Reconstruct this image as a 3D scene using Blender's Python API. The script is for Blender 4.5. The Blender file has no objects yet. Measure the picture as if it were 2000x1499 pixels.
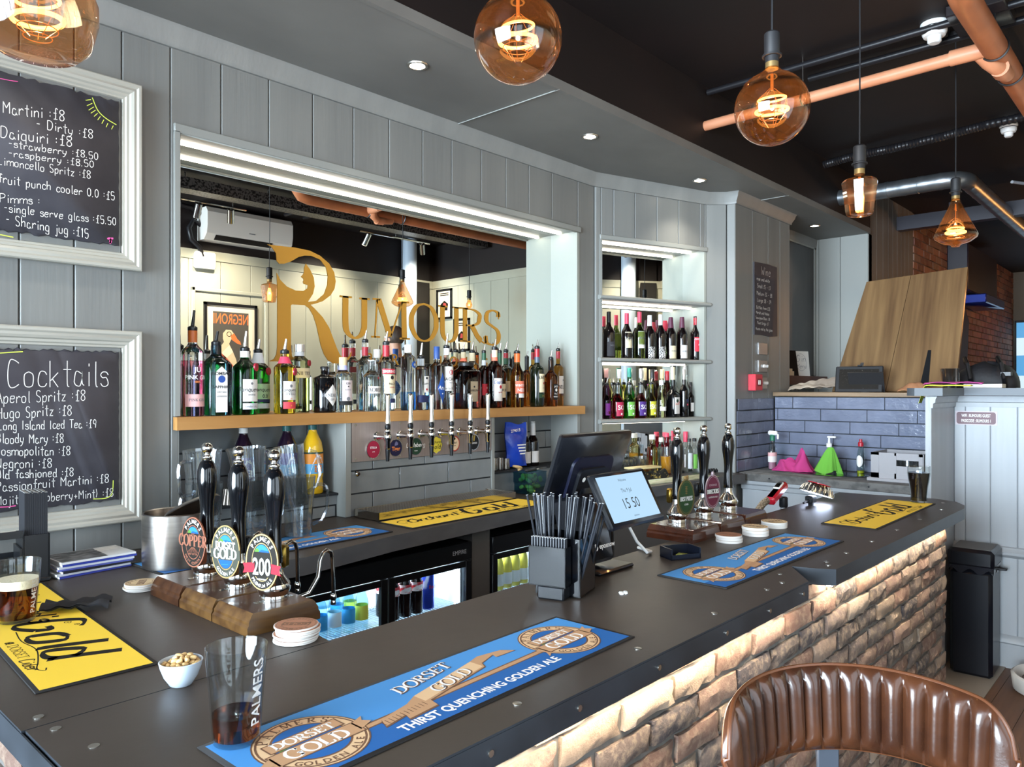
import bpy, math, random
from mathutils import Vector, Matrix
D = bpy.data
SC = bpy.context.scene
COL = SC.collection
PI = math.pi
rnd = random.Random(7)

# ---------------------------------------------------------------- camera, world, light, exposure
YAW = math.radians(42.475)
cam_d = D.cameras.new('camera'); cam = D.objects.new('camera', cam_d); COL.objects.link(cam)
cam.location = (0, 0, 1.63)
cam.rotation_euler = (PI/2, 0, YAW - PI/2)
cam_d.sensor_width = 36.0
cam_d.lens = 1480/2000*36
cam_d.shift_y = 0.00475
cam_d.clip_start = 0.02
SC.camera = cam
vs = SC.view_settings
vs.view_transform = 'Standard'; vs.look = 'None'; vs.gamma = 1.0; vs.use_curve_mapping = False
vs.exposure = 0.35
wd = D.worlds.new('world'); SC.world = wd; wd.use_nodes = True
wd.node_tree.nodes['Background'].inputs[0].default_value = (0.72, 0.84, 1.0, 1)
wd.node_tree.nodes['Background'].inputs[1].default_value = 0.6

def area(name, loc, target, sx, sy, power, col, spread=180):
    l = D.lights.new(name, 'AREA'); l.shape = 'RECTANGLE'; l.size = sx; l.size_y = sy; l.energy = power; l.color = col
    o = D.objects.new(name, l); COL.objects.link(o); o.location = loc
    o.rotation_euler = (Vector(target) - Vector(loc)).to_track_quat('-Z', 'Y').to_euler()
    l.spread = math.radians(spread)
    return o
# daylight standing just outside the three street windows
area('daylight_front', (-2.68, 0.9, 1.75), (0, 0.9, 1.75), 2.9, 2.3, 250, (0.80, 0.90, 1.0), 75)
area('daylight_side', (-1.25, -1.08, 1.75), (-1.25, 3, 1.75), 1.9, 2.1, 46, (0.84, 0.92, 1.0))
area('daylight_door', (1.15, -1.08, 1.75), (1.15, 3, 1.75), 1.7, 2.1, 40, (0.88, 0.94, 1.0))

def spot(loc, power, col, deg=95, blend=0.7, r=0.03):
    l = D.lights.new('downlight_beam', 'SPOT'); l.energy = power; l.color = col; l.spot_size = math.radians(deg); l.spot_blend = blend; l.shadow_soft_size = r
    o = D.objects.new('downlight_beam', l); COL.objects.link(o); o.location = loc
    return o
def point(loc, power, col, r=0.03):
    l = D.lights.new('bulb_light', 'POINT'); l.energy = power; l.color = col; l.shadow_soft_size = r
    o = D.objects.new('bulb_light', l); COL.objects.link(o); o.location = loc
    return o

# ---------------------------------------------------------------- materials
def lin(h):
    if isinstance(h, str): h = int(h, 16)
    c = [((h >> s) & 255)/255 for s in (16, 8, 0)]
    return tuple(x/12.92 if x <= 0.04045 else ((x+0.055)/1.055)**2.4 for x in c)
MATS = {}
def M(name, h=0x808080, rough=0.5, metal=0.0, trans=0.0, ior=1.45, emit=None, es=0.0, noise=None, bump=None, coat=0.0, aniso=0.0, spec=0.5, alpha=1.0):
    """noise = (scale xyz, second colour, low, high); bump = (scale xyz, strength)"""
    if name in MATS: return MATS[name]
    m = D.materials.new(name); m.use_nodes = True; nt = m.node_tree; N = nt.nodes; L = nt.links
    b = N['Principled BSDF']; c = lin(h)
    b.inputs['Base Color'].default_value = (*c, 1)
    b.inputs['Roughness'].default_value = rough; b.inputs['Metallic'].default_value = metal
    b.inputs['Transmission Weight'].default_value = trans; b.inputs['IOR'].default_value = ior
    b.inputs['Coat Weight'].default_value = coat; b.inputs['Coat Roughness'].default_value = 0.06
    b.inputs['Specular IOR Level'].default_value = spec
    if aniso: b.inputs['Anisotropic'].default_value = aniso
    if emit is not None:
        b.inputs['Emission Color'].default_value = (*lin(emit), 1); b.inputs['Emission Strength'].default_value = es
    def tex(scale, det=4):
        tc = N.new('ShaderNodeTexCoord'); mp = N.new('ShaderNodeMapping'); nz = N.new('ShaderNodeTexNoise')
        mp.inputs['Scale'].default_value = scale; nz.inputs['Scale'].default_value = 1; nz.inputs['Detail'].default_value = det
        L.new(tc.outputs['Object'], mp.inputs['Vector']); L.new(mp.outputs['Vector'], nz.inputs['Vector'])
        return nz
    if noise:
        sc, h2, lo, hi = noise
        nz = tex(sc); rp = N.new('ShaderNodeValToRGB')
        rp.color_ramp.elements[0].position = lo; rp.color_ramp.elements[1].position = hi
        rp.color_ramp.elements[0].color = (*c, 1); rp.color_ramp.elements[1].color = (*lin(h2), 1)
        L.new(nz.outputs['Fac'], rp.inputs['Fac']); L.new(rp.outputs['Color'], b.inputs['Base Color'])
    if bump:
        nz = tex(bump[0], 3); bp = N.new('ShaderNodeBump'); bp.inputs['Strength'].default_value = bump[1]; bp.inputs['Distance'].default_value = 0.004
        L.new(nz.outputs['Fac'], bp.inputs['Height']); L.new(bp.outputs['Normal'], b.inputs['Normal'])
    MATS[name] = m
    return m
def thin_glass(name, h=0xffffff, rough=0.0, strength=1.0, haze=0.0, hz=0xffffff):
    """one-sheet clear glass or plastic: see-through with a Fresnel reflection"""
    if name in MATS: return MATS[name]
    m = D.materials.new(name); m.use_nodes = True; nt = m.node_tree; N = nt.nodes; L = nt.links
    N.remove(N['Principled BSDF']); out = N['Material Output']
    t = N.new('ShaderNodeBsdfTransparent'); t.inputs[0].default_value = (*lin(h), 1)
    g = N.new('ShaderNodeBsdfGlossy'); g.inputs['Roughness'].default_value = rough
    lw = N.new('ShaderNodeLayerWeight'); lw.inputs['Blend'].default_value = 0.5
    pw = N.new('ShaderNodeMath'); pw.operation = 'POWER'; pw.inputs[1].default_value = 4.0
    ml = N.new('ShaderNodeMath'); ml.operation = 'MULTIPLY_ADD'; ml.inputs[1].default_value = 0.62*strength; ml.inputs[2].default_value = 0.045*strength; ml.use_clamp = True
    L.new(lw.outputs['Facing'], pw.inputs[0])
    mx = N.new('ShaderNodeMixShader')
    L.new(pw.outputs[0], ml.inputs[0]); L.new(ml.outputs[0], mx.inputs[0]); L.new(t.outputs[0], mx.inputs[1]); L.new(g.outputs[0], mx.inputs[2])
    last = mx.outputs[0]
    if haze:
        tr = N.new('ShaderNodeBsdfTranslucent'); tr.inputs[0].default_value = (*lin(hz), 1); m2 = N.new('ShaderNodeMixShader'); m2.inputs[0].default_value = haze
        L.new(last, m2.inputs[1]); L.new(tr.outputs[0], m2.inputs[2]); last = m2.outputs[0]
    L.new(last, out.inputs[0]); MATS[name] = m
    return m
def attr_mat(name, rough, h2, nscale, lo, hi, bump, amount=0.6):
    """base colour from the mesh's own 'tint' attribute, mottled by noise"""
    m = D.materials.new(name); m.use_nodes = True; nt = m.node_tree; N = nt.nodes; L = nt.links; b = N['Principled BSDF']
    b.inputs['Roughness'].default_value = rough
    a = N.new('ShaderNodeAttribute'); a.attribute_name = 'tint'
    tc = N.new('ShaderNodeTexCoord'); nz = N.new('ShaderNodeTexNoise'); nz.inputs['Scale'].default_value = nscale; nz.inputs['Detail'].default_value = 6
    nz.inputs['Roughness'].default_value = 0.65
    rp = N.new('ShaderNodeMapRange'); rp.inputs['From Min'].default_value = lo; rp.inputs['From Max'].default_value = hi; rp.inputs['To Max'].default_value = amount
    mx = N.new('ShaderNodeMix'); mx.data_type = 'RGBA'
    L.new(tc.outputs['Object'], nz.inputs['Vector']); L.new(nz.outputs['Fac'], rp.inputs['Value']); L.new(rp.outputs[0], mx.inputs['Factor'])
    L.new(a.outputs['Color'], mx.inputs['A']); mx.inputs['B'].default_value = (*lin(h2), 1)
    L.new(mx.outputs['Result'], b.inputs['Base Color'])
    n2 = N.new('ShaderNodeTexNoise'); n2.inputs['Scale'].default_value = nscale*2.2; n2.inputs['Detail'].default_value = 8; n2.inputs['Roughness'].default_value = 0.7
    L.new(tc.outputs['Object'], n2.inputs['Vector'])
    bp = N.new('ShaderNodeBump'); bp.inputs['Strength'].default_value = bump; bp.inputs['Distance'].default_value = 0.006
    L.new(n2.outputs['Fac'], bp.inputs['Height']); L.new(bp.outputs['Normal'], b.inputs['Normal'])
    MATS[name] = m
    return m

PANEL = M('grey_panel_paint', 0x737472, 0.42, noise=((9, 9, 0.7), 0x7d7e7b, 0.3, 0.7), bump=((60, 60, 3), 0.16))
PALE = M('pale_trim_paint', 0x8c8e8a, 0.4, bump=((50, 50, 4), 0.12))
NICHE = M('niche_paint', 0x959992, 0.45, bump=((50, 50, 4), 0.1))
FRAMEP = M('picture_frame_paint', 0xa9a69c, 0.38)
SOFFIT = M('soffit_paint', 0x757470, 0.55, noise=((1.6, 2.2, 1), 0x666562, 0.35, 0.7))
BLACKC = M('dark_ceiling_paint', 0x170d0d, 0.6, noise=((1.5, 1.5, 1.5), 0x100909, 0.35, 0.65))
SAGE = M('sage_wall_paint', 0x99998a, 0.5, noise=((5, 5, 0.8), 0x9f9f90, 0.3, 0.7))
COUNTER = M('dark_counter', 0x372f29, 0.42, spec=0.4, noise=((3, 5, 2), 0x3f3731, 0.35, 0.7), bump=((30, 30, 30), 0.05))
EDGE = M('steel_edge_band', 0x23272c, 0.4, metal=0.2, noise=((6, 6, 9), 0x353a41, 0.3, 0.75))
SCREW = M('screw_steel', 0xb8b4ac, 0.3, metal=1)
CHROME = M('chrome', 0xd8d6d2, 0.07, metal=1)
STEEL = M('brushed_steel', 0xb4aea8, 0.28, metal=1, noise=((3, 3, 120), 0xa39d97, 0.3, 0.7))
MIRROR = M('mirror_silver', 0xe4e6e2, 0.0, metal=1)
OAK = M('oak', 0xb98a52, 0.42, noise=((1.2, 14, 14), 0x9c6c38, 0.35, 0.7), bump=((3, 60, 60), 0.1))
GROUT = M('dark_grout', 0x22262a, 0.8)
TILE = M('grey_glazed_tile', 0x787c7d, 0.16, noise=((9, 9, 9), 0x828687, 0.3, 0.7), bump=((16, 16, 26), 0.12))
TILEB = M('blue_grey_glazed_tile', 0x646a7c, 0.10, noise=((7, 7, 7), 0x73798c, 0.3, 0.7), bump=((20, 20, 30), 0.9))
BLK = M('black_plastic', 0x121316, 0.35)
BLKG = M('gloss_black', 0x07080b, 0.1, coat=0.5)
BLKM = M('matt_black', 0x17171a, 0.6)
WHITE = M('white_plastic', 0xe6e6e4, 0.35)
PAPER = M('white_paper', 0xdedbd6, 0.7)
CREAM = M('cream_paper', 0xd8ccb4, 0.65)
CHALK = M('chalk_white', 0xe4e2de, 0.8)
SLATE = M('slate', 0x35333a, 0.55, noise=((6, 6, 6), 0x434147, 0.4, 0.7), bump=((14, 14, 14), 0.35))
LED = M('led_diffuser', 0xffffff, 0.4, emit=0xfff4e2, es=13.0)
LEDW = M('warm_led', 0xffffff, 0.4, emit=0xffeacc, es=105.0)
GOLD = M('gold_vinyl', 0xb3802c, 0.42)
CLEAR = thin_glass('clear_plastic', 0xeef2f4, 0.02, 2.2, 0.03)
BULBG = thin_glass('amber_bulb_glass', 0xeed2b2, 0.0, 1.5, 0.012, 0xd08a50)
PANE = thin_glass('window_pane', 0xf4f8fa, 0.0, 1.0)

# ---------------------------------------------------------------- mesh building
class MB:
    def __init__(s): s.v = []; s.f = []; s.m = []; s.c = []; s.M = Matrix.Identity(4)
    def add(s, vs, fs, m=0, col=None):
        n = len(s.v); s.v += [tuple(s.M @ Vector(p)) for p in vs]
        for f in fs: s.f.append(tuple(n+i for i in f)); s.m.append(m); s.c.append(col)
    def box(s, a, b, m=0, ch=0.0, col=None):
        x0, y0, z0 = (min(a[i], b[i]) for i in range(3)); x1, y1, z1 = (max(a[i], b[i]) for i in range(3))
        if ch <= 0:
            s.add([(x0,y0,z0),(x1,y0,z0),(x1,y1,z0),(x0,y1,z0),(x0,y0,z1),(x1,y0,z1),(x1,y1,z1),(x0,y1,z1)],
                  [(0,3,2,1),(4,5,6,7),(0,1,5,4),(1,2,6,5),(2,3,7,6),(3,0,4,7)], m, col); return
        ch = min(ch, (x1-x0)/2.01, (y1-y0)/2.01, (z1-z0)/2.01)
        r = [(x0+ch,y0),(x1-ch,y0),(x1,y0+ch),(x1,y1-ch),(x1-ch,y1),(x0+ch,y1),(x0,y1-ch),(x0,y0+ch)]
        q = [(x0+ch,y0+ch),(x1-ch,y0+ch),(x1-ch,y0+ch),(x1-ch,y1-ch),(x1-ch,y1-ch),(x0+ch,y1-ch),(x0+ch,y1-ch),(x0+ch,y0+ch)]
        vs = [(*p, z0) for p in q] + [(*p, z0+ch) for p in r] + [(*p, z1-ch) for p in r] + [(*p, z1) for p in q]
        fs = [(7,5,3,1), (24,26,28,30)]
        for k in range(3):
            for i in range(8):
                j = (i+1) % 8; A = k*8
                if k == 0 and i % 2 == 1: fs.append((1+i-1 if False else A+i, A+8+j, A+8+i))
                elif k == 2 and i % 2 == 1: fs.append((A+i, A+j, A+8+i))
                else: fs.append((A+i, A+j, A+8+j, A+8+i))
        s.add(vs, fs, m, col)
    def prism(s, poly, z0, z1, m=0, m2=None, col=None):
        n = len(poly); s.add([(*p, z0) for p in poly] + [(*p, z1) for p in poly],
              [tuple(range(n-1, -1, -1))], m, col)
        k = len(s.v)-2*n
        s.f.append(tuple(k+n+i for i in range(n))); s.m.append(m); s.c.append(col)
        for i in range(n):
            j = (i+1) % n; s.f.append((k+i, k+j, k+n+j, k+n+i)); s.m.append(m if m2 is None else m2); s.c.append(col)
    def poly(s, pts, m=0, col=None): s.add(pts, [tuple(range(len(pts)))], m, col)
    def lathe(s, prof, seg=20, m=0, p=2.0, sx=1.0, sy=1.0, cap=True, rot=0.0, c=(0, 0), closed=False, col=None):
        """prof = [(r, z)...]; p > 2 squares the section"""
        vs = []; n = len(prof)
        for r, z in prof:
            for i in range(seg):
                t = 2*PI*i/seg; a, b = math.cos(t), math.sin(t)
                k = 1.0 if p == 2 else 1/((abs(a)**p + abs(b)**p)**(1/p))
                x, y = r*k*a*sx, r*k*b*sy
                vs.append((c[0] + x*math.cos(rot) - y*math.sin(rot), c[1] + x*math.sin(rot) + y*math.cos(rot), z))
        fs = []
        for k in range(n-1 if not closed else n):
            k2 = (k+1) % n
            for i in range(seg):
                j = (i+1) % seg; fs.append((k*seg+i, k*seg+j, k2*seg+j, k2*seg+i))
        if cap and not closed: fs += [tuple(range(seg-1, -1, -1)), tuple((n-1)*seg+i for i in range(seg))]
        s.add(vs, fs, m, col)
    def cyl(s, a, b, r, seg=12, m=0, r2=None, col=None):
        a, b = Vector(a), Vector(b); q = (b-a).to_track_quat('Z', 'Y').to_matrix().to_4x4(); q.translation = a
        o = s.M; s.M = o @ q; s.lathe([(r, 0), (r if r2 is None else r2, (b-a).length)], seg, m, col=col); s.M = o
    def tube(s, path, r, seg=8, m=0, cap=True, closed=False, col=None):
        P = [Vector(p) for p in path]; n = len(P); vs = []; up = None
        for i, p in enumerate(P):
            if closed: t = P[(i+1) % n] - P[i-1]
            else: t = P[min(i+1, n-1)] - P[max(i-1, 0)]
            t.normalize()
            if up is None: up = Vector((0, 0, 1)) if abs(t.z) < 0.9 else Vector((1, 0, 0))
            u = (up - t*up.dot(t)).normalized(); w = t.cross(u); up = u
            rr = r[i] if isinstance(r, (list, tuple)) else r
            for k in range(seg):
                a = 2*PI*k/seg; vs.append(p + u*(rr*math.cos(a)) + w*(rr*math.sin(a)))
        fs = []
        for i in range(n if closed else n-1):
            j2 = (i+1) % n
            for k in range(seg): fs.append((i*seg+k, i*seg+(k+1) % seg, j2*seg+(k+1) % seg, j2*seg+k))
        if cap and not closed: fs += [tuple(range(seg-1, -1, -1)), tuple((n-1)*seg+k for k in range(seg))]
        s.add(vs, fs, m, col)
    def sphere(s, c, r, m=0, seg=14, ring=8, sc=(1, 1, 1), col=None):
        vs = [(c[0], c[1], c[2]-r*sc[2])]; fs = []
        for k in range(1, ring):
            a = -PI/2 + PI*k/ring
            for i in range(seg):
                t = 2*PI*i/seg; vs.append((c[0]+r*sc[0]*math.cos(a)*math.cos(t), c[1]+r*sc[1]*math.cos(a)*math.sin(t), c[2]+r*sc[2]*math.sin(a)))
        vs.append((c[0], c[1], c[2]+r*sc[2])); e = len(vs)-1
        for i in range(seg):
            j = (i+1) % seg; fs.append((0, 1+j, 1+i)); fs.append((e, 1+(ring-2)*seg+i, 1+(ring-2)*seg+j))
            for k in range(ring-2): A = 1+k*seg; fs.append((A+i, A+j, A+seg+j, A+seg+i))
        s.add(vs, fs, m, col)
    def grid(s, fn, nu, nv, m=0, col=None, thick=None):
        vs = [fn(i/nu, j/nv) for j in range(nv+1) for i in range(nu+1)]
        fs = [(j*(nu+1)+i, j*(nu+1)+i+1, (j+1)*(nu+1)+i+1, (j+1)*(nu+1)+i) for j in range(nv) for i in range(nu)]
        s.add(vs, fs, m, col)
    def text(s, t, size, at=(0, 0, 0), m=0, bold=0.0, align='C', wid=1.0, fn=None, shear=0.0, space=1.0):
        """text in the current xy plane (or through fn(x, y) -> point)"""
        vs, fs = txt(t, bold, space)
        if not vs: return
        xs = [p[0] for p in vs]; x0 = {'C': (min(xs)+max(xs))/2, 'L': min(xs), 'R': max(xs)}[align]
        out = []
        for x, y in vs:
            X = (x-x0)*size*wid + shear*y*size; Y = y*size
            out.append(fn(X, Y) if fn else (at[0]+X, at[1]+Y, at[2]))
        s.add(out, fs, m)
    def build(s, name, mats, parent=None, flat=False, angle=38, kind=None, loc=None, normals=True):
        me = D.meshes.new(name); me.from_pydata(s.v, [], s.f)
        for mt in (mats if isinstance(mats, (list, tuple)) else [mats]): me.materials.append(mt)
        me.polygons.foreach_set('material_index', s.m)
        if any(c is not None for c in s.c):
            at = me.attributes.new('tint', 'FLOAT_COLOR', 'CORNER'); i = 0; buf = []
            for f, c in zip(s.f, s.c): buf += list((*(c or (0.3, 0.3, 0.3)), 1.0))*len(f)
            at.data.foreach_set('color', buf)
        if normals:
            import bmesh
            bm = bmesh.new(); bm.from_mesh(me); bmesh.ops.recalc_face_normals(bm, faces=bm.faces); bm.to_mesh(me); bm.free()
        if not flat:
            me.polygons.foreach_set('use_smooth', [True]*len(me.polygons)); me.set_sharp_from_angle(angle=math.radians(angle))
        me.update()
        o = D.objects.new(name, me); COL.objects.link(o)
        if parent is not None: o.parent = parent
        if loc: o.location = loc
        if kind: o['kind'] = kind
        return o
TXT = {}
def txt(t, bold=0.0, space=1.0):
    k = (t, bold, space)
    if k not in TXT:
        c = D.curves.new('lettering', 'FONT'); c.body = t; c.size = 1.0; c.resolution_u = 3; c.offset = bold; c.space_character = space; c.fill_mode = 'FRONT'
        o = D.objects.new('lettering', c); COL.objects.link(o); bpy.context.view_layer.update()
        me = D.meshes.new_from_object(o.evaluated_get(bpy.context.evaluated_depsgraph_get()))
        TXT[k] = ([(v.co.x, v.co.y) for v in me.vertices], [tuple(p.vertices) for p in me.polygons])
        D.objects.remove(o); D.curves.remove(c); D.meshes.remove(me)
    return TXT[k]
def frame(ox, oy, dx, dy, oz=0.0):
    """wall frame: local x runs along the wall, y into it, z up"""
    n = math.hypot(dx, dy); dx /= n; dy /= n
    return Matrix(((dx, -dy, 0, ox), (dy, dx, 0, oy), (0, 0, 1, oz), (0, 0, 0, 1)))
def face_m(ox, oy, oz, dx, dy):
    """plane standing on a wall: local x along, local y up, local z out of the wall"""
    n = math.hypot(dx, dy); dx /= n; dy /= n
    return Matrix(((dx, 0, dy, ox), (dy, 0, -dx, oy), (0, 1, 0, oz), (0, 0, 0, 1)))
def thing(name, label, cat, loc=(0, 0, 0), rz=0.0, group=None):
    o = D.objects.new(name, None); COL.objects.link(o); o.location = loc; o.rotation_euler = (0, 0, rz); o.empty_display_size = 0.02
    return tag(o, label, cat, group)
def tag(o, label, cat, group=None):
    o['label'] = label; o['category'] = cat
    if group: o['group'] = group
    return o
def dup(root, loc, rz=None, label=None, group=None):
    r = root.copy(); COL.objects.link(r); r.location = loc
    if rz is not None: r.rotation_euler = (0, 0, rz)
    if label: r['label'] = label
    if group: r['group'] = group
    for ch in root.children:
        c = ch.copy(); COL.objects.link(c); c.parent = r
        for g in ch.children:
            d = g.copy(); COL.objects.link(d); d.parent = c
    return r
def planks(mb, seams, z0, z1, d=0.0, m=0, gap=0.0016, bk=0.014):
    """boards with chamfered edges; back face bk behind"""
    for a, b in zip(seams, seams[1:]):
        a += gap; b -= gap; c = 0.003
        poly = [(a, d+bk), (a, d+c), (a+c, d), (b-c, d), (b, d+c), (b, d+bk)]
        mb.prism(poly, z0, z1, m)
def extrude(mb, prof, a, b, m=0):
    """profile [(d out of the wall, z)] swept from a to b along the wall's local x"""
    n = len(prof); vs = [(a, -d, z) for d, z in prof] + [(b, -d, z) for d, z in prof]
    mb.add(vs, [tuple(range(n)), tuple(range(2*n-1, n-1, -1))] + [(i, (i+1) % n, n+(i+1) % n, n+i) for i in range(n)], m)
def seams(a, b, w, off=0.0):
    out = [a]; x = a + (w-off if off else w)
    while x < b - 0.03: out.append(x); x += w
    return out + [b]
def X_at(u, Y):
    """x on the line where a sight line of bearing u meets depth Y (used to read bottle spacing off the photograph)"""
    t = (u-1000)/1480; return Y*(math.cos(YAW)+math.sin(YAW)*t)/(math.sin(YAW)-math.cos(YAW)*t)
# ---------------------------------------------------------------- the shell
WY = 2.70; SZ = 2.91; CZ = 3.30
def struct(name, mb, mats, **k): return mb.build(name, mats, kind='structure', **k)
FLOOR = M('floor_boards', 0x6b4a32, 0.5, noise=((1.5, 22, 1), 0x4c3322, 0.3, 0.75), bump=((4, 40, 4), 0.12))
mb = MB(); yy = -1.0; i = 0
while yy < 4.2:
    mb.box((-2.6 , yy+0.001, -0.02), (13.2, yy+0.139, 0.0)); yy += 0.14
mb.box((-2.6, -1.0, -0.06), (13.2, 4.2, -0.02))
struct('floor', mb, FLOOR, flat=True)
mb = MB()
mb.box((4.30, 0.86, 0.0), (5.22, 1.16, 0.004), 0)
struct('floor_tiled_strip', mb, M('pale_floor_tile', 0x8d8378, 0.5), flat=True)
mb = MB(); mb.box((4.25, -0.92, 0.0), (5.88, 0.40, 0.47)); struct('floor_raised', mb, FLOOR, flat=True)
mb = MB(); mb.box((-2.6, -0.98, CZ), (13.2, 2.06, CZ+0.05)); struct('ceiling', mb, BLACKC, flat=True)
# lowered ceiling over the back bar, its dark upstand and grey lip
back_line = [(-2.6, 2.70), (3.52, 2.70), (3.677, 2.69), (4.53, 2.42), (4.62, 2.32), (4.635, 2.265), (5.46, 2.265), (5.46, 2.50), (6.60, 2.50)]
mb = MB()
mb.prism([(-2.6, 2.055)] + [(6.60, 2.055)] + [(6.72, 2.5), (6.6, 3.3), (-2.6, 3.3)], SZ, SZ+0.03, 0)
mb.box((-2.6, 2.04, SZ+0.04), (6.6, 2.055, CZ), 1)
mb.box((-2.6, 2.035, SZ-0.004), (6.6, 2.056, SZ+0.04), 0)
for x in (2.52, 4.93): mb.box((x, 2.034, SZ-0.005), (x+0.003, 2.66, SZ-0.001), 2)
struct('ceiling_lowered', mb, [SOFFIT, BLACKC, PALE], flat=True)
# back wall
SE = [-2.6, 0.29, 0.425, 0.56, 0.698, 0.852, 0.998, 1.161]
SU = [1.161, 1.348, 1.542, 1.740, 1.940, 2.133, 2.329, 2.515, 2.719, 2.901, 3.084, 3.280, 3.515]
def wall(name, parts):
    mb = MB(); mb.M = frame(0, WY, 1, 0)
    for p in parts:
        if isinstance(p[0], list): planks(mb, *p)
        else: mb.box(*p)
    struct(name, mb, PANEL)
wall('wall_back_left', [(SE, 1.08, SZ), (SE, 0, 1.02), ([1.161, 1.19], 0.0, 2.545), ((-2.6, 0.014, 0), (1.188, 0.05, SZ))])
wall('wall_back_header', [(SU, 2.545, SZ), ((1.19, 0.014, 2.56), (3.515, 0.05, SZ))])
wall('wall_back_pilaster', [([3.517, 3.677], 0, SZ), ((3.52, 0.014, 0), (3.70, 0.2, SZ))])
wall('wall_back_recess', [((1.19, 0.215, 0), (3.6, 0.26, SZ))])
CORN = [(0, SZ-0.075), (0.012, SZ-0.075), (0.014, SZ-0.06), (0.030, SZ-0.03), (0.034, SZ-0.012), (0.042, SZ), (0, SZ)]
def trim(name, fr, a, b, prof, mat=PANEL):
    mb = MB(); mb.M = fr; extrude(mb, prof, a, b); return struct(name, mb, mat)
def trim_path(name, pts, prof, mat=PANEL):
    """profile swept along a plan polyline with mitred corners; out of the wall is to the right of travel"""
    n = len(pts); k = len(prof); vs = []
    for i, p in enumerate(pts):
        def nrm(a, b): l = math.hypot(b[0]-a[0], b[1]-a[1]); return ((b[1]-a[1])/l, -(b[0]-a[0])/l)
        n0 = nrm(pts[max(i-1, 0)], pts[max(i, 1)]); n1 = nrm(pts[min(i, n-2)], pts[min(i+1, n-1)])
        mx, my = n0[0]+n1[0], n0[1]+n1[1]; q = 2/(mx*mx+my*my)
        vs += [(p[0]+mx*q*d, p[1]+my*q*d, z) for d, z in prof]
    mb = MB(); mb.add(vs, [(i*k+j, i*k+(j+1) % k, (i+1)*k+(j+1) % k, (i+1)*k+j) for i in range(n-1) for j in range(k)] + [tuple(range(k)), tuple((n-1)*k+j for j in range(k))], 0); return struct(name, mb, mat)
trim_path('trim_cornice_back', [(-2.6, 2.70), (3.64, 2.70), (3.677, 2.69), (4.53, 2.42), (4.62, 2.32), (4.632, 2.265), (5.504, 2.265), (5.504, 2.5)], CORN)
# recess behind the bar mirror
mb = MB()
mb.box((1.170, WY-0.012, 1.53), (1.192, WY+0.195, 2.545), 0, 0.002)
mb.box((1.170, WY-0.012, 2.538), (3.535, WY+0.012, 2.572), 0, 0.003)
mb.box((1.19, WY+0.0, 2.545), (3.515, WY+0.195, 2.565), 0)
mb.box((3.508, WY-0.002, 1.53), (3.53, WY+0.20, 2.545), 1)
mb.box((1.17, WY+0.001, 1.08), (1.192, WY+0.195, 1.49), 0, 0.001)
struct('trim_mirror_recess', mb, [PALE, NICHE])
# space under the oak shelf: tiles, ledge and dividers
def tiles(name, fr, a, b, z0, z1, tw, th, mat, off=0.5, first=0.0, gr=0.004, d=0.0, back=0.012):
    mb = MB(); mb.M = fr; mb.box((a, d+0.004, z0), (b, d+back, z1), 1)
    z = z0; k = 0
    while z < z1-0.01:
        zt = min(z+th-gr, z1); x = a - tw + (first + k*off*tw) % tw
        while x < b:
            l, r = max(x, a), min(x+tw-gr, b)
            if r-l > 0.012: mb.box((l, d, z+gr*0.5), (r, d+0.008, zt), 0, 0.0016)
            x += tw
        z += th; k += 1
    return struct(name, mb, [mat, GROUT])
tiles('wall_tiles_tap', frame(0, WY, 1, 0), 1.925, 2.79, 1.078, 1.312, 0.30, 0.0985, TILE, 0.5, 0.12)
tiles('wall_tiles_niche_left', frame(0, 2.895, 1, 0), 1.19, 1.90, 1.08, 1.50, 0.30, 0.10, TILE, 0.5, 0.2)
tiles('wall_tiles_niche_right', frame(0, 2.895, 1, 0), 2.81, 3.52, 1.08, 1.50, 0.30, 0.10, TILE, 0.5, 0.05)
tiles('wall_tiles_ledge_left', frame(0, 2.755, 1, 0), 1.19, 1.90, 1.08, 1.172, 0.30, 0.05, TILE, 0.5, 0.1)
mb = MB(); mb.box((1.19, 2.745, 1.172), (1.90, 2.895, 1.182), 0); mb.box((2.81, 2.735, 1.182), (3.51, 2.895, 1.192), 0)
mb.box((2.81, 2.75, 1.08), (3.51, 2.77, 1.182), 1)
struct('trim_tile_ledge', mb, [GROUT, TILE])
mb = MB()
mb.box((1.895, WY-0.006, 1.08), (1.925, WY+0.195, 1.49), 0, 0.002); mb.box((2.79, WY-0.006, 1.08), (2.812, WY+0.195, 1.49), 0, 0.002)
mb.box((3.505, WY-0.004, 1.08), (3.535, WY+0.195, 1.49), 0, 0.002)
struct('trim_divider', mb, PALE)
# angled wall with the shelf niche
AF = frame(3.677, 2.69, 0.85, -0.27)
mb = MB(); mb.M = AF
planks(mb, [0, 0.041], 0, SZ); planks(mb, [0.881, 0.905], 0, SZ)
planks(mb, [0.041, 0.135, 0.30, 0.475, 0.655, 0.84, 0.881], 2.535, SZ)
mb.box((0, 0.014, 2.56), (0.9, 0.06, SZ)); mb.box((0.0, 0.014, 0), (0.035, 0.2, 2.56)); mb.box((0.89, 0.014, 0), (0.905, 0.2, 2.56))
mb.box((0.0, 0.215, 0), (0.92, 0.25, 2.6))
struct('wall_angled', mb, PANEL)
mb = MB(); mb.M = AF
mb.box((0.030, -0.006, 1.08), (0.046, 0.205, 2.535), 0); mb.box((0.874, -0.004, 1.08), (0.892, 0.205, 2.535), 1)
mb.box((0.030, -0.010, 2.525), (0.90, 0.006, 2.555), 0, 0.003); mb.box((0.04, 0, 2.535), (0.89, 0.205, 2.55), 0)
struct('trim_shelf_niche', mb, [PALE, NICHE])
CF = frame(4.53, 2.42, 0.09, -0.10); L1 = math.hypot(0.09, 0.10)
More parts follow.
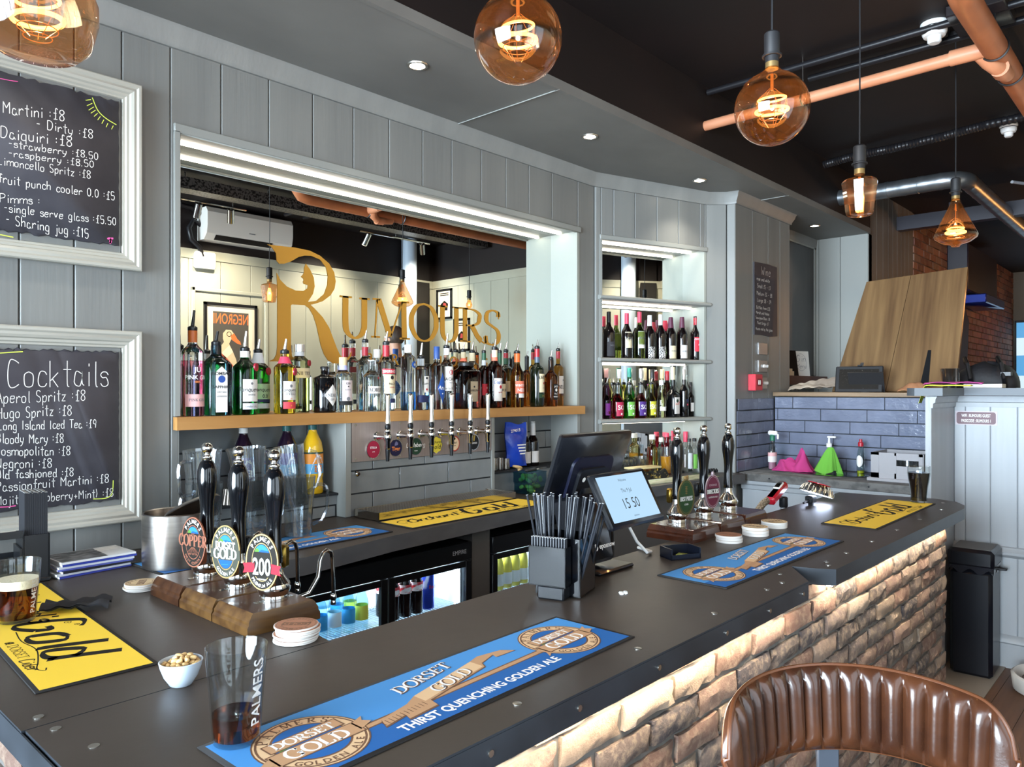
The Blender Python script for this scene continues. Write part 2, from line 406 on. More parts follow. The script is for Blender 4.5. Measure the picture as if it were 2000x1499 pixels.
mb = MB(); mb.M = CF; planks(mb, [0, L1], 0, SZ); mb.box((0, 0.014, 0), (L1, 0.05, SZ))
mb.M = frame(4.62, 2.32, 0.012, -0.055); planks(mb, [0, 0.057], 0, SZ); mb.box((0, 0.013, 0), (0.057, 0.06, SZ))
struct('wall_column', mb, PANEL)
EF = frame(4.632, 2.265, 1, 0)
mb = MB(); mb.M = EF; planks(mb, [0, 0.25, 0.50, 0.70, 0.87], 1.56, SZ); planks(mb, [0, 0.02], 0, 1.56); mb.box((0.01, 0.012, 0), (0.87, 0.3, SZ)); mb.box((0.868, 0.0, 1.6), (0.874, 0.3, SZ))
struct('wall_wine_board', mb, PANEL)
# servery alcove
mb = MB(); mb.M = frame(5.46, 2.50, 1, 0); planks(mb, seams(0, 1.16, 0.2), 1.0, SZ); mb.box((0, 0.012, 0), (1.2, 0.05, SZ))
struct('wall_alcove', mb, PANEL)
trim('trim_cornice_alcove', frame(5.46, 2.50, 1, 0), 0, 1.14, [(0, SZ-0.08), (0.02, SZ-0.08), (0.03, SZ), (0, SZ)])
mb = MB(); mb.M = frame(6.60, 2.52, 0, -1); planks(mb, [0, 0.06, 0.24, 0.465], 0.9, SZ, m=0); mb.box((0, 0.012, 0), (0.465, 0.09, SZ))
mb.M = frame(6.614, 2.055, 1, 0); planks(mb, [0.0, 0.2, 0.37, 0.52, 0.65, 0.78, 0.9, 1.02, 1.14, 1.28], 0, CZ, m=1); mb.box((0.08, 0.012, 0), (1.28, 0.1, CZ), 1)
struct('wall_servery', mb, [PALE, M('brown_grey_boards', 0x7d776f, 0.5, noise=((7, 7, 0.8), 0x6c665f, 0.3, 0.7))], )
# far brick wall and the end of the room
def brick_wall(name, fr, a, b, z0, z1, L=0.225, H=0.075, depth=0.014, pal=None, rough=0.0025, fine=True, seed=3, gr=0.010, mat=None, first=0.0):
    r = random.Random(seed); mb = MB(); mb.M = fr
    mb.box((a, 0.004, z0), (b, 0.05, z1), 1, col=(0.09, 0.085, 0.08))
    z = z0; k = 0
    while z < z1-0.012:
        zt = min(z+H-gr, z1); x = a - L + (first + (k % 2)*L*0.5 + r.uniform(-0.02, 0.02)) % L
        while x < b:
            l, rr = max(x + r.uniform(-0.004, 0.004), a), min(x+L-gr + r.uniform(-0.004, 0.004), b)
            if rr-l > 0.02:
                c = lin(r.choice(pal)); g = r.uniform(0.8, 1.15); c = tuple(q*g for q in c)
                pr = depth + r.uniform(-0.003, 0.004)
                if fine:
                    nu, nv = max(2, int((rr-l)/0.03)), 3; e = 0.006; vs = []
                    zb, zc = z + r.uniform(-0.002, 0.002), zt + r.uniform(-0.002, 0.002)
                    for j in range(nv+1):
                        for i in range(nu+1):
                            ed = min(i, nu-i, 1)*min(j, nv-j, 1)
                            vs.append((l + (rr-l)*i/nu + r.uniform(-1, 1)*0.002, -(pr if ed else pr-e) + r.uniform(-1, 1)*rough, zb + (zc-zb)*j/nv + r.uniform(-1, 1)*0.002))
                    n0 = len(vs); per = [i for i in range(nu+1)] + [j*(nu+1)+nu for j in range(1, nv+1)] + [nv*(nu+1)+i for i in range(nu-1, -1, -1)] + [j*(nu+1) for j in range(nv-1, 0, -1)]
                    vs += [(vs[q][0], 0.006, vs[q][2]) for q in per]
                    fs = [(j*(nu+1)+i, j*(nu+1)+i+1, (j+1)*(nu+1)+i+1, (j+1)*(nu+1)+i) for j in range(nv) for i in range(nu)]
                    fs += [(per[q], n0+q, n0+(q+1) % len(per), per[(q+1) % len(per)]) for q in range(len(per))]
                    mb.add(vs, fs, 0, c)
                else: mb.box((l, -pr*0.5, z), (rr, 0.01, zt), 0, 0.003, col=c)
            x += L
        z += H; k += 1
    return mb
BRICK = attr_mat('old_brick', 0.85, 0xa08c78, 34, 0.46, 0.68, 1.0, 0.6)
MORTAR = M('grey_mortar', 0x66635f, 0.9, noise=((40, 40, 40), 0x55524e, 0.3, 0.7))
RED = [0x7b4a38, 0x8a5843, 0x6b3f31, 0x94664f, 0x7a5a4a]
mb = brick_wall('x', frame(7.90, 2.055, 1, 0), 0, 5.2, 0, CZ, pal=RED, fine=False, seed=5)
struct('wall_brick_far', mb, [attr_mat('red_brick', 0.7, 0x8f7763, 14, 0.45, 0.65, 0.5, 0.5), MORTAR])
mb = MB(); mb.box((12.95, -0.93, 0), (13.05, 2.06, CZ), 0); struct('wall_far', mb, M('far_wall_paint', 0x6e6a5e, 0.6), flat=True)
# the customers' side: sage panelling, dark above, with the end wall
OF = frame(13.0, -0.93, -1, 0)
mb = MB(); mb.M = OF
planks(mb, seams(6.95, 10.2, 0.30), 0, 2.86, m=0); mb.box((0, 0.012, 0), (10.2, 0.06, 2.88), 0); mb.box((0, 0.0, 2.88), (15.6, 0.06, CZ), 1)
for a, b in ((10.2, 10.95), (12.80, 13.25), (15.3, 15.6)): mb.box((a, 0, 0), (b, 0.06, 2.88), 0)
for a, b in ((10.95, 12.80), (13.25, 15.3)): mb.box((a, 0, 0), (b, 0.06, 0.55), 0); mb.box((a, 0, 2.80), (b, 0.06, 2.88), 0)
struct('wall_opposite', mb, [SAGE, BLACKC])
CORN2 = [(0, 2.80), (0.012, 2.80), (0.016, 2.83), (0.03, 2.86), (0.04, 2.88), (0, 2.88)]
trim('trim_cornice_opposite', OF, 6.9, 10.2, CORN2, SAGE)
mb = MB()
GF = frame(5.90, 0.86, 0.06, -1.8)
mb.M = GF; planks(mb, seams(0, 1.80, 0.27), 0, 2.86, m=0); mb.box((0, 0.012, 0), (1.80, 0.10, 2.88), 0); mb.box((0, 0, 2.88), (1.80, 0.10, CZ), 1)
struct('wall_end', mb, [SAGE, BLACKC])
trim('trim_cornice_end', GF, 0, 1.80, CORN2, SAGE)
for k, (a, b) in enumerate(((10.95, 12.80), (13.25, 15.3))):
    mb = MB(); mb.M = OF; fr = 0.05
    for p, q in (((a, -0.01, 0.55), (a+fr, 0.05, 2.80)), ((b-fr, -0.01, 0.55), (b, 0.05, 2.80)), ((a, -0.01, 0.55), (b, 0.05, 0.6)), ((a, -0.01, 2.75), (b, 0.05, 2.80)), (((a+b)/2-0.025, 0, 0.6), ((a+b)/2+0.025, 0.045, 2.75))): mb.box(p, q, 0)
    w = struct('window_%d' % (k+2), mb, WHITE, flat=True)
    g = MB(); g.M = OF; g.box((a+fr, 0.02, 0.6), (b-fr, 0.026, 2.75)); g.build('pane', PANE, w, flat=True)
LF = frame(-2.6, -0.75, 0, 1)
mb = MB()
mb.box((-2.68, -0.98, 0), (-2.6, 4.2, 0.5)); mb.box((-2.68, -0.98, 2.95), (-2.6, 4.2, CZ+0.05)); mb.box((-2.68, -0.98, 0.5), (-2.6, -0.62, 2.95)); mb.box((-2.68, 2.42, 0.5), (-2.6, 4.2, 2.95))
struct('wall_left', mb, PANEL, flat=True)
mb = MB()
for y in (-0.62, 0.12, 0.88, 1.64, 2.37): mb.box((-2.66, y, 0.5), (-2.60, y+0.05, 2.95))
for z in (0.5, 2.90): mb.box((-2.66, -0.62, z), (-2.60, 2.42, z+0.05))
w = struct('window_1', mb, WHITE, flat=True)
g = MB(); g.box((-2.635, -0.6, 0.55), (-2.63, 2.4, 2.92)); g.build('pane', PANE, w, flat=True)
# half-height wall with the sign, its ledge, skirting and dado rail
WF = frame(5.22, 1.13, 0, -1)
mb = MB()
mb.M = frame(4.70, 1.13, 1, 0); planks(mb, [0, 0.52], 0, 1.585)
mb.M = WF; planks(mb, [0, 0.06, 0.19, 0.325, 0.46, 0.60, 0.75, 0.92, 1.1], 0, 1.585)
mb.M = Matrix.Identity(4); mb.box((4.70, 1.142, 0), (5.24, 1.16, 1.585)); mb.box((5.232, 0.03, 0), (5.30, 1.16, 1.585))
struct('wall_half_height', mb, M('blue_grey_panel_paint', 0x9a9ea2, 0.42, noise=((9, 9, 0.7), 0xa5a9ad, 0.3, 0.7), bump=((60, 60, 3), 0.14)))
SKP = [(0, 0), (0.016, 0), (0.016, 0.14), (0.026, 0.15), (0.022, 0.165), (0.010, 0.185), (0, 0.19)]
DAP = [(0, 0.64), (0.012, 0.645), (0.028, 0.66), (0.03, 0.675), (0.016, 0.69), (0.012, 0.70), (0, 0.705)]
TOP3 = [(0, 1.52), (0.012, 1.52), (0.014, 1.545), (0.024, 1.55), (0.026, 1.57), (0.034, 1.585), (0, 1.585)]
for nm, pf in (('trim_skirting', SKP), ('trim_dado', DAP), ('trim_panel_top', TOP3)):
    mb = MB(); mb.M = WF; extrude(mb, pf, 0, 1.1)
    if nm == 'trim_panel_top': mb.M = frame(4.70, 1.13, 1, 0); extrude(mb, pf, -0.02, 0.54)
    struct(nm, mb, MATS['blue_grey_panel_paint'])
mb = MB(); mb.prism([(4.64, 1.06), (5.14, 1.06), (5.14, 0.0), (5.5, 0.0), (5.5, 1.26), (4.72, 1.26), (4.64, 1.2)], 1.588, 1.632, 0)
tag(mb.build('ledge_top', M('grey_ledge_paint', 0x646a70, 0.5)), 'dark grey painted ledge capping the half height panelled wall', 'ledge')
# tiled corner behind the sink counter
tiles('wall_tiles_sink_side', frame(4.655, 2.262, 1, 0), 0, 0.57, 1.08, 1.565, 0.30, 0.0808, TILEB, 0.33, 0.12)
tiles('wall_tiles_sink', frame(5.225, 2.255, 0, -1), 0, 1.10, 1.08, 1.572, 0.30, 0.082, TILEB, 0.36, 0.19)
mb = MB(); mb.box((5.245, 1.16, 0), (5.9, 2.26, 1.572)); struct('wall_servery_base', mb, PANEL, flat=True)
# ---------------------------------------------------------------- pen lettering: chalk hand and serif capitals as ribbons
HAND = dict(a=(5,'4415020110304345 454150'), b=(5,'0900 0325354442301001'), c=(4,'4435150301103041'), d=(5,'4334150301103041 494150'), e=(5,'03434535150301103041'),
 f=(4,'48392820 0545'), g=(5,'4435150301103041 454b3c1c0b'), h=(5,'0900 0325354440'), i=(2,'1510 1718'), j=(3,'252b1c0b 2728'), k=(5,'0900 4502 1340'), l=(2,'191120'),
 m=(8,'0500 03254440 43658480'), n=(5,'0500 03254440'), o=(5,'2504011030414425'), p=(5,'050c 0325354442301001'), q=(5,'4435150301103041 454c'), r=(4,'0500 03253544'),
 s=(4,'44351504133341301001'), t=(4,'292130 0646'), u=(5,'0501103041 4540'), v=(5,'052045'), w=(7,'0510355065'), x=(5,'0540 4500'), y=(5,'0502113142 45422b0c'), z=(5,'0545450000 0040'),
 A=(6,'0039 3960 1454'), B=(6,'0900 093948463505 053553413000'), C=(6,'5839190602103051'), D=(6,'0900 093957533000'), F=(5,'0900 0949 0545'), G=(7,'5839190602103052 345452'),
 H=(6,'0900 5950 0555'), I=(3,'1910'), L=(5,'0900 0040'), M=(7,'0009 0934 3469 6960'), N=(6,'0009 0950 5059'), O=(7,'390602104062655939'), P=(6,'0900 093958564504'),
 S=(5,'483919080615344341301001'), T=(6,'0969 3930'), W=(8,'0920 2045 4560 6089'))
HAND.update({'0': (5,'29070220424729'), '1': (3,'071910'), '5': (5,'490905354442301001'), '8': (5,'29080625434120010325464829'), '9': (5,'4729070524454730'), '7': (5,'0949 4910'), '2': (5,'071939474500 0040'),
 '\u00a3': (5,'483928210040 0535'), ':': (2,'0203 0506'), '-': (4,'0434'), '.': (2,'0001'), '+': (5,'0343 2125'), '(': (3,'29151320'), ')': (3,'09151300'), ' ': (4,''), "'": (2,'1917'), '6': (5,'48290602103041440'[:16])})
def spline(P, k=4):
    if len(P) < 3: return P
    out = []
    for i in range(len(P)-1):
        a, b, c, d = P[max(i-1, 0)], P[i], P[i+1], P[min(i+2, len(P)-1)]
        for j in range(k):
            t = j/k; out.append(tuple(0.5*(2*b[q] + (c[q]-a[q])*t + (2*a[q]-5*b[q]+4*c[q]-d[q])*t*t + (3*b[q]-a[q]-3*c[q]+d[q])*t**3) for q in (0, 1)))
    return out + [P[-1]]
def ribbon(mb, P, w, fn, m=0):
    """flat stroke along 2-D points; w a width or w(dx, dy) -> width"""
    n = len(P); L = []; R = []
    for i in range(n):
        a, b = P[max(i-1, 0)], P[min(i+1, n-1)]; dx, dy = b[0]-a[0], b[1]-a[1]; l = math.hypot(dx, dy) or 1e-9; dx /= l; dy /= l
        h = (w(dx, dy) if callable(w) else w)/2
        if callable(w) and w is CAL: pass
        L.append(fn(P[i][0]-dy*h, P[i][1]+dx*h)); R.append(fn(P[i][0]+dy*h, P[i][1]-dx*h))
    mb.add(L+R, [(i, i+1, n+i+1, n+i) for i in range(n-1)], m)
CAL = None
def hand(mb, text, cap, fn, w, m=0, x0=0.0, y0=0.0, shear=0.0, pen=None, jit=0.0, gap=1.6, stretch=1.0):
    """handwriting; returns the run's width. fn(x, y) -> point"""
    u = cap/9; x = x0; r = random.Random(text)
    for ch in text:
        g = HAND.get(ch) or HAND.get(ch.upper()) or HAND.get(ch.lower()) or (4, '')
        jy = r.uniform(-1, 1)*jit*cap
        for st in g[1].split():
            P = []
            for k in range(0, len(st)-1, 2):
                y = {'a': -1, 'b': -2, 'c': -3}.get(st[k+1]); y = int(st[k+1]) if y is None else y
                P.append((x + int(st[k])*u*stretch + shear*y*u, y0 + y*u + jy))
            if len(P) == 2 and P[0] == P[1]: continue
            ribbon(mb, spline(P), w if pen is None else (lambda dx, dy: w*pen(dx, dy)), fn, m)
        x += (g[0]+gap)*u*stretch
    return x - x0
def hand_w(text, cap, gap=1.6, stretch=1.0): return sum((((HAND.get(c) or HAND.get(c.upper()) or (4, ''))[0]+gap) for c in text))*cap/9*stretch
# serif capitals: (advance, strokes); k = stressed pen, t = thin, T = thick, on a 100-unit square
SERIF = dict(
 U=(88, [('k', '18,100 18,34 24,12 42,0 60,6 70,22 72,40 72,100'), ('t', '2,98 36,98'), ('t', '58,98 88,98')]),
 M=(108, [('t', '16,98 10,0'), ('T', '20,98 52,6'), ('t', '54,4 88,98'), ('T', '92,98 94,2'), ('t', '0,2 24,2'), ('t', '80,2 110,2'), ('t', '4,98 24,98'), ('t', '86,98 108,98')]),
 O=(96, [('k', '48,100 24,92 8,68 6,50 8,32 24,8 48,0 72,8 88,32 90,50 88,68 72,92 48,100')]),
 R=(90, [('T', '20,98 20,2'), ('k', '20,97 48,96 66,86 68,74 62,58 44,50 22,49'), ('T', '42,50 60,20 74,6'), ('t', '74,6 84,0 92,6'), ('t', '4,98 30,98'), ('t', '4,2 38,2')]),
 S=(66, [('k', '56,82 54,94 36,100 16,94 9,78 14,64 32,54 50,44 58,28 52,8 32,0 12,6 6,24'), ('t', '57,98 57,76'), ('t', '6,2 6,26')]),
 D=(96, [('T', '20,98 20,2'), ('k', '20,97 50,96 78,80 86,50 78,20 50,4 20,3'), ('t', '4,98 30,98'), ('t', '4,2 30,2')]),
 E=(78, [('T', '20,98 20,2'), ('t', '4,98 66,98'), ('t', '20,51 52,51'), ('t', '4,2 68,2'), ('t', '66,98 67,78'), ('t', '68,2 71,24'), ('t', '52,60 52,42')]),
 T=(84, [('T', '42,98 42,2'), ('t', '6,98 78,98'), ('t', '6,98 5,74'), ('t', '78,98 79,74'), ('t', '26,2 58,2')]),
 G=(96, [('k', '78,80 70,94 50,100 24,92 8,66 6,50 10,28 26,6 52,0 72,8 78,22'), ('T', '78,44 78,8'), ('t', '62,44 92,44'), ('t', '80,98 79,76')]),
 L=(74, [('T', '20,98 20,2'), ('t', '4,98 36,98'), ('t', '4,2 66,2'), ('t', '66,2 69,28')]),
 P=(82, [('T', '20,98 20,2'), ('k', '20,97 50,96 68,84 70,72 64,56 44,48 22,47'), ('t', '4,98 30,98'), ('t', '4,2 38,2')]),
 A=(92, [('t', '12,2 44,98'), ('T', '46,98 78,2'), ('t', '24,34 64,34'), ('t', '2,2 26,2'), ('t', '62,2 94,2')]),
 N=(98, [('t', '16,98 16,2'), ('T', '18,98 80,4'), ('t', '80,98 80,2'), ('t', '4,98 24,98'), ('t', '4,2 30,2'), ('t', '68,98 94,98')]),
 C=(90, [('k', '78,78 70,94 50,100 24,92 8,66 6,50 10,28 26,6 52,0 72,8 80,24'), ('t', '80,98 79,74')]),
 I=(44, [('T', '22,98 22,2'), ('t', '6,98 38,98'), ('t', '6,2 38,2')]), B=(84, [('T', '20,98 20,2'), ('k', '20,97 50,96 62,84 62,66 46,53 22,52'), ('k', '22,52 54,50 70,36 70,18 54,4 20,3'), ('t', '4,98 24,98'), ('t', '4,2 24,2')]),
 K=(92, [('T', '20,98 20,2'), ('t', '22,46 70,98'), ('T', '36,58 78,2'), ('t', '4,98 36,98'), ('t', '4,2 36,2'), ('t', '58,98 84,98'), ('t', '64,2 92,2')]),
 H=(96, [('T', '20,98 20,2'), ('T', '76,98 76,2'), ('t', '20,50 76,50'), ('t', '4,98 36,98'), ('t', '4,2 36,2'), ('t', '60,98 92,98'), ('t', '60,2 92,2')]),
 V=(92, [('T', '12,98 46,2'), ('t', '46,2 78,98'), ('t', '2,98 26,98'), ('t', '66,98 92,98')]),
 W=(120, [('T', '12,98 36,2'), ('t', '36,2 58,98'), ('T', '58,98 80,2'), ('t', '80,2 106,98'), ('t', '2,98 26,98'), ('t', '94,98 118,98')]),
 Y=(88, [('T', '14,98 44,48'), ('t', '46,50 74,98'), ('T', '44,50 44,2'), ('t', '2,98 30,98'), ('t', '62,98 90,98'), ('t', '28,2 60,2')]))
SERIF[' '] = (40, [])
def serif(mb, text, cap, fn, m=0, x0=None, y0=0.0, thick=0.16, thin=0.05, wid=1.0, gap=4):
    tot = sum((SERIF.get(c, SERIF['I'])[0]+gap) for c in text)*cap/100*wid
    x = -tot/2 if x0 is None else x0
    for ch in text:
        adv, st = SERIF.get(ch, SERIF['I'])
        for mode, pts in st:
            P = [(x + float(a)*cap/100*wid, y0 + float(b)*cap/100) for a, b in (q.split(',') for q in pts.split())]
            if mode == 'k': P = spline(P, 5); w = lambda dx, dy: cap*(thin + (thick-thin)*abs(dy)**1.5)
            else: w = cap*(thin if mode == 't' else thick)
            ribbon(mb, P, w, fn, m)
        x += (adv+gap)*cap/100*wid
    return tot

# ---------------------------------------------------------------- bar counter with brick front
BZ = 1.08
bar = thing('bar_counter', 'long dark topped bar counter with steel edging and a brick front, built in an L', 'bar counter', (0, 0, 0))
TOPP = [(0.37, 0.835), (2.164, 0.835), (2.31, 0.945), (2.335, 0.87), (2.362, 0.828), (3.96, 0.815), (4.06, 0.835), (4.16, 0.89), (4.21, 0.99), (4.12, 1.43), (0.95, 1.41), (0.95, 1.402), (0.37, 1.398)]
mb = MB(); mb.prism(TOPP, BZ-0.05, BZ, 0, 1)
RET = [(0.365, 1.402), (0.948, 1.406), (1.05, 2.18), (1.05, 2.69), (0.365, 2.69)]
mb.prism(RET, BZ-0.05, BZ-0.0005, 0, 1)
for x in (0.47, 0.98, 1.36, 1.70, 2.00, 2.10, 2.44, 2.62, 2.88, 3.18, 3.50, 3.85): mb.lathe([(0.0085, BZ-0.001), (0.0085, BZ+0.001), (0.006, BZ+0.0016)], 12, 2, c=(x, 0.885))
for p in ((0.405, 1.37), (0.40, 1.44), (0.425, 1.26), (4.08, 0.93), (2.19, 0.93), (2.40, 0.865)): mb.lathe([(0.0085, BZ-0.001), (0.0085, BZ+0.001)], 12, 2, c=p)
mb.build('countertop', [COUNTER, EDGE, SCREW], bar, angle=30)
mb = MB()
mb.box((0.372, 0.8335, BZ-0.052), (2.160, 0.8365, BZ-0.004), 0); mb.box((0.3635, 0.84, BZ-0.052), (0.3665, 2.68, BZ-0.004), 0)
for x in (0.62, 0.86, 1.09, 1.36, 1.66, 1.90, 2.12): mb.cyl((x, 0.8335, BZ-0.027), (x, 0.831, BZ-0.027), 0.006, 10, 1)
mb.build('edge_band', [EDGE, SCREW], bar)
PALB = [0x7e665a, 0x70564a, 0x8a7868, 0x635650, 0x544a46, 0x7c6a5e, 0x6c564e, 0x8e8074, 0x423c3e, 0x6a5046, 0x4c4442, 0x786054]
mb = brick_wall('x', frame(0.41, 0.895, 1, 0), 0, 3.55, 0.0, 1.03, L=0.205, H=0.0705, pal=PALB, rough=0.0045, seed=11, gr=0.014, depth=0.010)
mb2 = brick_wall('x', frame(0.41, 2.68, 0, -1), 0, 1.785, 0.0, 1.03, L=0.205, H=0.0705, pal=PALB, seed=12, gr=0.014, depth=0.010)
mb3 = brick_wall('x', frame(3.96, 0.895, 0, 1), 0, 0.5, 0.0, 1.03, L=0.205, H=0.0705, pal=PALB, seed=13, gr=0.014, depth=0.010)
for q in (mb2, mb3):
    n = len(mb.v); mb.v += q.v; mb.f += [tuple(i+n for i in f) for f in q.f]; mb.m += q.m; mb.c += q.c
mb.build('brick_front', [BRICK, MORTAR], bar, angle=30)
mb = MB(); mb.box((0.46, 0.95, 0), (3.95, 1.36, BZ-0.05)); mb.box((0.46, 1.36, 0), (0.93, 2.68, BZ-0.05)); mb.build('carcass', BLKM, bar, flat=True)
for nm, a, b, w in (('led_strip', (0.42, 0.846), (2.15, 0.852), 'warm light strip under the bar edge, nearer straight run'), ('led_strip', (2.37, 0.846), (3.94, 0.852), 'warm light strip under the bar edge, far wider run')):
    mb = MB(); mb.box((a[0], a[1], BZ-0.058), (b[0], b[1]+0.008, BZ-0.0505)); tag(mb.build(nm, LEDW, flat=True), w, 'light strip', 'light strips under the bar')

# back counter with its coolers
bk = thing('back_counter', 'dark topped counter along the back wall below the mirror and the shelf niche', 'counter', (0, 0, 0))
mb = MB(); BP = [(1.06, 2.19), (1.37, 2.165), (1.80, 2.24), (2.755, 2.315), (3.6, 2.29), (4.62, 2.19), (4.635, 2.30), (4.53, 2.415), (3.70, 2.85), (3.51, 2.89), (1.2, 2.89), (1.2, 2.69), (1.06, 2.69)]
mb.prism(BP, BZ-0.06, BZ-0.001, 0, 1); mb.build('worktop', [COUNTER, M('worn_steel_edge', 0x4a4a4c, 0.5, noise=((7, 7, 12), 0x5d5c5c, 0.3, 0.7))], bk, angle=30)
mb = MB(); mb.box((2.32, 2.36, 0), (2.43, 2.69, BZ-0.06)); mb.box((1.07, 2.35, 0), (1.38, 2.69, BZ-0.06)); mb.box((3.40, 2.36, 0), (4.5, 2.42, BZ-0.06)); mb.box((1.1, 2.66, 0), (3.4, 2.69, BZ-0.06))
mb.build('cabinet_panel', M('grey_brown_panel', 0x57534f, 0.5), bk, flat=True)
FRI = M('cooler_liner', 0xdfe8ee, 0.35)
WIRE = M('shelf_wire', 0xc9d2d8, 0.25, metal=0.8)
COOL = M('cooler_lamp', 0xffffff, 0.4, emit=0xcfeaff, es=11.0)
def cooler(x0, x1, doors, label, logo=None):
    t = thing('bottle_cooler', label, 'cooler', ((x0+x1)/2, 2.37, 0.0), 0, 'glass door bottle coolers'); w = (x1-x0)/2; h = 0.965
    mb = MB(); mb.box((-w, 0.03, 0.12), (w, 0.30, h), 0); mb.box((-w, -0.012, h-0.10), (w, 0.03, h), 0, 0.003); mb.box((-w, -0.006, 0.12), (w, 0.03, 0.16), 0)
    mb.v = []; mb.f = []; mb.m = []; mb.c = []
    mb.box((-w, 0, 0.10), (-w+0.02, 0.29, h), 0); mb.box((w-0.02, 0, 0.10), (w, 0.29, h), 0); mb.box((-w, 0, h-0.03), (w, 0.29, h), 0); mb.box((-w, 0, 0.08), (w, 0.29, 0.12), 0); mb.box((-w, 0.28, 0.10), (w, 0.29, h), 0)
    mb.box((-w+0.02, 0.274, 0.12), (w-0.02, 0.28, h-0.03), 1); mb.box((-w+0.02, 0.03, 0.12), (-w+0.024, 0.28, h-0.03), 1); mb.box((w-0.024, 0.03, 0.12), (w-0.02, 0.28, h-0.03), 1)
    mb.build('body', [BLK, FRI], t, flat=True)
    mb = MB(); mb.box((-w, -0.02, h-0.075), (w, 0.0, h), 0, 0.003); mb.box((-w, -0.016, h-0.077), (w, -0.001, h-0.074), 1)
    if logo: mb.M = Matrix.Translation((w-0.035, -0.0206, h-0.045)) @ Matrix.Rotation(PI/2, 4, 'X'); mb.text(logo, 0.026, (0, 0, 0), 2, 0.0, 'R')
    mb.build('header', [BLK, EDGE, M('silver_print', 0xb0b0b4, 0.4)], t)
    dw = 2*w/doors
    for i in range(doors):
        a, b = -w+i*dw, -w+(i+1)*dw; mb = MB(); f = 0.035
        mb.box((a+0.002, -0.018, 0.12), (a+f, 0.0, h-0.08), 0, 0.002); mb.box((b-f, -0.018, 0.12), (b-0.002, 0.0, h-0.08), 0, 0.002)
        mb.box((a+f, -0.018, h-0.105), (b-f, 0.0, h-0.08), 0); mb.box((a+f, -0.018, 0.12), (b-f, 0.0, 0.15), 0)
        d = mb.build('door', BLK, t); g = MB(); g.box((a+f, -0.010, 0.15), (b-f, -0.006, h-0.105)); g.build('pane', PANE, d, flat=True)
    mb = MB()
    for zz in (0.40, 0.69):
        k = -w+0.03
        while k < w-0.03: mb.cyl((k, 0.035, zz), (k, 0.27, zz), 0.002, 5); k += 0.016
        mb.cyl((-w+0.025, 0.035, zz-0.003), (w-0.025, 0.035, zz-0.003), 0.0035, 6); mb.cyl((-w+0.025, 0.26, zz-0.003), (w-0.025, 0.26, zz-0.003), 0.0035, 6)
    mb.build('wire_shelves', WIRE, t)
    mb = MB(); mb.box((-w+0.03, 0.06, h-0.038), (w-0.03, 0.085, h-0.031)); mb.box((-w+0.026, 0.04, 0.2), (-w+0.032, 0.06, h-0.05)); mb.box((w-0.032, 0.04, 0.2), (w-0.026, 0.06, h-0.05)); mb.build('lamp', COOL, t, flat=True)
    area('cooler_glow', ((x0+x1)/2, 2.45, h-0.045), ((x0+x1)/2, 2.50, 0.3), 2*w-0.1, 0.03, 7, (0.72, 0.9, 1.0))
    return t
cooler(1.40, 2.31, 2, 'black bottle cooler with two glass doors, lit blue white, soft drinks inside', 'EMPIRE')
cooler(2.44, 3.36, 2, 'black bottle cooler behind the till, row of yellow juice bottles inside')

# ---------------------------------------------------------------- mirror, lettering, oak shelf
MF = frame(1.192, 2.895, 1, 0)
mir = thing('back_bar_mirror', 'large bar mirror in the recess with gold lettering on it', 'mirror', (0, 0, 0))
mb = MB(); mb.M = MF; mb.box((0, 0, 1.50), (2.316, 0.006, 2.545)); mb.build('glass', MIRROR, mir, flat=True)
ROUT = "85,70 160,80 300,95 420,120 500,160 570,220 610,290 622,360 612,420 580,470 520,515 470,532 425,543 460,575 520,640 570,720 600,800 630,880 655,935 680,958 705,962 728,945 745,905 742,940 725,970 690,990 640,1002 600,1000 560,975 530,930 505,860 490,790 470,700 445,625 415,572 380,545 280,540 271,548 273,880 280,945 310,972 310,985 100,985 140,965 158,930 164,880 165,650 165,400 160,290 190,350 240,400 310,432 370,435 400,415 405,390 385,383 370,378 366,362 372,348 366,336 350,322 362,312 374,290 375,255 388,220 420,265 450,330 458,400 445,455 405,520 470,512 530,460 555,390 560,320 545,250 500,190 430,160 380,158 330,170 270,205 220,222 180,222 160,200 155,140 120,90"
def on_mirror(u, v):
    """where a bearing meets the glass: (along, z)"""
    t = (u-1000)/1480; fx, fy = math.cos(YAW), math.sin(YAW); rx, ry = fx + fy*t, fy - fx*t
    o = Vector((1.192, 2.895)); d = Vector((1.0, 0.0)); det = rx*(-d.y) + ry*d.x
    k = (o.x*(-d.y) + o.y*d.x)/det; p = Vector((rx*k, ry*k)); return ((p-o).dot(d), 1.63 + (759-v)/1480*k)
mb = MB(); mb.M = MF
pts = [on_mirror(500+float(a)/4, 460+float(b)/4) for a, b in (q.split(',') for q in ROUT.split())]
mb.poly([(s_, -0.0016, z_) for s_, z_ in pts]); 
mfn = lambda x, y: (x, -0.0016, y)
for ch, ua, ub, va, vb in (('U', 662, 722, 577, 662), ('M', 725, 799, 582, 664), ('O', 800, 855, 591, 668), ('U', 855, 899, 596, 669), ('R', 896, 949, 600, 671), ('S', 945, 978, 605, 675)):
    (s0, z1), (s1, z0) = on_mirror(ua, va), on_mirror(ub, vb); cap = z1-z0
    g = MB(); g.M = MF; serif(g, ch, cap, mfn, 0, s0, z0, 0.17, 0.045, (s1-s0)/(cap*SERIF[ch][0]/100)); g.build('gold_letter', GOLD, mir, flat=True, normals=False)
mb.build('gold_initial', GOLD, mir, flat=True, normals=False)
(s0, zb), (s1, _) = on_mirror(722, 703), on_mirror(965, 703)
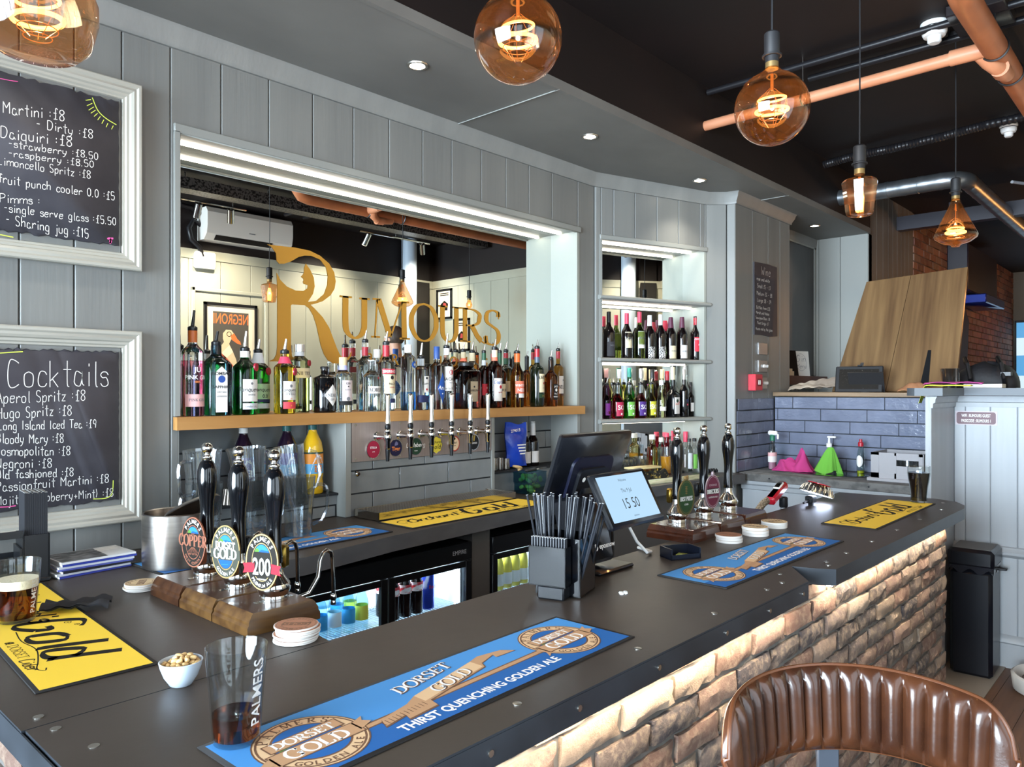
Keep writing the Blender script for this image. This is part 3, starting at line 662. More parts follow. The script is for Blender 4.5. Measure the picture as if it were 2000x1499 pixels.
for k, ch in enumerate('BAR & LOUNGE'):
    if ch != ' ': g = MB(); g.M = MF; g.text(ch, 0.075, (0, 0, 0), 0, 0.01, fn=lambda x, y, k=k: (s0 + (s1-s0)*k/11 + x, -0.0016, zb-0.02 + y)); g.build('small_letter', GOLD, mir, flat=True, normals=False)
# oak shelf with a wavy front edge
def oak_edge(x): return 2.675 - 0.012*math.sin(x*2.1) - 0.006*math.sin(x*5.3+1)
mb = MB(); n = 40
fr_ = [(1.168 + (3.535-1.168)*i/n, oak_edge(1.168 + (3.535-1.168)*i/n)) for i in range(n+1)]
mb.prism(fr_ + [(3.535, 2.695), (3.505, 2.70), (3.505, 2.893), (1.195, 2.893), (1.195, 2.70), (1.168, 2.695)], 1.482, 1.528)
for i in range(n+1): pass
tag(mb.build('oak_shelf', OAK, angle=50), 'thick oak plank shelf with a wavy edge under the mirror, carrying the spirits', 'shelf')
# light strips
def led(fr, a, b, d0, d1, z, label, grp):
    t = thing('led_strip', label, 'light strip', tuple(fr @ Vector(((a+b)/2, d0, z))), 0, grp); iv = Matrix.Translation(t.location).inverted()
    mb = MB(); mb.M = iv @ fr; mb.box((a, d0, z-0.008), (b, d1, z)); mb.build('diffuser', LED, t, flat=True)
    return t
WFR = frame(0, WY, 1, 0)
led(WFR, 1.195, 3.49, 0.10, 0.116, 2.545, 'long white light strip under the head of the mirror recess', None)
# niche mirror, shelves
mb = MB(); mb.M = AF; mb.box((0.046, 0.20, 1.10), (0.874, 0.205, 2.535)); tag(mb.build('niche_mirror', MIRROR, flat=True), 'tall narrow mirror lining the back of the shelf niche', 'mirror')
SHP = [(0.028, 0), (0.036, 0.006), (0.036, 0.018), (0.028, 0.025)]
for z, nm in ((2.165, 'upper grey niche shelf, empty, above the wine bottles'), (1.79, 'middle grey niche shelf carrying the wine bottles'), (1.418, 'lower grey niche shelf carrying the liqueur bottles')):
    mb = MB(); mb.M = AF
    mb.box((0.047, 0.0, z), (0.873, 0.198, z+0.025), 0)
    extrude(mb, [(0.0, z), (0.022, z), (0.032, z+0.007), (0.032, z+0.018), (0.022, z+0.025), (0.0, z+0.025)], 0.018, 0.912)
    tag(mb.build('niche_shelf', PALE), nm, 'shelf', 'grey shelves in the niche')
led(AF, 0.05, 0.86, 0.10, 0.114, 2.534, 'white light strip at the head of the shelf niche', 'light strips in the niche')
led(AF, 0.05, 0.86, 0.10, 0.114, 2.164, 'white light strip under the upper niche shelf', 'light strips in the niche')
led(AF, 0.06, 0.82, 0.12, 0.134, 1.789, 'white light strip under the wine shelf', 'light strips in the niche')
led(AF, 0.06, 0.82, 0.12, 0.134, 1.417, 'white light strip under the liqueur shelf', 'light strips in the niche')
# recessed downlights
HOT = M('downlight_lens', 0xffffff, 0.3, emit=0xfff3dc, es=40.0)
for (x, y), lb in zip(((1.958, 2.30), (3.101, 2.304), (4.21, 2.294), (6.0, 2.268), (0.75, 2.30)), ('first recessed downlight, above the left of the mirror', 'second recessed downlight, above the right end of the mirror', 'third recessed downlight, above the shelf niche', 'fourth recessed downlight, over the servery alcove', 'recessed downlight above the chalk menus, out past the near globe bulb')):
    t = thing('downlight', lb, 'ceiling light', (x, y, SZ), 0, 'recessed downlights')
    mb = MB(); mb.lathe([(0.043, -0.001), (0.041, -0.006), (0.031, -0.006), (0.029, 0.0)], 24, 0, cap=False); mb.build('bezel', SCREW, t)
    mb = MB(); mb.lathe([(0.029, -0.003), (0.0285, -0.002)], 20); mb.build('lens', HOT, t)
    spot((x, y, SZ-0.02), 15, (1.0, 0.93, 0.80), 110, 0.8)
# ---------------------------------------------------------------- bottles
def glass(name, h, rough=0.03, ior=1.36): return M(name, h, rough, trans=1.0, ior=ior)
GC = glass('clear_spirit_glass', 0xf3f6f5); GPINK = glass('pink_gin', 0xd98aa4); GBLUE = glass('pale_blue_glass', 0x6fb6cf); GGREEN = glass('green_gin_glass', 0x1f8f3c)
GYEL = glass('yellow_gin', 0xe6c33a); GLIME = glass('pale_lime_gin', 0xe3ecc0); GAMB = glass('amber_spirit', 0xb5692a); GRUM = glass('red_brown_spirit', 0x7a2f16); GDRK = glass('dark_liqueur', 0x4a160e)
GGOLD = glass('golden_whisky', 0xd39a3c); GDG = M('dark_green_glass', 0x0c1408, 0.08, coat=0.4); GBLK = M('black_bottle_glass', 0x08080a, 0.07, coat=0.4); GWINE = M('wine_glass_dark', 0x0d0708, 0.08, coat=0.4)
GWG = glass('green_wine_glass', 0x8aa04a); GBC = glass('blue_base_glass', 0x3f8fd0); GRED = glass('red_liqueur', 0xd8263c); GLG = glass('green_liqueur', 0x7fc83e); GMAG = glass('magenta_liqueur', 0xb0204e); GYL = glass('yellow_liqueur', 0xd9d63a); GPUR = glass('purple_liqueur', 0x7a2a6a)
GOJ = M('orange_juice', 0xf0a018, 0.25, coat=0.5); GPALEY = glass('pale_yellow_cordial', 0xf0e6a0); GTEAL = glass('teal_glass', 0x3fae8f)
def flat(name, h, rough=0.55): return M(name, h, rough)
LW = flat('label_white', 0xe3e0dc); LC = flat('label_cream', 0xdccfae); LT = flat('label_tan', 0x9c8a70); LR = flat('label_red', 0xc92a3c); LO = flat('label_orange', 0xe0745a); LP = flat('label_pink', 0xe2b0b0)
LB = flat('label_blue', 0x1f4fa0); LK = flat('label_black', 0x151517); LG = flat('label_dark_green', 0x1c3a24); LPU = flat('label_purple', 0x8a1f66); LCL = flat('label_frost', 0xc9cdd2); LNAVY = flat('label_navy', 0x1d2752); LGOLD = flat('label_gold', 0xb79a4a); LLIL = flat('label_lilac', 0xa9a8d6)
IK = flat('ink_black', 0x1b1b20); IG = flat('ink_grey', 0x77777c); IW = flat('ink_white', 0xf2f0ee); IR = flat('ink_red', 0xb3202e); IB = flat('ink_blue', 0x2a4f9c); IO = flat('ink_orange', 0xe8843c)
WRAPO = M('orange_foil', 0xb8622a, 0.4); WRAPR = M('red_foil', 0xa3202e, 0.35); WRAPW = M('white_wrap', 0xd9d9d8, 0.4); WRAPK = M('black_foil', 0x18181a, 0.4); WRAPP = M('pink_red_foil', 0xd0405a, 0.4); WRAPC = M('cork', 0xcdb78e, 0.7); WRAPS = M('silver_cap', 0xc9c9c8, 0.25, metal=0.7); WRAPB = M('blue_cap', 0x2b4c8a, 0.35); WRAPG = M('green_foil', 0x24553c, 0.4); WRAPV = M('wine_foil', 0x5a2a40, 0.4)
SEAL = M('red_wax_seal', 0x9a1f32, 0.35)
def depth(x, y): return x*math.cos(YAW) + y*math.sin(YAW)
def bottle(label, group, pos, w, vb, vs, vn, vt, vp=None, mat=GC, p=2.0, nw=None, neck=None, cap=None, labs=(), fill=None, seal=None, face=-90.0, top=GC, pour=CHROME, cat='bottle', name='bottle', sy=1.0, seg=24):
    x, y, z = pos; k = depth(x, y)/1480; R = w*k/2; H = lambda v: (vb-v)*k; rn = (nw or w*0.32)*k/2
    t = thing(name, label, cat, pos, 0, group)
    hs, hn, ht = H(vs), H(vn), H(vt); q = 1.0 if p == 2 else 0.84
    prof = [(R*0.86, 0.0), (R*0.97, R*0.06), (R, R*0.18), (R, hs)]
    for i in range(1, 6):
        a = i/6*PI; prof.append((rn + (R-rn)*(0.5+0.5*math.cos(a)), hs + (hn-hs)*i/6))
    prof += [(rn, hn), (rn, ht)]
    def rad(zz):
        for (r0, z0), (r1, z1) in zip(prof, prof[1:]):
            if z0 <= zz <= z1 and z1 > z0: return r0 + (r1-r0)*(zz-z0)/(z1-z0)
        return rn
    sh = dict(p=p, sx=1.0, sy=sy)
    if fill is None: mb = MB(); mb.lathe(prof, seg, 0, **sh); mb.build('glass_body', mat, t, angle=60)
    else:
        f = H(fill); mb = MB(); mb.lathe([q_ for q_ in prof if q_[1] < f] + [(rad(f), f)], seg, 0, **sh); mb.build('filled_body', mat, t, angle=60)
        mb = MB(); mb.lathe([(rad(f), f+0.0004)] + [q_ for q_ in prof if q_[1] > f+0.0005], seg, 0, **sh); mb.build('glass_neck', top, t, angle=60)
    def surf(a, zz, off):
        A = math.radians(a); c, s_ = math.cos(A), math.sin(A); kk = 1.0 if p == 2 else 1/((abs(c)**p+abs(s_)**p)**(1/p))
        r = rad(zz)*kk + off; return (r*c, r*s_*sy, zz)
    for lb in labs:
        v0, v1, half, lm, dth = lb[:5]; tx = lb[5] if len(lb) > 5 else (); shp = lb[6] if len(lb) > 6 else None
        z0, z1 = H(v1), H(v0); c = face + dth; mb = MB(); mats = [lm]
        def fn(i, j):
            if shp == 'diamond': wj = 1-abs(2*j-1)
            elif shp == 'arch': wj = 1.0 if j < 0.82 else math.sqrt(max(0, 1-((j-0.82)/0.18)**2))*0.95+0.05
            elif shp == 'oval': wj = math.sqrt(max(0.0, 1-(2*j-1)**2))
            else: wj = 1
            return surf(c + (2*i-1)*half*wj, z0 + (z1-z0)*j, 0.0006)
        mb.grid(fn, 10, 1 if shp is None else 10, 0)
        for (s_, v, hp, im, *ex) in tx:
            if im not in mats: mats.append(im)
            ri = rad((z0+z1)/2); zc = H(v); mode = ex[0] if ex else 'b'
            g = lambda X, Y: surf(c + math.degrees(X/ri), zc + Y, 0.0011)
            if mode == 'b': mb.text(s_, hp*k*1.4, (0, 0, 0), mats.index(im), 0.012, fn=lambda X, Y: g(X, Y-hp*k*0.5))
            elif mode == 's': serif(mb, s_, hp*k, lambda X, Y: g(X, Y-hp*k*0.5), mats.index(im), thick=0.2, thin=0.09)
            elif mode == 'h': hand(mb, s_, hp*k, lambda X, Y: g(X-hand_w(s_, hp*k)/2, Y-hp*k*0.5), hp*k*0.13, mats.index(im), shear=0.25)
            elif mode == 'r':   # filled round
                mb.poly([g(hp*k*math.cos(2*PI*i/14), hp*k*math.sin(2*PI*i/14)) for i in range(14)], mats.index(im))
            elif mode == 'bar':
                ww = ex[1]*k; mb.poly([g(-ww, -hp*k/2), (g(ww, -hp*k/2)), g(ww, hp*k/2), g(-ww, hp*k/2)], mats.index(im))
        mb.build('label', mats, t, flat=False, normals=False)
    if neck:
        for ne in (neck if isinstance(neck, list) else [neck]):
            a, b = H(ne[1]), H(ne[0]); mb = MB(); mb.lathe([(max(rad(a), rn)+0.0006, a), (rn+0.0008, b)], 18, 0, p=2 if p == 2 else 2.0); mb.build('neck_band', ne[2], t)
    if seal:
        mb = MB(); c = surf(face+seal[1], H(seal[0]), 0.0); n_ = Vector((c[0], c[1], 0)).normalized(); mb.cyl(Vector(c)-n_*0.002, Vector(c)+n_*0.004, seal[2]*k, 16); mb.build('wax_seal', SEAL, t)
    if vp is not None:
        tip = H(vp); mb = MB(); mb.lathe([(rn*1.02, ht), (rn*1.08, ht+0.003), (rn*1.08, ht+0.012), (rn*0.55, ht+0.018)], 14, 0)
        b = Vector((0, 0, ht+0.015)); e = Vector((0.004, -0.006, tip)); mb.tube([b, b.lerp(e, 0.5), e], [rn*0.42, rn*0.34, rn*0.26], 10, 1); mb.build('pourer', [BLK, pour], t)
    if cap:
        cm, ct, cw = cap; mb = MB(); r = cw*k/2; mb.lathe([(r, ht-0.004 if cw*k/2 > rn*1.02 else ht), (r, H(ct)-0.002), (r*0.92, H(ct))], 18); mb.build('cap', cm, t)
    return t
SHZ = 1.528
GS = 'spirits on the oak shelf'
def sp(label, u, w, vb, vs, vn, vt, Y=2.76, **k):
    # the shelf is the common base: keep the drawn heights, stand every bottle on it
    return bottle(label, GS, (X_at(u, Y), Y, SHZ), w, vb, vs, vn, vt, **k)
F = 2.738; B = 2.846
sp('pink gin bottle with orange foil neck, first on the oak shelf', 376, 43, 815, 692, 672, 648, F, vp=608, mat=GPINK, fill=707, nw=17, neck=(648, 671, WRAPO), pour=BLK,
   labs=[(772, 796, 62, LP, 0, [('PINK GIN', 783, 5, IG, 's')]), (716, 752, 5, GPINK, 0, [('JU', 724, 10, IW), ('PINK GIN', 739, 8, IW), ('100%', 748, 4, IO)])])
sp('square pale blue gin bottle with an arched white label', 422, 50, 813, 716, 692, 676, F, vp=648, mat=GBLUE, p=5, nw=17, neck=(676, 694, WRAPK), pour=BLK, face=-96,
   labs=[(718, 806, 25, LW, 4, [('BOMBAY', 731, 6, IK), ('', 0, 0, IK), ('o', 742, 7, IB, 'r'), ('SAPPHIRE', 757, 5.5, IK), ('DRY GIN', 767, 3, IG), ('LONDON', 775, 3, IG), ('.', 798, 2, IG)], 'arch')])
sp('green gin bottle with red seal and white script label, front one', 478, 48, 813, 724, 702, 689, F, vp=650, mat=GGREEN, nw=17, neck=(689, 701, WRAPW), seal=(720, 35, 8),
   labs=[(744, 787, 42, LW, 6, [('Tanqueray', 763, 8, IK, 'h'), ('o', 752, 2.5, IG, 'r'), ('IMPORTED', 774, 2.5, IG)]), (790, 802, 42, LCL, 6, [('london dry', 796, 4, IG, 'h')])])
sp('green gin bottle with 0.0 label, behind the front green one', 504, 44, 810, 724, 704, 692, B, vp=665, mat=GGREEN, nw=16, neck=(692, 712, LCL), seal=(728, 30, 7.5),
   labs=[(752, 782, 45, flat('label_pale_green', 0xa9c49a), 8, [('Tanqueray', 763, 7, IK, 'h'), ('0.0', 776, 7, IK)]), (782, 788, 45, LNAVY, 8), (790, 800, 45, LCL, 8)])
sp('yellow gin bottle with red seal and pink neck', 556, 41, 811, 722, 706, 694, F, vp=665, mat=GYEL, nw=16, neck=(700, 713, WRAPP), seal=(729, 35, 7.5),
   labs=[(748, 784, 44, LW, 6, [('o', 757, 3, IG, 'r'), ('Tanqueray', 764, 6, IK, 'h'), ('SEVILLA', 772, 5, IG, 's'), ('de', 781, 3, IO)]), (788, 801, 44, flat('label_coral', 0xd6444e), 6, [('o', 795, 1.5, IO, 'r')])])
sp('tall pale lime gin bottle with silver stopper and cream label', 585, 39, 810, 712, 698, 690, B, mat=GLIME, nw=17, neck=(690, 700, LCL), cap=(WRAPS, 677, 20), seal=(714, 35, 6),
   labs=[(724, 743, 60, LC, 0, [('No. TEN', 734, 6, IK, 's')])])
sp('squat black gin bottle with white diamond label', 634, 44, 809, 742, 734, 722, F, mat=GBLK, nw=15, cap=(WRAPK, 719, 17),
   labs=[(754, 796, 46, LW, 10, [('HENDRICK', 775, 6, IG, 's'), ('GIN', 783, 4, IG)], 'diamond')])
sp('small clear gin bottle with floral label and lilac neck', 670, 36, 808, 740, 722, 715, F, mat=GC, nw=15, neck=(716, 726, LLIL), cap=(WRAPC, 701, 16),
   labs=[(746, 786, 40, flat('label_floral', 0xd8c9c9), 0, [('GIN', 752, 4, IK, 's'), ('o', 758, 1.6, IK, 'r'), ('botanic', 764, 3, IG, 'h'), ('o', 782, 4, IG, 'r')]), (786, 794, 60, LK, 0)])
sp('tall vodka bottle with red neck, rear one of the two', 713, 34, 806, 713, 700, 673, B, vp=650, mat=GC, nw=12, neck=[(682, 699, WRAPR)])
sp('round shouldered clear bottle with a white paper band', 726, 34, 804, 738, 724, 706, F, mat=GC, nw=16, cap=(LCL, 704, 15),
   labs=[(755, 769, 60, LW, 0, [('CAORUNN', 762, 7, IK, 's')]), (738, 746, 12, GC, 12, [('*', 741, 9, IR)])])
sp('white capped clear bottle between the two vodka bottles', 736, 26, 800, 716, 704, 696, B, mat=GC, nw=12, cap=(WRAPW, 681, 14))
sp('tall vodka bottle with red band and cream shield label', 754, 35, 803, 712, 698, 674, F, vp=648, mat=GC, nw=13, neck=[(675, 697, WRAPR)],
   labs=[(721, 731, 62, LR, 0, [('SMIRNOFF', 726, 5.5, IW)]), (732, 769, 55, LC, 5, [('o', 738, 4, IK, 'r'), ('No.21', 750, 4.5, IK), ('VODKA', 757, 2.5, IR)]), (779, 787, 30, LNAVY, 20)])
sp('tall clear vodka bottle fading to a blue base', 797, 29, 804, 702, 694, 690, F, mat=GBC, fill=768, nw=14, cap=(WRAPW, 676, 15),
   labs=[(708, 722, 30, LB, 20, [('o', 715, 3, LCL, 'r')], 'oval'), (727, 733, 4, GC, 0, [('CIROC', 730, 4, IG)])])
sp('square shouldered tequila bottle with navy foot band', 822, 27, 802, 725, 716, 702, F, vp=671, mat=GC, p=3.5, nw=13, neck=(702, 716, LCL),
   labs=[(736, 768, 28, LW, 14, [('Cuervo', 750, 5, IK, 'h'), ('o', 762, 2.2, IR, 'r'), ('o', 740, 2.5, IK, 'r')]), (773, 787, 66, LNAVY, 0)])
sp('textured clear bottle with blue cap and blue diamond label', 853, 27, 800, 717, 708, 700, F, mat=GC, p=3, nw=11, cap=(WRAPB, 677, 12),
   labs=[(728, 788, 48, LB, 12, [('Azul', 757, 7, IW, 'h'), ('o', 769, 1.5, IW, 'r')], 'diamond')])
sp('clear rum bottle with round red badge and white label', 872, 26, 799, 715, 702, 680, F, vp=651, mat=GC, nw=12, neck=(680, 693, WRAPW),
   labs=[(716, 763, 58, LW, 4, [('o', 727, 5, IR, 'r'), ('BACARDI', 740, 6, IK), ('superior', 747, 2.5, IG), ('Carta Blanca', 758, 4, IK, 'h')])])
sp('cream and red necked bottle, left one behind the square amaretto', 905, 24, 797, 712, 702, 688, B+0.02, vp=669, mat=GGOLD, nw=9, neck=[(688, 700, LC), (700, 706, LO)])
sp('large square dark red liqueur bottle with black cap and tan label', 910, 48, 799, 728, 718, 714, F, mat=GDRK, p=6, nw=24, cap=(WRAPK, 709, 30), face=-96,
   labs=[(746, 785, 22, LT, 4, [('o', 756, 2, IK, 'r'), ('DISARONNO', 763, 4, IK, 's'), ('', 0, 0, IK)])])
sp('cream necked bottle, right one behind the square amaretto', 922, 26, 797, 715, 705, 690, B, vp=669, mat=GGOLD, nw=11, neck=(690, 706, LC))
sp('slim dark red bottle with a dark green neck', 945, 22, 797, 724, 712, 690, F+0.04, vp=674, mat=GDRK, nw=8, neck=[(690, 704, WRAPG), (704, 714, LCL)], labs=[(750, 772, 60, LR, 0, [('o', 758, 3, IW, 'r')])])
sp('spiced rum bottle with a cream neck and a white picture label', 966, 30, 796, 716, 702, 682, F-0.01, vp=661, mat=GRUM, nw=11, neck=[(683, 697, LC), (697, 704, LO)],
   labs=[(738, 782, 56, LW, 6, [('Captain', 745, 6, IB, 'h'), ('o', 755, 3.5, IR, 'r'), ('spiced', 765, 3, IR, 'h'), ('', 774, 4, LGOLD, 'bar', 11)])])
sp('dark rum bottle with a small cream label, behind the spiced rum', 976, 24, 796, 728, 716, 690, B-0.05, vp=670, mat=GRUM, nw=8, neck=(690, 712, WRAPG), labs=[(750, 777, 60, LC, 10, [('RUM', 762, 5, IK)])])
sp('dark green bottle with red and green neck bands', 988, 28, 795, 722, 712, 688, B, vp=668, mat=GDG, nw=9, neck=[(690, 700, WRAPR), (700, 712, WRAPG)], labs=[(745, 765, 50, LC, 0)])
sp('long necked amber bottle with orange foil and an orange label', 1010, 27, 795, 734, 708, 690, F, vp=671, mat=GGOLD, nw=11, neck=(690, 707, M('bright_orange_foil', 0xe0662a, 0.4)),
   labs=[(744, 768, 62, LO, 0, [('WHITLEY', 752, 5, IW), ('NEILL', 761, 6, IW)]), (768, 776, 45, LW, 12)])
sp('black necked amber bottle behind the orange one', 1029, 20, 793, 733, 722, 700, B, vp=685, mat=GAMB, nw=8, neck=(700, 722, WRAPK))
sp('dark green whiskey bottle with cream label and red blue neck', 1049, 28, 794, 722, 708, 681, F, vp=663, mat=GDG, nw=10, neck=[(681, 697, WRAPR), (697, 708, M('grey_blue_foil', 0x4f5e70, 0.4))],
   labs=[(730, 766, 50, LC, 18, [('JAMESON', 737, 6, IK, 's'), ('o', 748, 2.5, IR, 'r'), ('whiskey', 757, 2, IG)]), (768, 777, 50, LG, 18, [('irish', 772, 4, LGOLD, 'h')])])
sp('square whiskey bottle with a black label and black neck', 1076, 22, 792, 734, 722, 701, F, vp=682, mat=GAMB, p=4, nw=9, neck=(701, 722, WRAPK),
   labs=[(748, 779, 38, LK, 14, [('JACK', 753, 3.5, IW), ('o', 760, 3, IW, 'r'), ('No.7', 767, 3.5, IW), ('WHISKEY', 773, 2.5, IW)])])
sp('golden whisky bottle with red neck and white label, last on the oak shelf', 1090, 21, 791, 718, 708, 684, F+0.06, vp=668, mat=GGOLD, nw=8, neck=(685, 699, WRAPR),
   labs=[(733, 767, 55, LW, 16, [('o', 741, 2, IG, 'r'), ("BELL'S", 754, 7, IK), ('', 769, 4, WRAPV, 'bar', 6)])])

# niche: wine above, liqueurs in the middle, mixers on the counter
AFt = Vector((0.85, -0.27)).normalized(); AFn = Vector((-AFt.y, AFt.x))
def niche_at(u, off, z):
    t = (u-1000)/1480; fx, fy = math.cos(YAW), math.sin(YAW); r = Vector((fx + fy*t, fy - fx*t)); o = Vector((3.677, 2.69)) + AFn*off
    k = (o.x*(-AFt.y) + o.y*AFt.x)/(r.x*(-AFt.y) + r.y*AFt.x); return (r.x*k, r.y*k, z)
AFDEG = math.degrees(math.atan2(-AFn.y, -AFn.x))
def nb(group, label, u, off, z, w, vb, vs, vn, vt, **k):
    return bottle(label, group, niche_at(u, off, z), w, vb, vs, vn, vt, face=AFDEG, **k)
GW = 'wine bottles in the niche'
def wine(label, u, off, foil, lm, v0=665, v1=694, tx=(), mat=GWINE, vt=606, w=21): nb(GW, label, u, off, 1.8155, w, 697, 648, 628, vt+2, mat=mat, nw=8, neck=(vt+1, vt+21, foil), cap=(foil, vt, 8.4), labs=[(v0, v1, 58, lm, 4, list(tx))] if lm else [])
FO, BO = 0.08, 0.14
wine('dark wine bottle with a charcoal label, first on the wine shelf', 1189, FO, WRAPK, flat('label_charcoal', 0x3a3a40), 665, 693, [('NOIR', 672, 3, IG)], vt=606, w=24)
wine('red capped wine bottle with wide cream label', 1224, FO, WRAPP, LC, 645, 676, [('VINA', 658, 4, IG, 's')], vt=608)
wine('green glass wine bottle with pink cap and cream label', 1249, FO, WRAPP, LW, 643, 676, [('BLANC', 656, 4, IG, 's')], mat=GWG, vt=605)
PAT = M('label_black_white_swirl', 0xd9d5d2, 0.55, noise=((160, 160, 160), 0x141416, 0.48, 0.54))
wine('white capped dark wine bottle with a swirl label, left of the pair', 1269, FO, WRAPW, PAT, 673, 696, vt=611)
wine('white capped dark wine bottle with a swirl label, right of the pair', 1290, FO, WRAPW, PAT, 672, 696, vt=609)
wine('coral capped wine bottle peeping from the back row', 1299, BO, WRAPP, None, vt=620)
wine('purple foil wine bottle with cream label, left of the two', 1310, FO, WRAPV, LC, 670, 695, [('ROUGE', 680, 3, IG, 's')], vt=614)
wine('purple foil wine bottle with white label, right of the two', 1332, FO, WRAPV, LW, 668, 694, [('MERLOT', 680, 3, IG, 's')], vt=613)
nb(GW, 'squat fortified wine bottle with red label, last on the wine shelf', 1359, 0.08, 1.8155, 22, 699, 648, 632, 614, mat=GWINE, nw=9, neck=(616, 630, WRAPR), cap=(WRAPK, 613, 9.5), labs=[(654, 682, 60, LR, 4, [('COCKBURN', 658, 3, IW), ('port', 668, 3, IW)])])
GL_ = 'liqueur bottles in the niche'
def liq(label, u, off, w, vs, vn, vt, **k): nb(GL_, label, u, off, 1.4435, w, 815, vs, vn, vt, **k)
SO = [('SO', 793, 9, IW), ('o', 806, 2, IW, 'r')]
liq('purple patterned liqueur bottle at the left end of the liqueur shelf', 1185, 0.06, 15, 780, 768, 750, vp=735, mat=GPUR, nw=7, labs=[(785, 808, 55, flat('label_violet_yellow', 0x7a2a86), 0, [('o', 803, 3, GYL, 'r')])])
liq('red sour liqueur bottle with white swirl', 1206, 0.06, 24, 783, 766, 750, vp=736, mat=GRED, fill=766, nw=9, labs=[(783, 810, 50, flat('label_magenta', 0xb0264a), 4, SO)])
liq('lime green sour liqueur bottle with white swirl', 1229, 0.06, 23, 783, 766, 750, vp=738, mat=GLG, fill=768, nw=9, labs=[(783, 810, 50, flat('label_leaf', 0x6fb04a), 4, SO)])
liq('magenta and violet sour liqueur bottle with white swirl', 1251, 0.06, 24, 783, 766, 750, vp=736, mat=GMAG, fill=766, nw=9, labs=[(783, 810, 50, flat('label_violet', 0x4a2a7a), 4, SO)])
liq('yellow sour liqueur bottle with white swirl', 1272, 0.06, 20, 783, 766, 750, vp=738, mat=GYL, nw=8, labs=[(783, 810, 50, flat('label_lemon', 0xc4bf35), 4, SO)])
liq('clear liqueur bottle with a broad white band', 1292, 0.06, 18, 782, 766, 752, mat=GC, nw=9, cap=(WRAPW, 742, 9), labs=[(794, 802, 60, LW, 0)])
liq('black square herb liqueur bottle with a stag style red and white label', 1314, 0.06, 24, 772, 760, 742, mat=GBLK, p=5, nw=9, neck=(742, 756, WRAPK), cap=(LC, 717, 8), labs=[(776, 808, 34, LW, 6, [('o', 783, 3.4, LG, 'r'), ('JAGER', 789, 3, LO), ('', 786, 3, LR, 'bar', 6)])])
liq('black liqueur bottle with a small pink emblem', 1336, 0.06, 18, 765, 752, 742, mat=GBLK, nw=7, cap=(WRAPS, 722, 6), labs=[(780, 800, 40, LK, 6, [('o', 791, 1.8, WRAPP, 'r'), ('o', 783, 3, LNAVY, 'r')])])
liq('small dark liqueur bottle with white label', 1349, 0.10, 13, 778, 768, 755, mat=GDRK, nw=5, cap=(WRAPK, 748, 5), labs=[(788, 805, 45, LW, 4)])
liq('slim pale liqueur bottle with a tall pourer, last on the liqueur shelf', 1360, 0.10, 14, 752, 742, 730, vp=712, mat=GLIME, nw=6)
for label, u, mat, cm, vt in (('dark bottle with a pink white cap, rear left of the liqueur shelf', 1184, GDRK, LP, 718), ('clear bottle behind the red sour liqueur', 1209, GPALEY, WRAPW, 720), ('green bottle with a teal cap behind the lime liqueur', 1229, GGREEN, M('teal_foil', 0x2f8f80, 0.35), 718), ('clear bottle behind the magenta liqueur', 1252, GC, WRAPS, 720),
     ('dark capped bottle behind the yellow liqueur', 1274, GDRK, WRAPK, 722), ('cork topped bottle behind the clear liqueur', 1293, GPALEY, WRAPC, 722), ('red topped bottle behind the stag liqueur', 1303, GDRK, WRAPR, 726), ('clear bottle with chrome top in the rear right corner', 1338, GC, WRAPS, 716)):
    liq(label, u, 0.145, 19, 766, 744, vt+8, mat=mat, nw=8, neck=(vt+8, vt+18, cm), cap=(cm, vt, 8.5))
# ---------------------------------------------------------------- things on the bar
def plan(x, y, z, rz=0.0): return Matrix.Translation((x, y, z)) @ Matrix.Rotation(rz, 4, 'Z')
def arc_text(mb, text, fn, rx, ry, a0, a1, size, m, flip=False, serifed=False):
    """characters along an ellipse from angle a0 to a1 (degrees)"""
    n = len(text)
    for i, ch in enumerate(text):
        if ch == ' ': continue
        a = math.radians(a0 + (a1-a0)*(i/(n-1) if n > 1 else 0.5)); cx, cy = rx*math.cos(a), ry*math.sin(a)
        th = math.atan2(cy/(ry*ry), cx/(rx*rx)) - PI/2 + (PI if flip else 0); c, s_ = math.cos(th), math.sin(th)
        g = lambda X, Y: fn(cx + (X*c - (Y-size*0.36)*s_), cy + (X*s_ + (Y-size*0.36)*c))
        if serifed: serif(mb, ch, size*0.75, g, m, thick=0.2, thin=0.08)
        else: mb.text(ch, size, (0, 0, 0), m, 0.02, fn=g)
def ell(rx, ry, cx=0, cy=0, n=36): return [(cx + rx*math.cos(2*PI*i/n), cy + ry*math.sin(2*PI*i/n)) for i in range(n)]
def ring(mb, fn, r0, r1, m, n=40):
    a, b = ell(*r0, n=n), ell(*r1, n=n); vs = [fn(*p) for p in a] + [fn(*p) for p in b]
    mb.add(vs, [(i, (i+1) % n, n+(i+1) % n, n+i) for i in range(n)], m)
RUB = M('black_rubber_mat', 0x1b1a1a, 0.75); SKYB = M('mat_sky_blue', 0x4a8cc8, 0.6, spec=0.15); DEEP = M('mat_deep_blue', 0x275f9f, 0.6, spec=0.15); TANB = M('print_tan', 0xb78d67, 0.6); TAND = M('print_brown', 0x6b4a35, 0.6); TANL = M('print_pale_tan', 0xd8b48a, 0.6)
PW = M('print_white', 0xeceae6, 0.6, spec=0.15); PG = M('print_green', 0x5a8f3c, 0.6, spec=0.15); YEL = M('mat_yellow', 0xe6c034, 0.6); PK = M('print_black', 0x1d1a16, 0.6, spec=0.15)
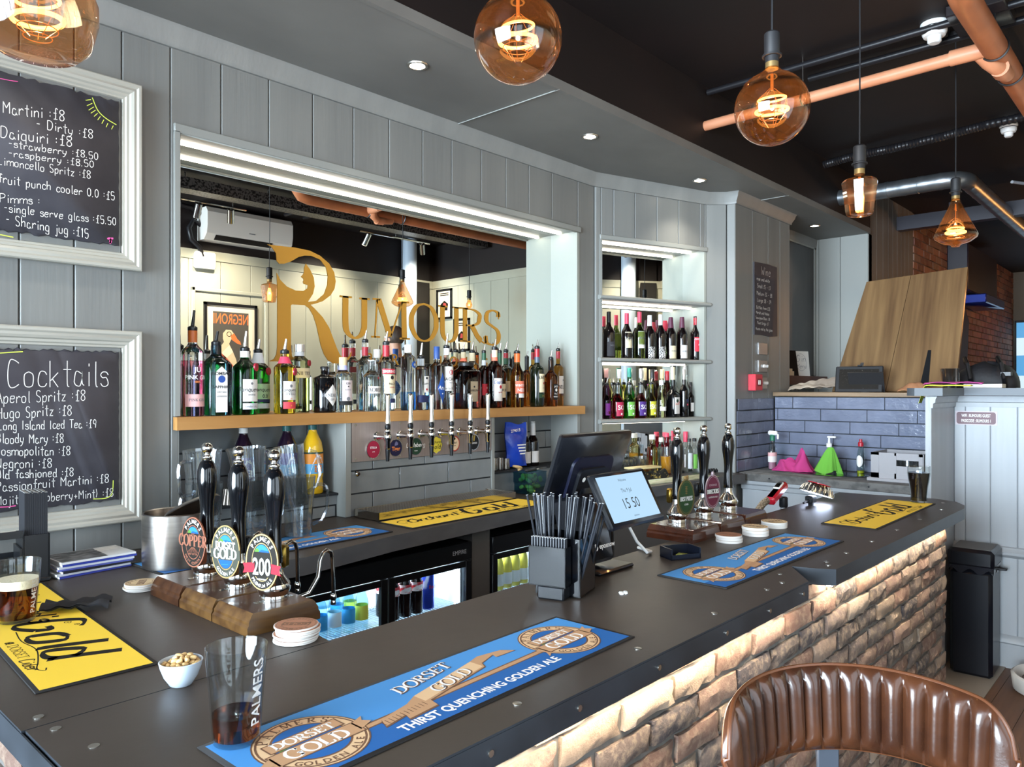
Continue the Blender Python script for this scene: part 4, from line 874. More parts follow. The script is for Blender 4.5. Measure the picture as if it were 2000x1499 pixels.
def roundel(mb, fn, r, layer):
    L = lambda k: (lambda x, y: fn(x, y, layer+k))
    mb.poly([L(0)(*p) for p in ell(1.03*r, 1.03*r)], 5); mb.poly([L(1)(*p) for p in ell(r, r)], 6); ring(mb, L(2), (0.97*r, 0.97*r), (0.93*r, 0.93*r), 5)
    mb.poly([L(2)(*p) for p in ell(0.72*r, 0.72*r)], 5); mb.poly([L(3)(*p) for p in ell(0.68*r, 0.68*r)], 2)
    mb.poly([L(4)(x, y) for x, y in ((-0.6*r, 0.15*r), (-0.3*r, 0.32*r), (0.0, 0.2*r), (0.1*r, 0.12*r), (-0.62*r, 0.02*r))], 7)
    mb.poly([L(4)(x, y) for x, y in ((-0.25*r, 0.2*r), (0.0, 0.4*r), (0.45*r, 0.38*r), (0.55*r, 0.2*r))], 1)
    arc_text(mb, 'PALMERS', L(3), 0.84*r, 0.84*r, 140, 40, 0.25*r, 5, serifed=True); arc_text(mb, 'GOLDEN ALE', L(3), 0.84*r, 0.84*r, 222, 318, 0.2*r, 5, flip=True)
    for cy, h, w in ((0.22*r, 0.36*r, 0.78*r), (-0.22*r, 0.46*r, 0.92*r)):
        mb.poly([L(5)(x, y) for x, y in ((-w, cy-h/2), (w, cy-h/2+0.06*r), (w, cy+h/2+0.06*r), (-w, cy+h/2))], 5)
        mb.poly([L(6)(x, y) for x, y in ((-w+0.03*r, cy-h/2+0.03*r), (w-0.03*r, cy-h/2+0.09*r), (w-0.03*r, cy+h/2+0.03*r), (-w+0.03*r, cy+h/2-0.03*r))], 4)
    serif(mb, 'DORSET', 0.24*r, lambda x, y: L(7)(x, y+0.13*r), 3, thick=0.2, thin=0.1); serif(mb, 'GOLD', 0.34*r, lambda x, y: L(7)(x, y-0.36*r), 3, thick=0.2, thin=0.1)
    mb.poly([L(6)(x, y) for x, y in ((0.85*r, 0.02*r), (1.18*r, 0.16*r), (1.08*r, 0.0), (1.2*r, -0.14*r), (0.85*r, -0.3*r))], 4)
    mb.poly([L(6)(x, y) for x, y in ((-0.85*r, -0.45*r), (-1.1*r, -0.6*r), (-0.95*r, -0.35*r), (-1.12*r, -0.2*r), (-0.85*r, -0.05*r))], 4)
def blue_mat(name, label, x, y, rz, z=BZ, L=0.885, W=0.222):
    t = thing(name, label, 'bar mat', (x, y, z), rz, 'blue ale bar mats'); mb = MB()
    mb.box((-L/2, -W/2, 0), (L/2, W/2, 0.0028), 0, 0.001); mb.build('rubber_base', RUB, t)
    mb = MB(); f = lambda px, py, k=0: (px, py, 0.003 + 0.00012*k); a, b = L/2-0.009, W/2-0.009
    mb.poly([f(-a, -b), f(a, -b), f(a, b), f(-a, b)], 1); mb.poly([f(-a, -b, 1), f(a, -b, 1), f(a, -0.012, 1), f(-a, -0.038, 1)], 2)
    mb.poly([f(-0.33, -0.040, 2), f(0.33, -0.022, 2), f(0.33, -0.004, 2), f(-0.33, -0.022, 2)], 5); mb.poly([f(-0.33, -0.037, 3), f(0.33, -0.019, 3), f(0.33, -0.008, 3), f(-0.33, -0.026, 3)], 4)
    for cx in (-0.315, 0.315): roundel(mb, lambda px, py, k=0, cx=cx: f(cx + px*1.0, py + (0.002 if cx > 0 else -0.004), k), 0.088, 4)
    rb = [(-0.21, -0.055), (-0.16, -0.045), (-0.165, -0.062), (-0.095, -0.055), (-0.09, -0.03), (0.09, 0.01), (0.10, 0.028), (0.15, 0.045), (0.145, 0.03), (0.20, 0.028), (0.18, 0.052), (0.12, 0.062), (0.09, 0.052), (-0.10, 0.005), (-0.13, -0.012), (-0.20, -0.028)]
    mb.poly([f(px, py-0.002, 5) for px, py in rb], 5); mb.poly([f(px*0.985, py*0.96+0.001, 6) for px, py in rb], 4)
    mb.poly([f(px, py, 7) for px, py in ((-0.098, -0.025), (0.088, 0.014), (0.088, 0.05), (-0.098, 0.006))], 6)
    for k in range(12): mb.poly([f(-0.205+0.009*k, -0.05+0.001*k, 7), f(-0.2035+0.009*k, -0.05+0.001*k, 7), f(-0.2035+0.009*k, -0.034+0.001*k, 7), f(-0.205+0.009*k, -0.034+0.001*k, 7)], 5)
    serif(mb, 'GOLD', 0.030, lambda px, py: f(px+0.002, py-0.003+px*0.2-0.0015, 8), 5, thick=0.26, thin=0.13); serif(mb, 'GOLD', 0.030, lambda px, py: f(px, py-0.003+px*0.2, 9), 3, thick=0.18, thin=0.07)
    serif(mb, 'DORSET', 0.030, lambda px, py: f(px-0.028, py+0.044+px*0.2, 8), 5, thick=0.26, thin=0.13); serif(mb, 'DORSET', 0.030, lambda px, py: f(px-0.03, py+0.045+px*0.2, 9), 3, thick=0.18, thin=0.07)
    mb.text('THIRST QUENCHING GOLDEN ALE', 0.031, (0, 0, 0), 3, 0.03, wid=0.86, fn=lambda px, py: f(px+0.012, py-0.083+px*0.03, 5))
    mb.build('printed_top', [RUB, SKYB, DEEP, PW, TANB, TAND, TANL, PG], t, flat=True, normals=False)
    return t
blue_mat('bar_mat', 'blue ale bar mat nearest the camera, under the front pint glass', 0.972, 1.032, math.radians(1.0))
blue_mat('bar_mat', 'blue ale bar mat in front of the right hand pumps and beer mats', 2.368, 1.072, math.radians(-0.6))
blue_mat('bar_mat', 'blue ale bar mat on the back counter behind the left pumps', 1.385, 2.385, math.radians(2.5))
def yellow_mat(label, x, y, rz, z=BZ, L=0.885, W=0.215):
    t = thing('bar_mat', label, 'bar mat', (x, y, z), rz, 'yellow cider bar mats'); mb = MB()
    mb.box((-L/2, -W/2, 0), (L/2, W/2, 0.0028), 0, 0.001); mb.build('rubber_base', RUB, t)
    mb = MB(); f = lambda px, py, k=0: (px, py, 0.003 + 0.00012*k); a, b = L/2-0.009, W/2-0.009
    mb.poly([f(-a, -b), f(a, -b), f(a, b), f(-a, b)], 1)
    pen = lambda dx, dy: 0.35 + 1.0*abs(dy*0.8 + dx*0.35)
    g = lambda px, py: f(px, py, 1)
    w1 = hand_w("Orchard's", 0.062, 1.0); hand(mb, "Orchard's", 0.062, g, 0.009, 2, -0.36, -0.012, 0.35, pen, gap=1.0)
    hand(mb, 'Gold', 0.125, g, 0.019, 2, -0.36+w1-0.02, -0.045, 0.35, pen, gap=1.0, stretch=1.05)
    for k, (sx_, sy_, r_) in enumerate(((-0.33, 0.045, 0.012), (-0.30, 0.058, 0.008), (0.02, 0.05, 0.010), (0.05, 0.062, 0.007), (-0.37, 0.01, 0.006))):
        ribbon(mb, [(sx_ + r_*(1-i/14)*math.cos(i*0.75), sy_ + r_*(1-i/14)*math.sin(i*0.75)) for i in range(14)], 0.0022, g, 2)
    ribbon(mb, spline([(0.02, -0.052), (0.10, -0.058), (0.18, -0.048), (0.26, -0.062), (0.31, -0.075), (0.33, -0.066), (0.315, -0.06)]), 0.0026, g, 2)
    ribbon(mb, spline([(-0.38, -0.01), (-0.40, 0.03), (-0.36, 0.06), (-0.31, 0.03)]), 0.005, g, 2)
    serif(mb, 'DORSET', 0.020, lambda px, py: f(px+0.17, py-0.088, 1), 2, thick=0.14, thin=0.06); hand(mb, 'Cider', 0.024, g, 0.004, 2, 0.235, -0.09, 0.3, pen)
    ribbon(mb, [(0.098 + 0.008*math.cos(i), -0.08 + 0.008*math.sin(i*1.3)) for i in range(16)], 0.003, g, 2)
    mb.build('printed_top', [RUB, YEL, PK], t, flat=True, normals=False)
    return t
yellow_mat('yellow cider bar mat on the left return, under the foamy pint', 0.555, 1.985, math.radians(-93))
yellow_mat('yellow cider bar mat at the far right end of the bar, under the dark drink', 3.565, 1.05, math.radians(0.3))
yellow_mat('yellow cider bar mat on the back counter below the beer taps', 2.36, 2.405, math.radians(1.6))

# hand pumps
WALN = M('walnut_block', 0x321c10, 0.3, noise=((5, 30, 30), 0x4c2e1a, 0.35, 0.7), coat=0.3); WALF = M('golden_walnut_edge', 0x5a3f20, 0.3, noise=((6, 30, 40), 0x3a2412, 0.35, 0.65), coat=0.3)
MAHO = M('glossy_mahogany', 0x3a1d12, 0.14, noise=((5, 24, 24), 0x4c281a, 0.35, 0.7), coat=0.6)
COPPER = M('copper_rim', 0x9a6450, 0.45, metal=0.7, spec=0.3); BRASS = M('aged_brass', 0x8a744c, 0.45, metal=0.7, spec=0.3); PALEG = M('pewter_green', 0x3a3c34, 0.6, metal=0.3, spec=0.2)
HPROF = [(0.012, 0.085), (0.0195, 0.088), (0.0200, 0.105), (0.0175, 0.13), (0.0168, 0.17), (0.0185, 0.20), (0.0235, 0.235), (0.0262, 0.262), (0.0245, 0.285), (0.0185, 0.303), (0.0125, 0.312)]
FIN = [(0.0125, 0.312), (0.0140, 0.315), (0.0140, 0.319), (0.0085, 0.322), (0.0075, 0.327), (0.009, 0.329), (0.0135, 0.334), (0.0150, 0.342), (0.0135, 0.350), (0.008, 0.3555), (0.0005, 0.357)]
BELL = [(0.033, 0.0), (0.034, 0.010), (0.0325, 0.014), (0.0385, 0.026), (0.0395, 0.034), (0.036, 0.043), (0.024, 0.058), (0.0185, 0.072), (0.0170, 0.09)]
BW = M('badge_white', 0xbdbcb8, 0.6, spec=0.1)
def clip_badge(t, kind, ang, dist, zc, rx=0.046, ry=0.066):
    mb = MB(); a = math.radians(ang); mb.M = Matrix.Translation((dist*math.cos(a), dist*math.sin(a), zc)) @ Matrix.Rotation(a+PI/2, 4, 'Z') @ Matrix.Rotation(PI/2, 4, 'X')
    f = lambda x, y, k=0: (x, y, 0.0042 + 0.00015*k)
    rim, face, ink = {'copper': (COPPER, PK, COPPER), 'gold': (BRASS, PALEG, BW), '200': (BRASS, PK, BW), 'first': (BRASS, M('badge_green', 0x1f3a22, 0.3), PW), 'direct': (M('badge_silver', 0xb9a9b4, 0.3, metal=0.6), M('badge_maroon', 0x5a2036, 0.3), PW)}[kind]
    mats = [rim, face, ink, M('badge_sky', 0x2b6aa6, 0.6, spec=0.1), M('badge_grass', 0x4a7030, 0.6, spec=0.1), M('badge_red', 0xa82632, 0.6, spec=0.1), PK, BW, M('badge_deep', 0x1c4a86, 0.6, spec=0.1)]
    mb.prism(ell(rx, ry), 0.0, 0.004, 0); mb.poly([f(*p) for p in ell(rx*0.93, ry*0.95)], 1)
    L = lambda k: (lambda x, y: f(x, y, k))
    if kind in ('copper', 'gold', '200'):
        arc_text(mb, 'PALMERS', L(1), rx*0.78, ry*0.83, 138, 42, 0.0145, 7)
        mb.poly([f(x, y, 1) for x, y in ell(rx*0.6, ry*0.66)], 6 if kind != 'gold' else 1); ring(mb, L(2), (rx*0.62, ry*0.68), (rx*0.59, ry*0.65), 0)
        top = [(rx*0.56*math.cos(math.radians(q)), ry*0.62*math.sin(math.radians(q))) for q in range(35, 146, 10)]
        mb.poly([f(x, y, 2) for x, y in top], 3); mb.poly([f(x, y, 3) for x, y in ((-rx*0.46, ry*0.355), (-rx*0.2, ry*0.355), (-rx*0.12, ry*0.40), (-rx*0.26, ry*0.49), (-rx*0.36, ry*0.47))], 4)
        mb.poly([f(x, y, 3) for x, y in ((-rx*0.2, ry*0.355), (rx*0.46, ry*0.355), (rx*0.4, ry*0.41), (-rx*0.02, ry*0.44))], 8)
        if kind == 'copper':
            mb.poly([f(x, y, 4) for x, y in ((-rx*1.0, -ry*0.12), (rx*1.0, -ry*0.16), (rx*0.95, ry*0.24), (-rx*0.9, ry*0.26))], 6)
            serif(mb, 'COPPER', 0.029, lambda x, y: f(x, y-0.010, 5), 0, thick=0.2, thin=0.09, wid=0.68); mb.text('ALE', 0.007, (0, 0, 0), 2, 0.02, fn=lambda x, y: f(x, y+ry*0.29, 5))
            for q in range(-4, 5): ribbon(mb, [(q*0.001, -ry*0.2), (q*0.0055, -ry*0.42)], 0.0008, L(4), 0)
            mb.text('BEST BITTER', 0.006, (0, 0, 0), 2, 0.02, fn=lambda x, y: f(x, y-ry*0.5, 4)); arc_text(mb, 'WEST COUNTRY', L(1), rx*0.78, ry*0.83, 222, 318, 0.009, 2, flip=True)
        elif kind == 'gold':
            serif(mb, 'DORSET', 0.0165, lambda x, y: f(x, y+0.008, 5), 7, thick=0.22, thin=0.12, wid=0.72)
            mb.poly([f(x, y, 4) for x, y in ((-rx*1.04, -ry*0.24), (rx*1.04, -ry*0.28), (rx*1.0, ry*0.10), (-rx*1.0, ry*0.10))], 1); serif(mb, 'GOLD', 0.0235, lambda x, y: f(x, y-0.0165, 5), 7, thick=0.24, thin=0.12, wid=0.82)
            bot = [(rx*0.56*math.cos(math.radians(q)), ry*0.62*math.sin(math.radians(q))) for q in range(210, 331, 10)]; mb.poly([f(x, y, 2) for x, y in bot], 8); ribbon(mb, [(-rx*0.3, -ry*0.48), (rx*0.2, -ry*0.46)], 0.0012, L(3), 3)
            arc_text(mb, 'GOLDEN ALE', L(1), rx*0.78, ry*0.83, 228, 312, 0.011, 7, flip=True)
        else:
            for sg in (-1, 1): mb.poly([f(x*sg, y, 4) for x, y in ((rx*0.45, -ry*0.02), (rx*1.16, -ry*0.08), (rx*1.06, -ry*0.24), (rx*1.16, -ry*0.42), (rx*0.45, -ry*0.36))], 5)
            mb.text('200', 0.056, (0, 0, 0), 6, 0.04, wid=0.62, fn=lambda x, y: f(x+0.001, y-0.031, 5)); mb.text('200', 0.055, (0, 0, 0), 7, 0.02, wid=0.62, fn=lambda x, y: f(x, y-0.029, 6))
            mb.text('anniversary', 0.006, (0, 0, 0), 7, 0.01, fn=lambda x, y: f(x, y-ry*0.62, 5)); arc_text(mb, 'PREMIUM ALE', L(1), rx*0.78, ry*0.83, 226, 314, 0.0105, 7, flip=True)
    elif kind == 'first':
        ring(mb, L(1), (rx*0.86, ry*0.89), (rx*0.84, ry*0.87), 0); ribbon(mb, [(0, ry*0.15), (0, ry*0.62)], 0.001, L(1), 0)
        for q in range(5):
            for sg in (-1, 1): mb.poly([f(x, y, 1) for x, y in ((0, ry*(0.2+0.09*q)), (sg*0.008, ry*(0.25+0.09*q)), (sg*0.001, ry*(0.27+0.09*q)))], 0)
        serif(mb, 'FIRST PRESS', 0.0155, lambda x, y: f(x, y-0.012, 2), 7, thick=0.2, thin=0.09, wid=0.56); mb.text('CIDER', 0.008, (0, 0, 0), 7, 0.02, fn=lambda x, y: f(x, y-0.028, 2))
        mb.sphere((0, ry*1.06, 0.003), 0.012, 0, 10, 6, (1.1, 0.7, 0.5)); mb.sphere((0.006, ry*1.14, 0.003), 0.007, 0, 8, 5, (1, 1, 0.6)); mb.sphere((-0.007, ry*1.12, 0.003), 0.006, 0, 8, 5, (1, 1, 0.6))
    else:
        ring(mb, L(1), (rx*0.86, ry*0.89), (rx*0.83, ry*0.86), 0); mb.poly([f(x, y, 1) for x, y in ((-rx*0.82, -0.010), (rx*0.82, -0.010), (rx*0.82, 0.012), (-rx*0.82, 0.012))], 6)
        serif(mb, 'DIRECTORS', 0.0165, lambda x, y: f(x, y-0.008, 2), 7, thick=0.26, thin=0.12, wid=0.56); mb.text('SUPERIOR ALE', 0.0085, (0, 0, 0), 7, 0.02, fn=lambda x, y: f(x, y-0.025, 2)); mb.text('COURAGE', 0.010, (0, 0, 0), 0, 0.03, fn=lambda x, y: f(x, y+0.022, 2))
        mb.sphere((0, ry*1.05, 0.003), 0.009, 0, 8, 5, (1, 1.2, 0.5))
    return mb.build('pump_clip', mats, t, flat=True, normals=False)
def pump(label, loc, rz, bw, bd, off, kind, ang, wood, edge, spout, brk=BLK, tall=1.0):
    """block bw by bd at loc (centre), bell at off"""
    t = thing('hand_pump', label, 'beer pump', loc, rz, 'beer hand pumps'); H = 0.048
    mb = MB(); a, b = bw/2, bd/2; c = 0.012
    r0 = [(-a, -b), (a, -b), (a, b), (-a, b)]; q = lambda k: [(x - math.copysign(k, x), y - math.copysign(k*0.35, y)) for x, y in r0]
    vs = []; lv = ((0, 0.0), (0.0, 0.018), (0.004, 0.024), (0.004, 0.030), (0.013, H-0.003), (0.017, H))
    for k, z in lv: vs += [(x, y, z) for x, y in q(k)]
    n = len(lv); fs = [(0, 3, 2, 1), tuple(4*(n-1)+i for i in range(4))]; ms = [0, 0]
    for k in range(n-1):
        for i in range(4): fs.append((4*k+i, 4*k+(i+1) % 4, 4*k+4+(i+1) % 4, 4*k+4+i)); ms.append(1)
    s0 = len(mb.f); mb.add(vs, fs, 0); mb.m[s0:] = ms
    mb.build('wooden_base', [wood, edge], t, angle=25)
    sub = lambda P: [(r, z+H) for r, z in P]
    mb = MB(); mb.lathe(sub(BELL), 28, c=off); mb.box((off[0]-0.05, off[1]-0.008, H), (off[0]+0.05, off[1]+0.008, H+0.0015)); mb.build('chrome_bell', CHROME, t)
    mb = MB(); mb.lathe(sub(HPROF), 26, c=off); mb.build('handle', BLKG, t, angle=60)
    mb = MB(); mb.lathe(sub(FIN), 20, c=off); mb.build('finial', CHROME, t, angle=60)
    if kind:
        g = MB(); A = math.radians(ang); dx, dy = math.cos(A), math.sin(A)
        o = clip_badge(t, kind, ang, 0.040, H+0.098); o.location = (off[0], off[1], 0)
        g.cyl((off[0]+dx*0.015, off[1]+dy*0.015, H+0.095), (off[0]+dx*0.041, off[1]+dy*0.041, H+0.095), 0.006, 10); g.cyl((off[0]+dx*0.02, off[1]+dy*0.02, H+0.06), (off[0]+dx*0.034, off[1]+dy*0.034, H+0.06), 0.007, 10)
        g.build('clip_bracket', CHROME, t)
        g = MB(); g.M = Matrix.Translation((off[0]-dx*0.032, off[1]-dy*0.032, H+0.098)) @ Matrix.Rotation(A, 4, 'Z'); g.box((-0.012, -0.014, -0.028), (0.010, 0.014, 0.026), 0, 0.005); g.cyl((0, 0, 0), (0.03, 0, 0), 0.004, 8); g.build('back_bracket', brk, t)
    if spout:
        g = MB(); sx_, sy_ = spout; P = [(off[0]+0.03, off[1], 0.035), (a+0.012, off[1]-0.005, 0.046), (a+0.042, off[1], 0.080), (a+0.050, off[1]+0.004, 0.118), (a+0.060, off[1]+0.008, 0.134), (a+0.075, off[1]+0.012, 0.140), (a+0.090, off[1]+0.016, 0.132), (a+0.097, off[1]+0.018, 0.112), (a+0.099, off[1]+0.018, 0.03), (a+0.099, off[1]+0.018, 0.012)]
        g.tube(P, 0.0052, 10); g.M = Matrix.Translation((a+0.099, off[1]+0.018, 0)); g.lathe([(0.006, 0.024), (0.0085, 0.020), (0.0085, 0.010), (0.006, 0.006), (0.007, 0.003), (0.007, -0.004), (0.005, -0.005)], 12); g.build('swan_neck', CHROME, t)
    return t
PX = 0.932
pump('hand pump with the copper rimmed clip, farthest of the three on the return', (PX, 1.990, BZ), 0, 0.186, 0.167, (0.012, -0.02), 'copper', -166, WALN, WALN, (1, 1))
pump('hand pump with the green and blue golden ale clip, middle of the return', (PX, 1.815, BZ), 0, 0.186, 0.170, (0.012, -0.015), 'gold', -161, WALN, WALF, (1, 1))
pump('hand pump with the black 200 clip and red ribbon, nearest on the return', (PX, 1.6425, BZ), 0, 0.186, 0.166, (0.014, -0.01), '200', -158, WALN, WALF, (1, 1), brk=M('brass_plate', 0x8f7434, 0.3, metal=1))
pump('hand pump with the dark green oval clip beside the till', (2.505, 1.430, BZ), 0, 0.205, 0.19, (0.005, 0.03), 'first', -100, MAHO, MAHO, None, brk=M('brass_plate', 0x8f7434))
pump('hand pump with the maroon oval clip, middle of the right hand trio', (2.718, 1.432, BZ), 0, 0.205, 0.19, (0.01, 0.035), 'direct', -100, MAHO, MAHO, None)
pump('hand pump without a clip, last of the right hand trio', (2.930, 1.435, BZ), 0, 0.205, 0.19, (0.012, 0.035), None, -100, MAHO, MAHO, None)

# glasses
PINTG = thin_glass('pint_glass', 0xf6f8f8, 0.0, 1.3); BEER = glass('brown_ale', 0x8a3a10, 0.0, 1.33); DARKD = M('dark_cola', 0x0c0504, 0.1, coat=0.5); FOAM = M('beer_foam', 0xe8dcc0, 0.85, bump=((160, 160, 160), 0.4))
def pint(label, x, y, z, prof, wall=0.0022, fill=None, drink=None, foam=None, mark=None, name='pint_glass', tilt=None):
    t = thing(name, label, 'glass', (x, y, z), 0)
    def rad(P, zz):
        for (r0, z0), (r1, z1) in zip(P, P[1:]):
            if z0 <= zz <= z1 and z1 > z0: return r0 + (r1-r0)*(zz-z0)/(z1-z0)
        return P[-1][0]
    top = prof[-1][1]; base = 0.008
    inner = [(rad(prof, zz)-wall, zz) for zz in [top - (top-base)*i/10 for i in range(11)]]
    mb = MB(); mb.lathe([(0.0005, 0.0)] + prof + [(prof[-1][0]-wall*0.5, top+0.001)] + inner + [(0.0005, base)], 40); mb.build('glass_wall', PINTG, t, angle=50)
    if fill:
        n = 8; P = [(rad(prof, base + (fill-base)*i/n)-wall+0.0003, base+0.0003 + (fill-base)*i/n) for i in range(n+1)]
        mb = MB(); mb.lathe(P, 40); mb.build('drink', drink, t, angle=50)
        if foam:
            P = [(rad(prof, fill + (foam-fill)*i/4)-wall+0.0002, fill+0.0008 + (foam-fill)*i/4) for i in range(5)]
            mb = MB(); mb.lathe(P, 40); mb.build('foam', FOAM, t, angle=50)
    if mark:
        mb = MB(); mark(mb, lambda a, zz: ((rad(prof, zz)+0.0003)*math.cos(math.radians(a)), (rad(prof, zz)+0.0003)*math.sin(math.radians(a)), zz)); mb.build('etched_lettering', M('frosted_white', 0xd8d8d6, 0.6), t, flat=True, normals=False)
    return t
PP = [(0.0335, 0.0), (0.035, 0.002), (0.0365, 0.02), (0.0405, 0.075), (0.0435, 0.11), (0.0465, 0.147)]
def palm(a0, size, word='PALMERS', zc=0.082):
    def m(mb, f): mb.text(word, size, (0, 0, 0), 0, 0.01, fn=lambda X, Y: f(a0 - math.degrees((Y-size*0.35)/0.042), zc + X))
    return m
pint('nearly empty pint glass with a little brown ale, in the foreground', 0.578, 1.108, BZ+0.0045, PP, fill=0.044, drink=BEER, mark=palm(-72, 0.026))
pint('half full pint of brown ale with foam, on the yellow mat at far left', 0.528, 2.06, BZ+0.0045, [(0.036, 0.0), (0.038, 0.002), (0.040, 0.03), (0.0455, 0.09), (0.049, 0.14)], fill=0.078, drink=BEER, foam=0.098, mark=palm(-55, 0.020, 'PALMERS', 0.06))
pint('tulip glass of dark cola on the yellow mat at the far end of the bar', 4.0, 1.015, BZ+0.0045, [(0.036, 0.0), (0.037, 0.004), (0.036, 0.03), (0.040, 0.07), (0.047, 0.11), (0.0505, 0.14), (0.050, 0.172)], fill=0.142, drink=DARKD, name='cola_glass')

# beer mats in stacks, each mat a thing
TOPS = [M('mat_print_brown', 0x9a6a50, 0.7), M('mat_print_sand', 0xcdb58e, 0.7)]
CARD = M('beer_mat_card', 0xcfcac4, 0.75)
def mat_stack(x, y, n, r, hgt, grp, where, top, seed, z=BZ):
    rr = random.Random(seed); h = hgt/n; low = None
    for k in range(n):
        last = k == n-1; loc = (x + rr.uniform(-1, 1)*0.003, y + rr.uniform(-1, 1)*0.003, z + k*h)
        if last or low is None:
            t = thing('beer_mat', ('printed beer mat topping the stack ' if last else 'plain edged beer mat in the stack ') + where, 'beer mat', loc, rr.uniform(0, 6), grp)
            mb = MB(); mb.lathe([(r*0.985, 0.0002), (r, 0.0008), (r, h-0.0006), (r*0.985, h-0.0002)], 36); mb.build('card', CARD, t)
            mb = MB(); f = lambda px, py, q=0: (px, py, h + 0.00005 + 0.0001*q); mb.poly([f(*p) for p in ell(r*0.97, r*0.97)], 0)
            if last:
                L = lambda q: (lambda px, py: f(px, py, q)); ring(mb, L(1), (r*0.9, r*0.9), (r*0.87, r*0.87), 1); ring(mb, L(1), (r*0.66, r*0.66), (r*0.63, r*0.63), 1)
                arc_text(mb, 'PALMERS', L(1), r*0.77, r*0.77, 140, 40, r*0.24, 1); arc_text(mb, 'GOLDEN ALE', L(1), r*0.77, r*0.77, 222, 318, r*0.18, 1, flip=True)
                mb.poly([f(px, py, 1) for px, py in ((-0.62*r, -0.26*r), (0.62*r, -0.2*r), (0.62*r, 0.24*r), (-0.62*r, 0.18*r))], 1); serif(mb, 'GOLD', r*0.3, lambda px, py: f(px, py-0.15*r, 2), 0, thick=0.2, thin=0.1)
            mb.build('printed_face', [TOPS[top], TAND], t, flat=True, normals=False)
            if not last: low = t
        else: dup(low, loc, rr.uniform(0, 6))
mat_stack(0.905, 1.467, 8, 0.0475, 0.034, 'beer mats by the near pump', 'beside the 200 clip pump', 0, 1)
mat_stack(0.845, 2.150, 4, 0.043, 0.019, 'beer mats behind the copper clip pump', 'left of the copper clip pump', 1, 2)
mat_stack(2.535, 1.262, 3, 0.047, 0.026, 'beer mats before the right pumps', 'nearest the blue mat', 0, 3)
mat_stack(2.715, 1.248, 3, 0.048, 0.032, 'beer mats in the middle stack', 'in the middle of the right hand row', 1, 4)
mat_stack(2.920, 1.262, 3, 0.050, 0.024, 'beer mats in the far stack', 'farthest along the right hand row', 1, 5)

# bowl of nuts
CER = M('pale_blue_ceramic', 0xb4c0cc, 0.2, coat=0.4)
t = thing('nut_bowl', 'small pale blue ceramic bowl holding peanuts, beside the front pint glass', 'bowl', (0.622, 1.402, BZ), 0)
mb = MB(); mb.lathe([(0.0005, 0), (0.017, 0.0), (0.020, 0.002), (0.030, 0.018), (0.0365, 0.036), (0.0385, 0.045), (0.037, 0.046), (0.034, 0.036), (0.027, 0.02), (0.016, 0.009), (0.0005, 0.008)], 36); mb.build('ceramic', CER, t, angle=60)
NUT = M('roasted_peanut', 0xcfae78, 0.5, noise=((90, 90, 90), 0xb98f55, 0.35, 0.7)); rr = random.Random(4); first = None; spots = []
for k in range(260):
    a = rr.uniform(0, 2*PI); q = 0.031*math.sqrt(rr.random()); p = (q*math.cos(a), q*math.sin(a))
    if all((p[0]-s_[0])**2 + (p[1]-s_[1])**2 > 0.0085**2 for s_ in spots): spots.append(p)
for lay in (0, 1):
    for p in spots:
        q = math.hypot(*p)
        if lay and q > 0.022: continue
        jx, jy = (0.004, 0.003) if lay else (0, 0); loc = (0.622+p[0]+jx, 1.402+p[1]+jy, BZ + 0.0385 + 0.0075*lay + 0.004*(1-q/0.031)); rot = rr.uniform(0, PI)
        if first is None:
            mb = MB(); mb.lathe([(0.0004, -0.0062), (0.003, -0.0052), (0.0043, -0.002), (0.0041, 0.002), (0.0032, 0.0045), (0.0004, 0.0062)], 10)
            mb.v = [(z_, y_, x_) for x_, y_, z_ in mb.v]; first = mb.build('peanut', NUT); tag(first, 'roasted peanut half in the pale blue bowl', 'peanut', 'peanuts in the bowl'); first.location = loc; first.rotation_euler = (0, 0, rot)
        else: o = first.copy(); COL.objects.link(o); o.location = loc; o.rotation_euler = (rr.uniform(-0.4, 0.4), rr.uniform(-0.4, 0.4), rot)

# ice bucket
t = thing('ice_bucket', 'brushed steel ice bucket with a swing handle at the corner of the return', 'ice bucket', (1.035, 2.365, BZ), math.radians(-68))
mb = MB(); mb.lathe([(0.0005, 0), (0.090, 0.0), (0.096, 0.004), (0.098, 0.02), (0.0985, 0.165), (0.096, 0.168), (0.092, 0.165), (0.090, 0.02), (0.0005, 0.016)], 48); mb.build('bucket_body', STEEL, t)
mb = MB(); P = [(0.1015*math.cos(math.radians(a)), 0.1015*math.sin(math.radians(a))) for a in range(180, 361, 10)]
hp = []
for i in range(19):
    a = PI*i/18; hp.append((-0.10*math.cos(a) * 1.02, -0.105*math.sin(a)*0.72, 0.135 - 0.085*math.sin(a)))
for q in (-0.006, 0.006): mb.tube([(x, y, z+q*0.6) for x, y, z in hp], 0.0045, 6)
for sx_ in (-1, 1): mb.cyl((sx_*0.095, 0, 0.135), (sx_*0.108, 0, 0.135), 0.009, 14)
mb.build('swing_handle', CHROME, t)
mb = MB(); mb.M = Matrix.Translation((0.035, 0.03, 0.172)) @ Matrix.Rotation(math.radians(-30), 4, 'Y') @ Matrix.Rotation(math.radians(15), 4, 'Z'); mb.lathe([(0.0005, 0.0), (0.088, 0.0), (0.090, 0.003), (0.084, 0.010), (0.0005, 0.016)], 36)
mb.build('tilted_lid', STEEL, t)

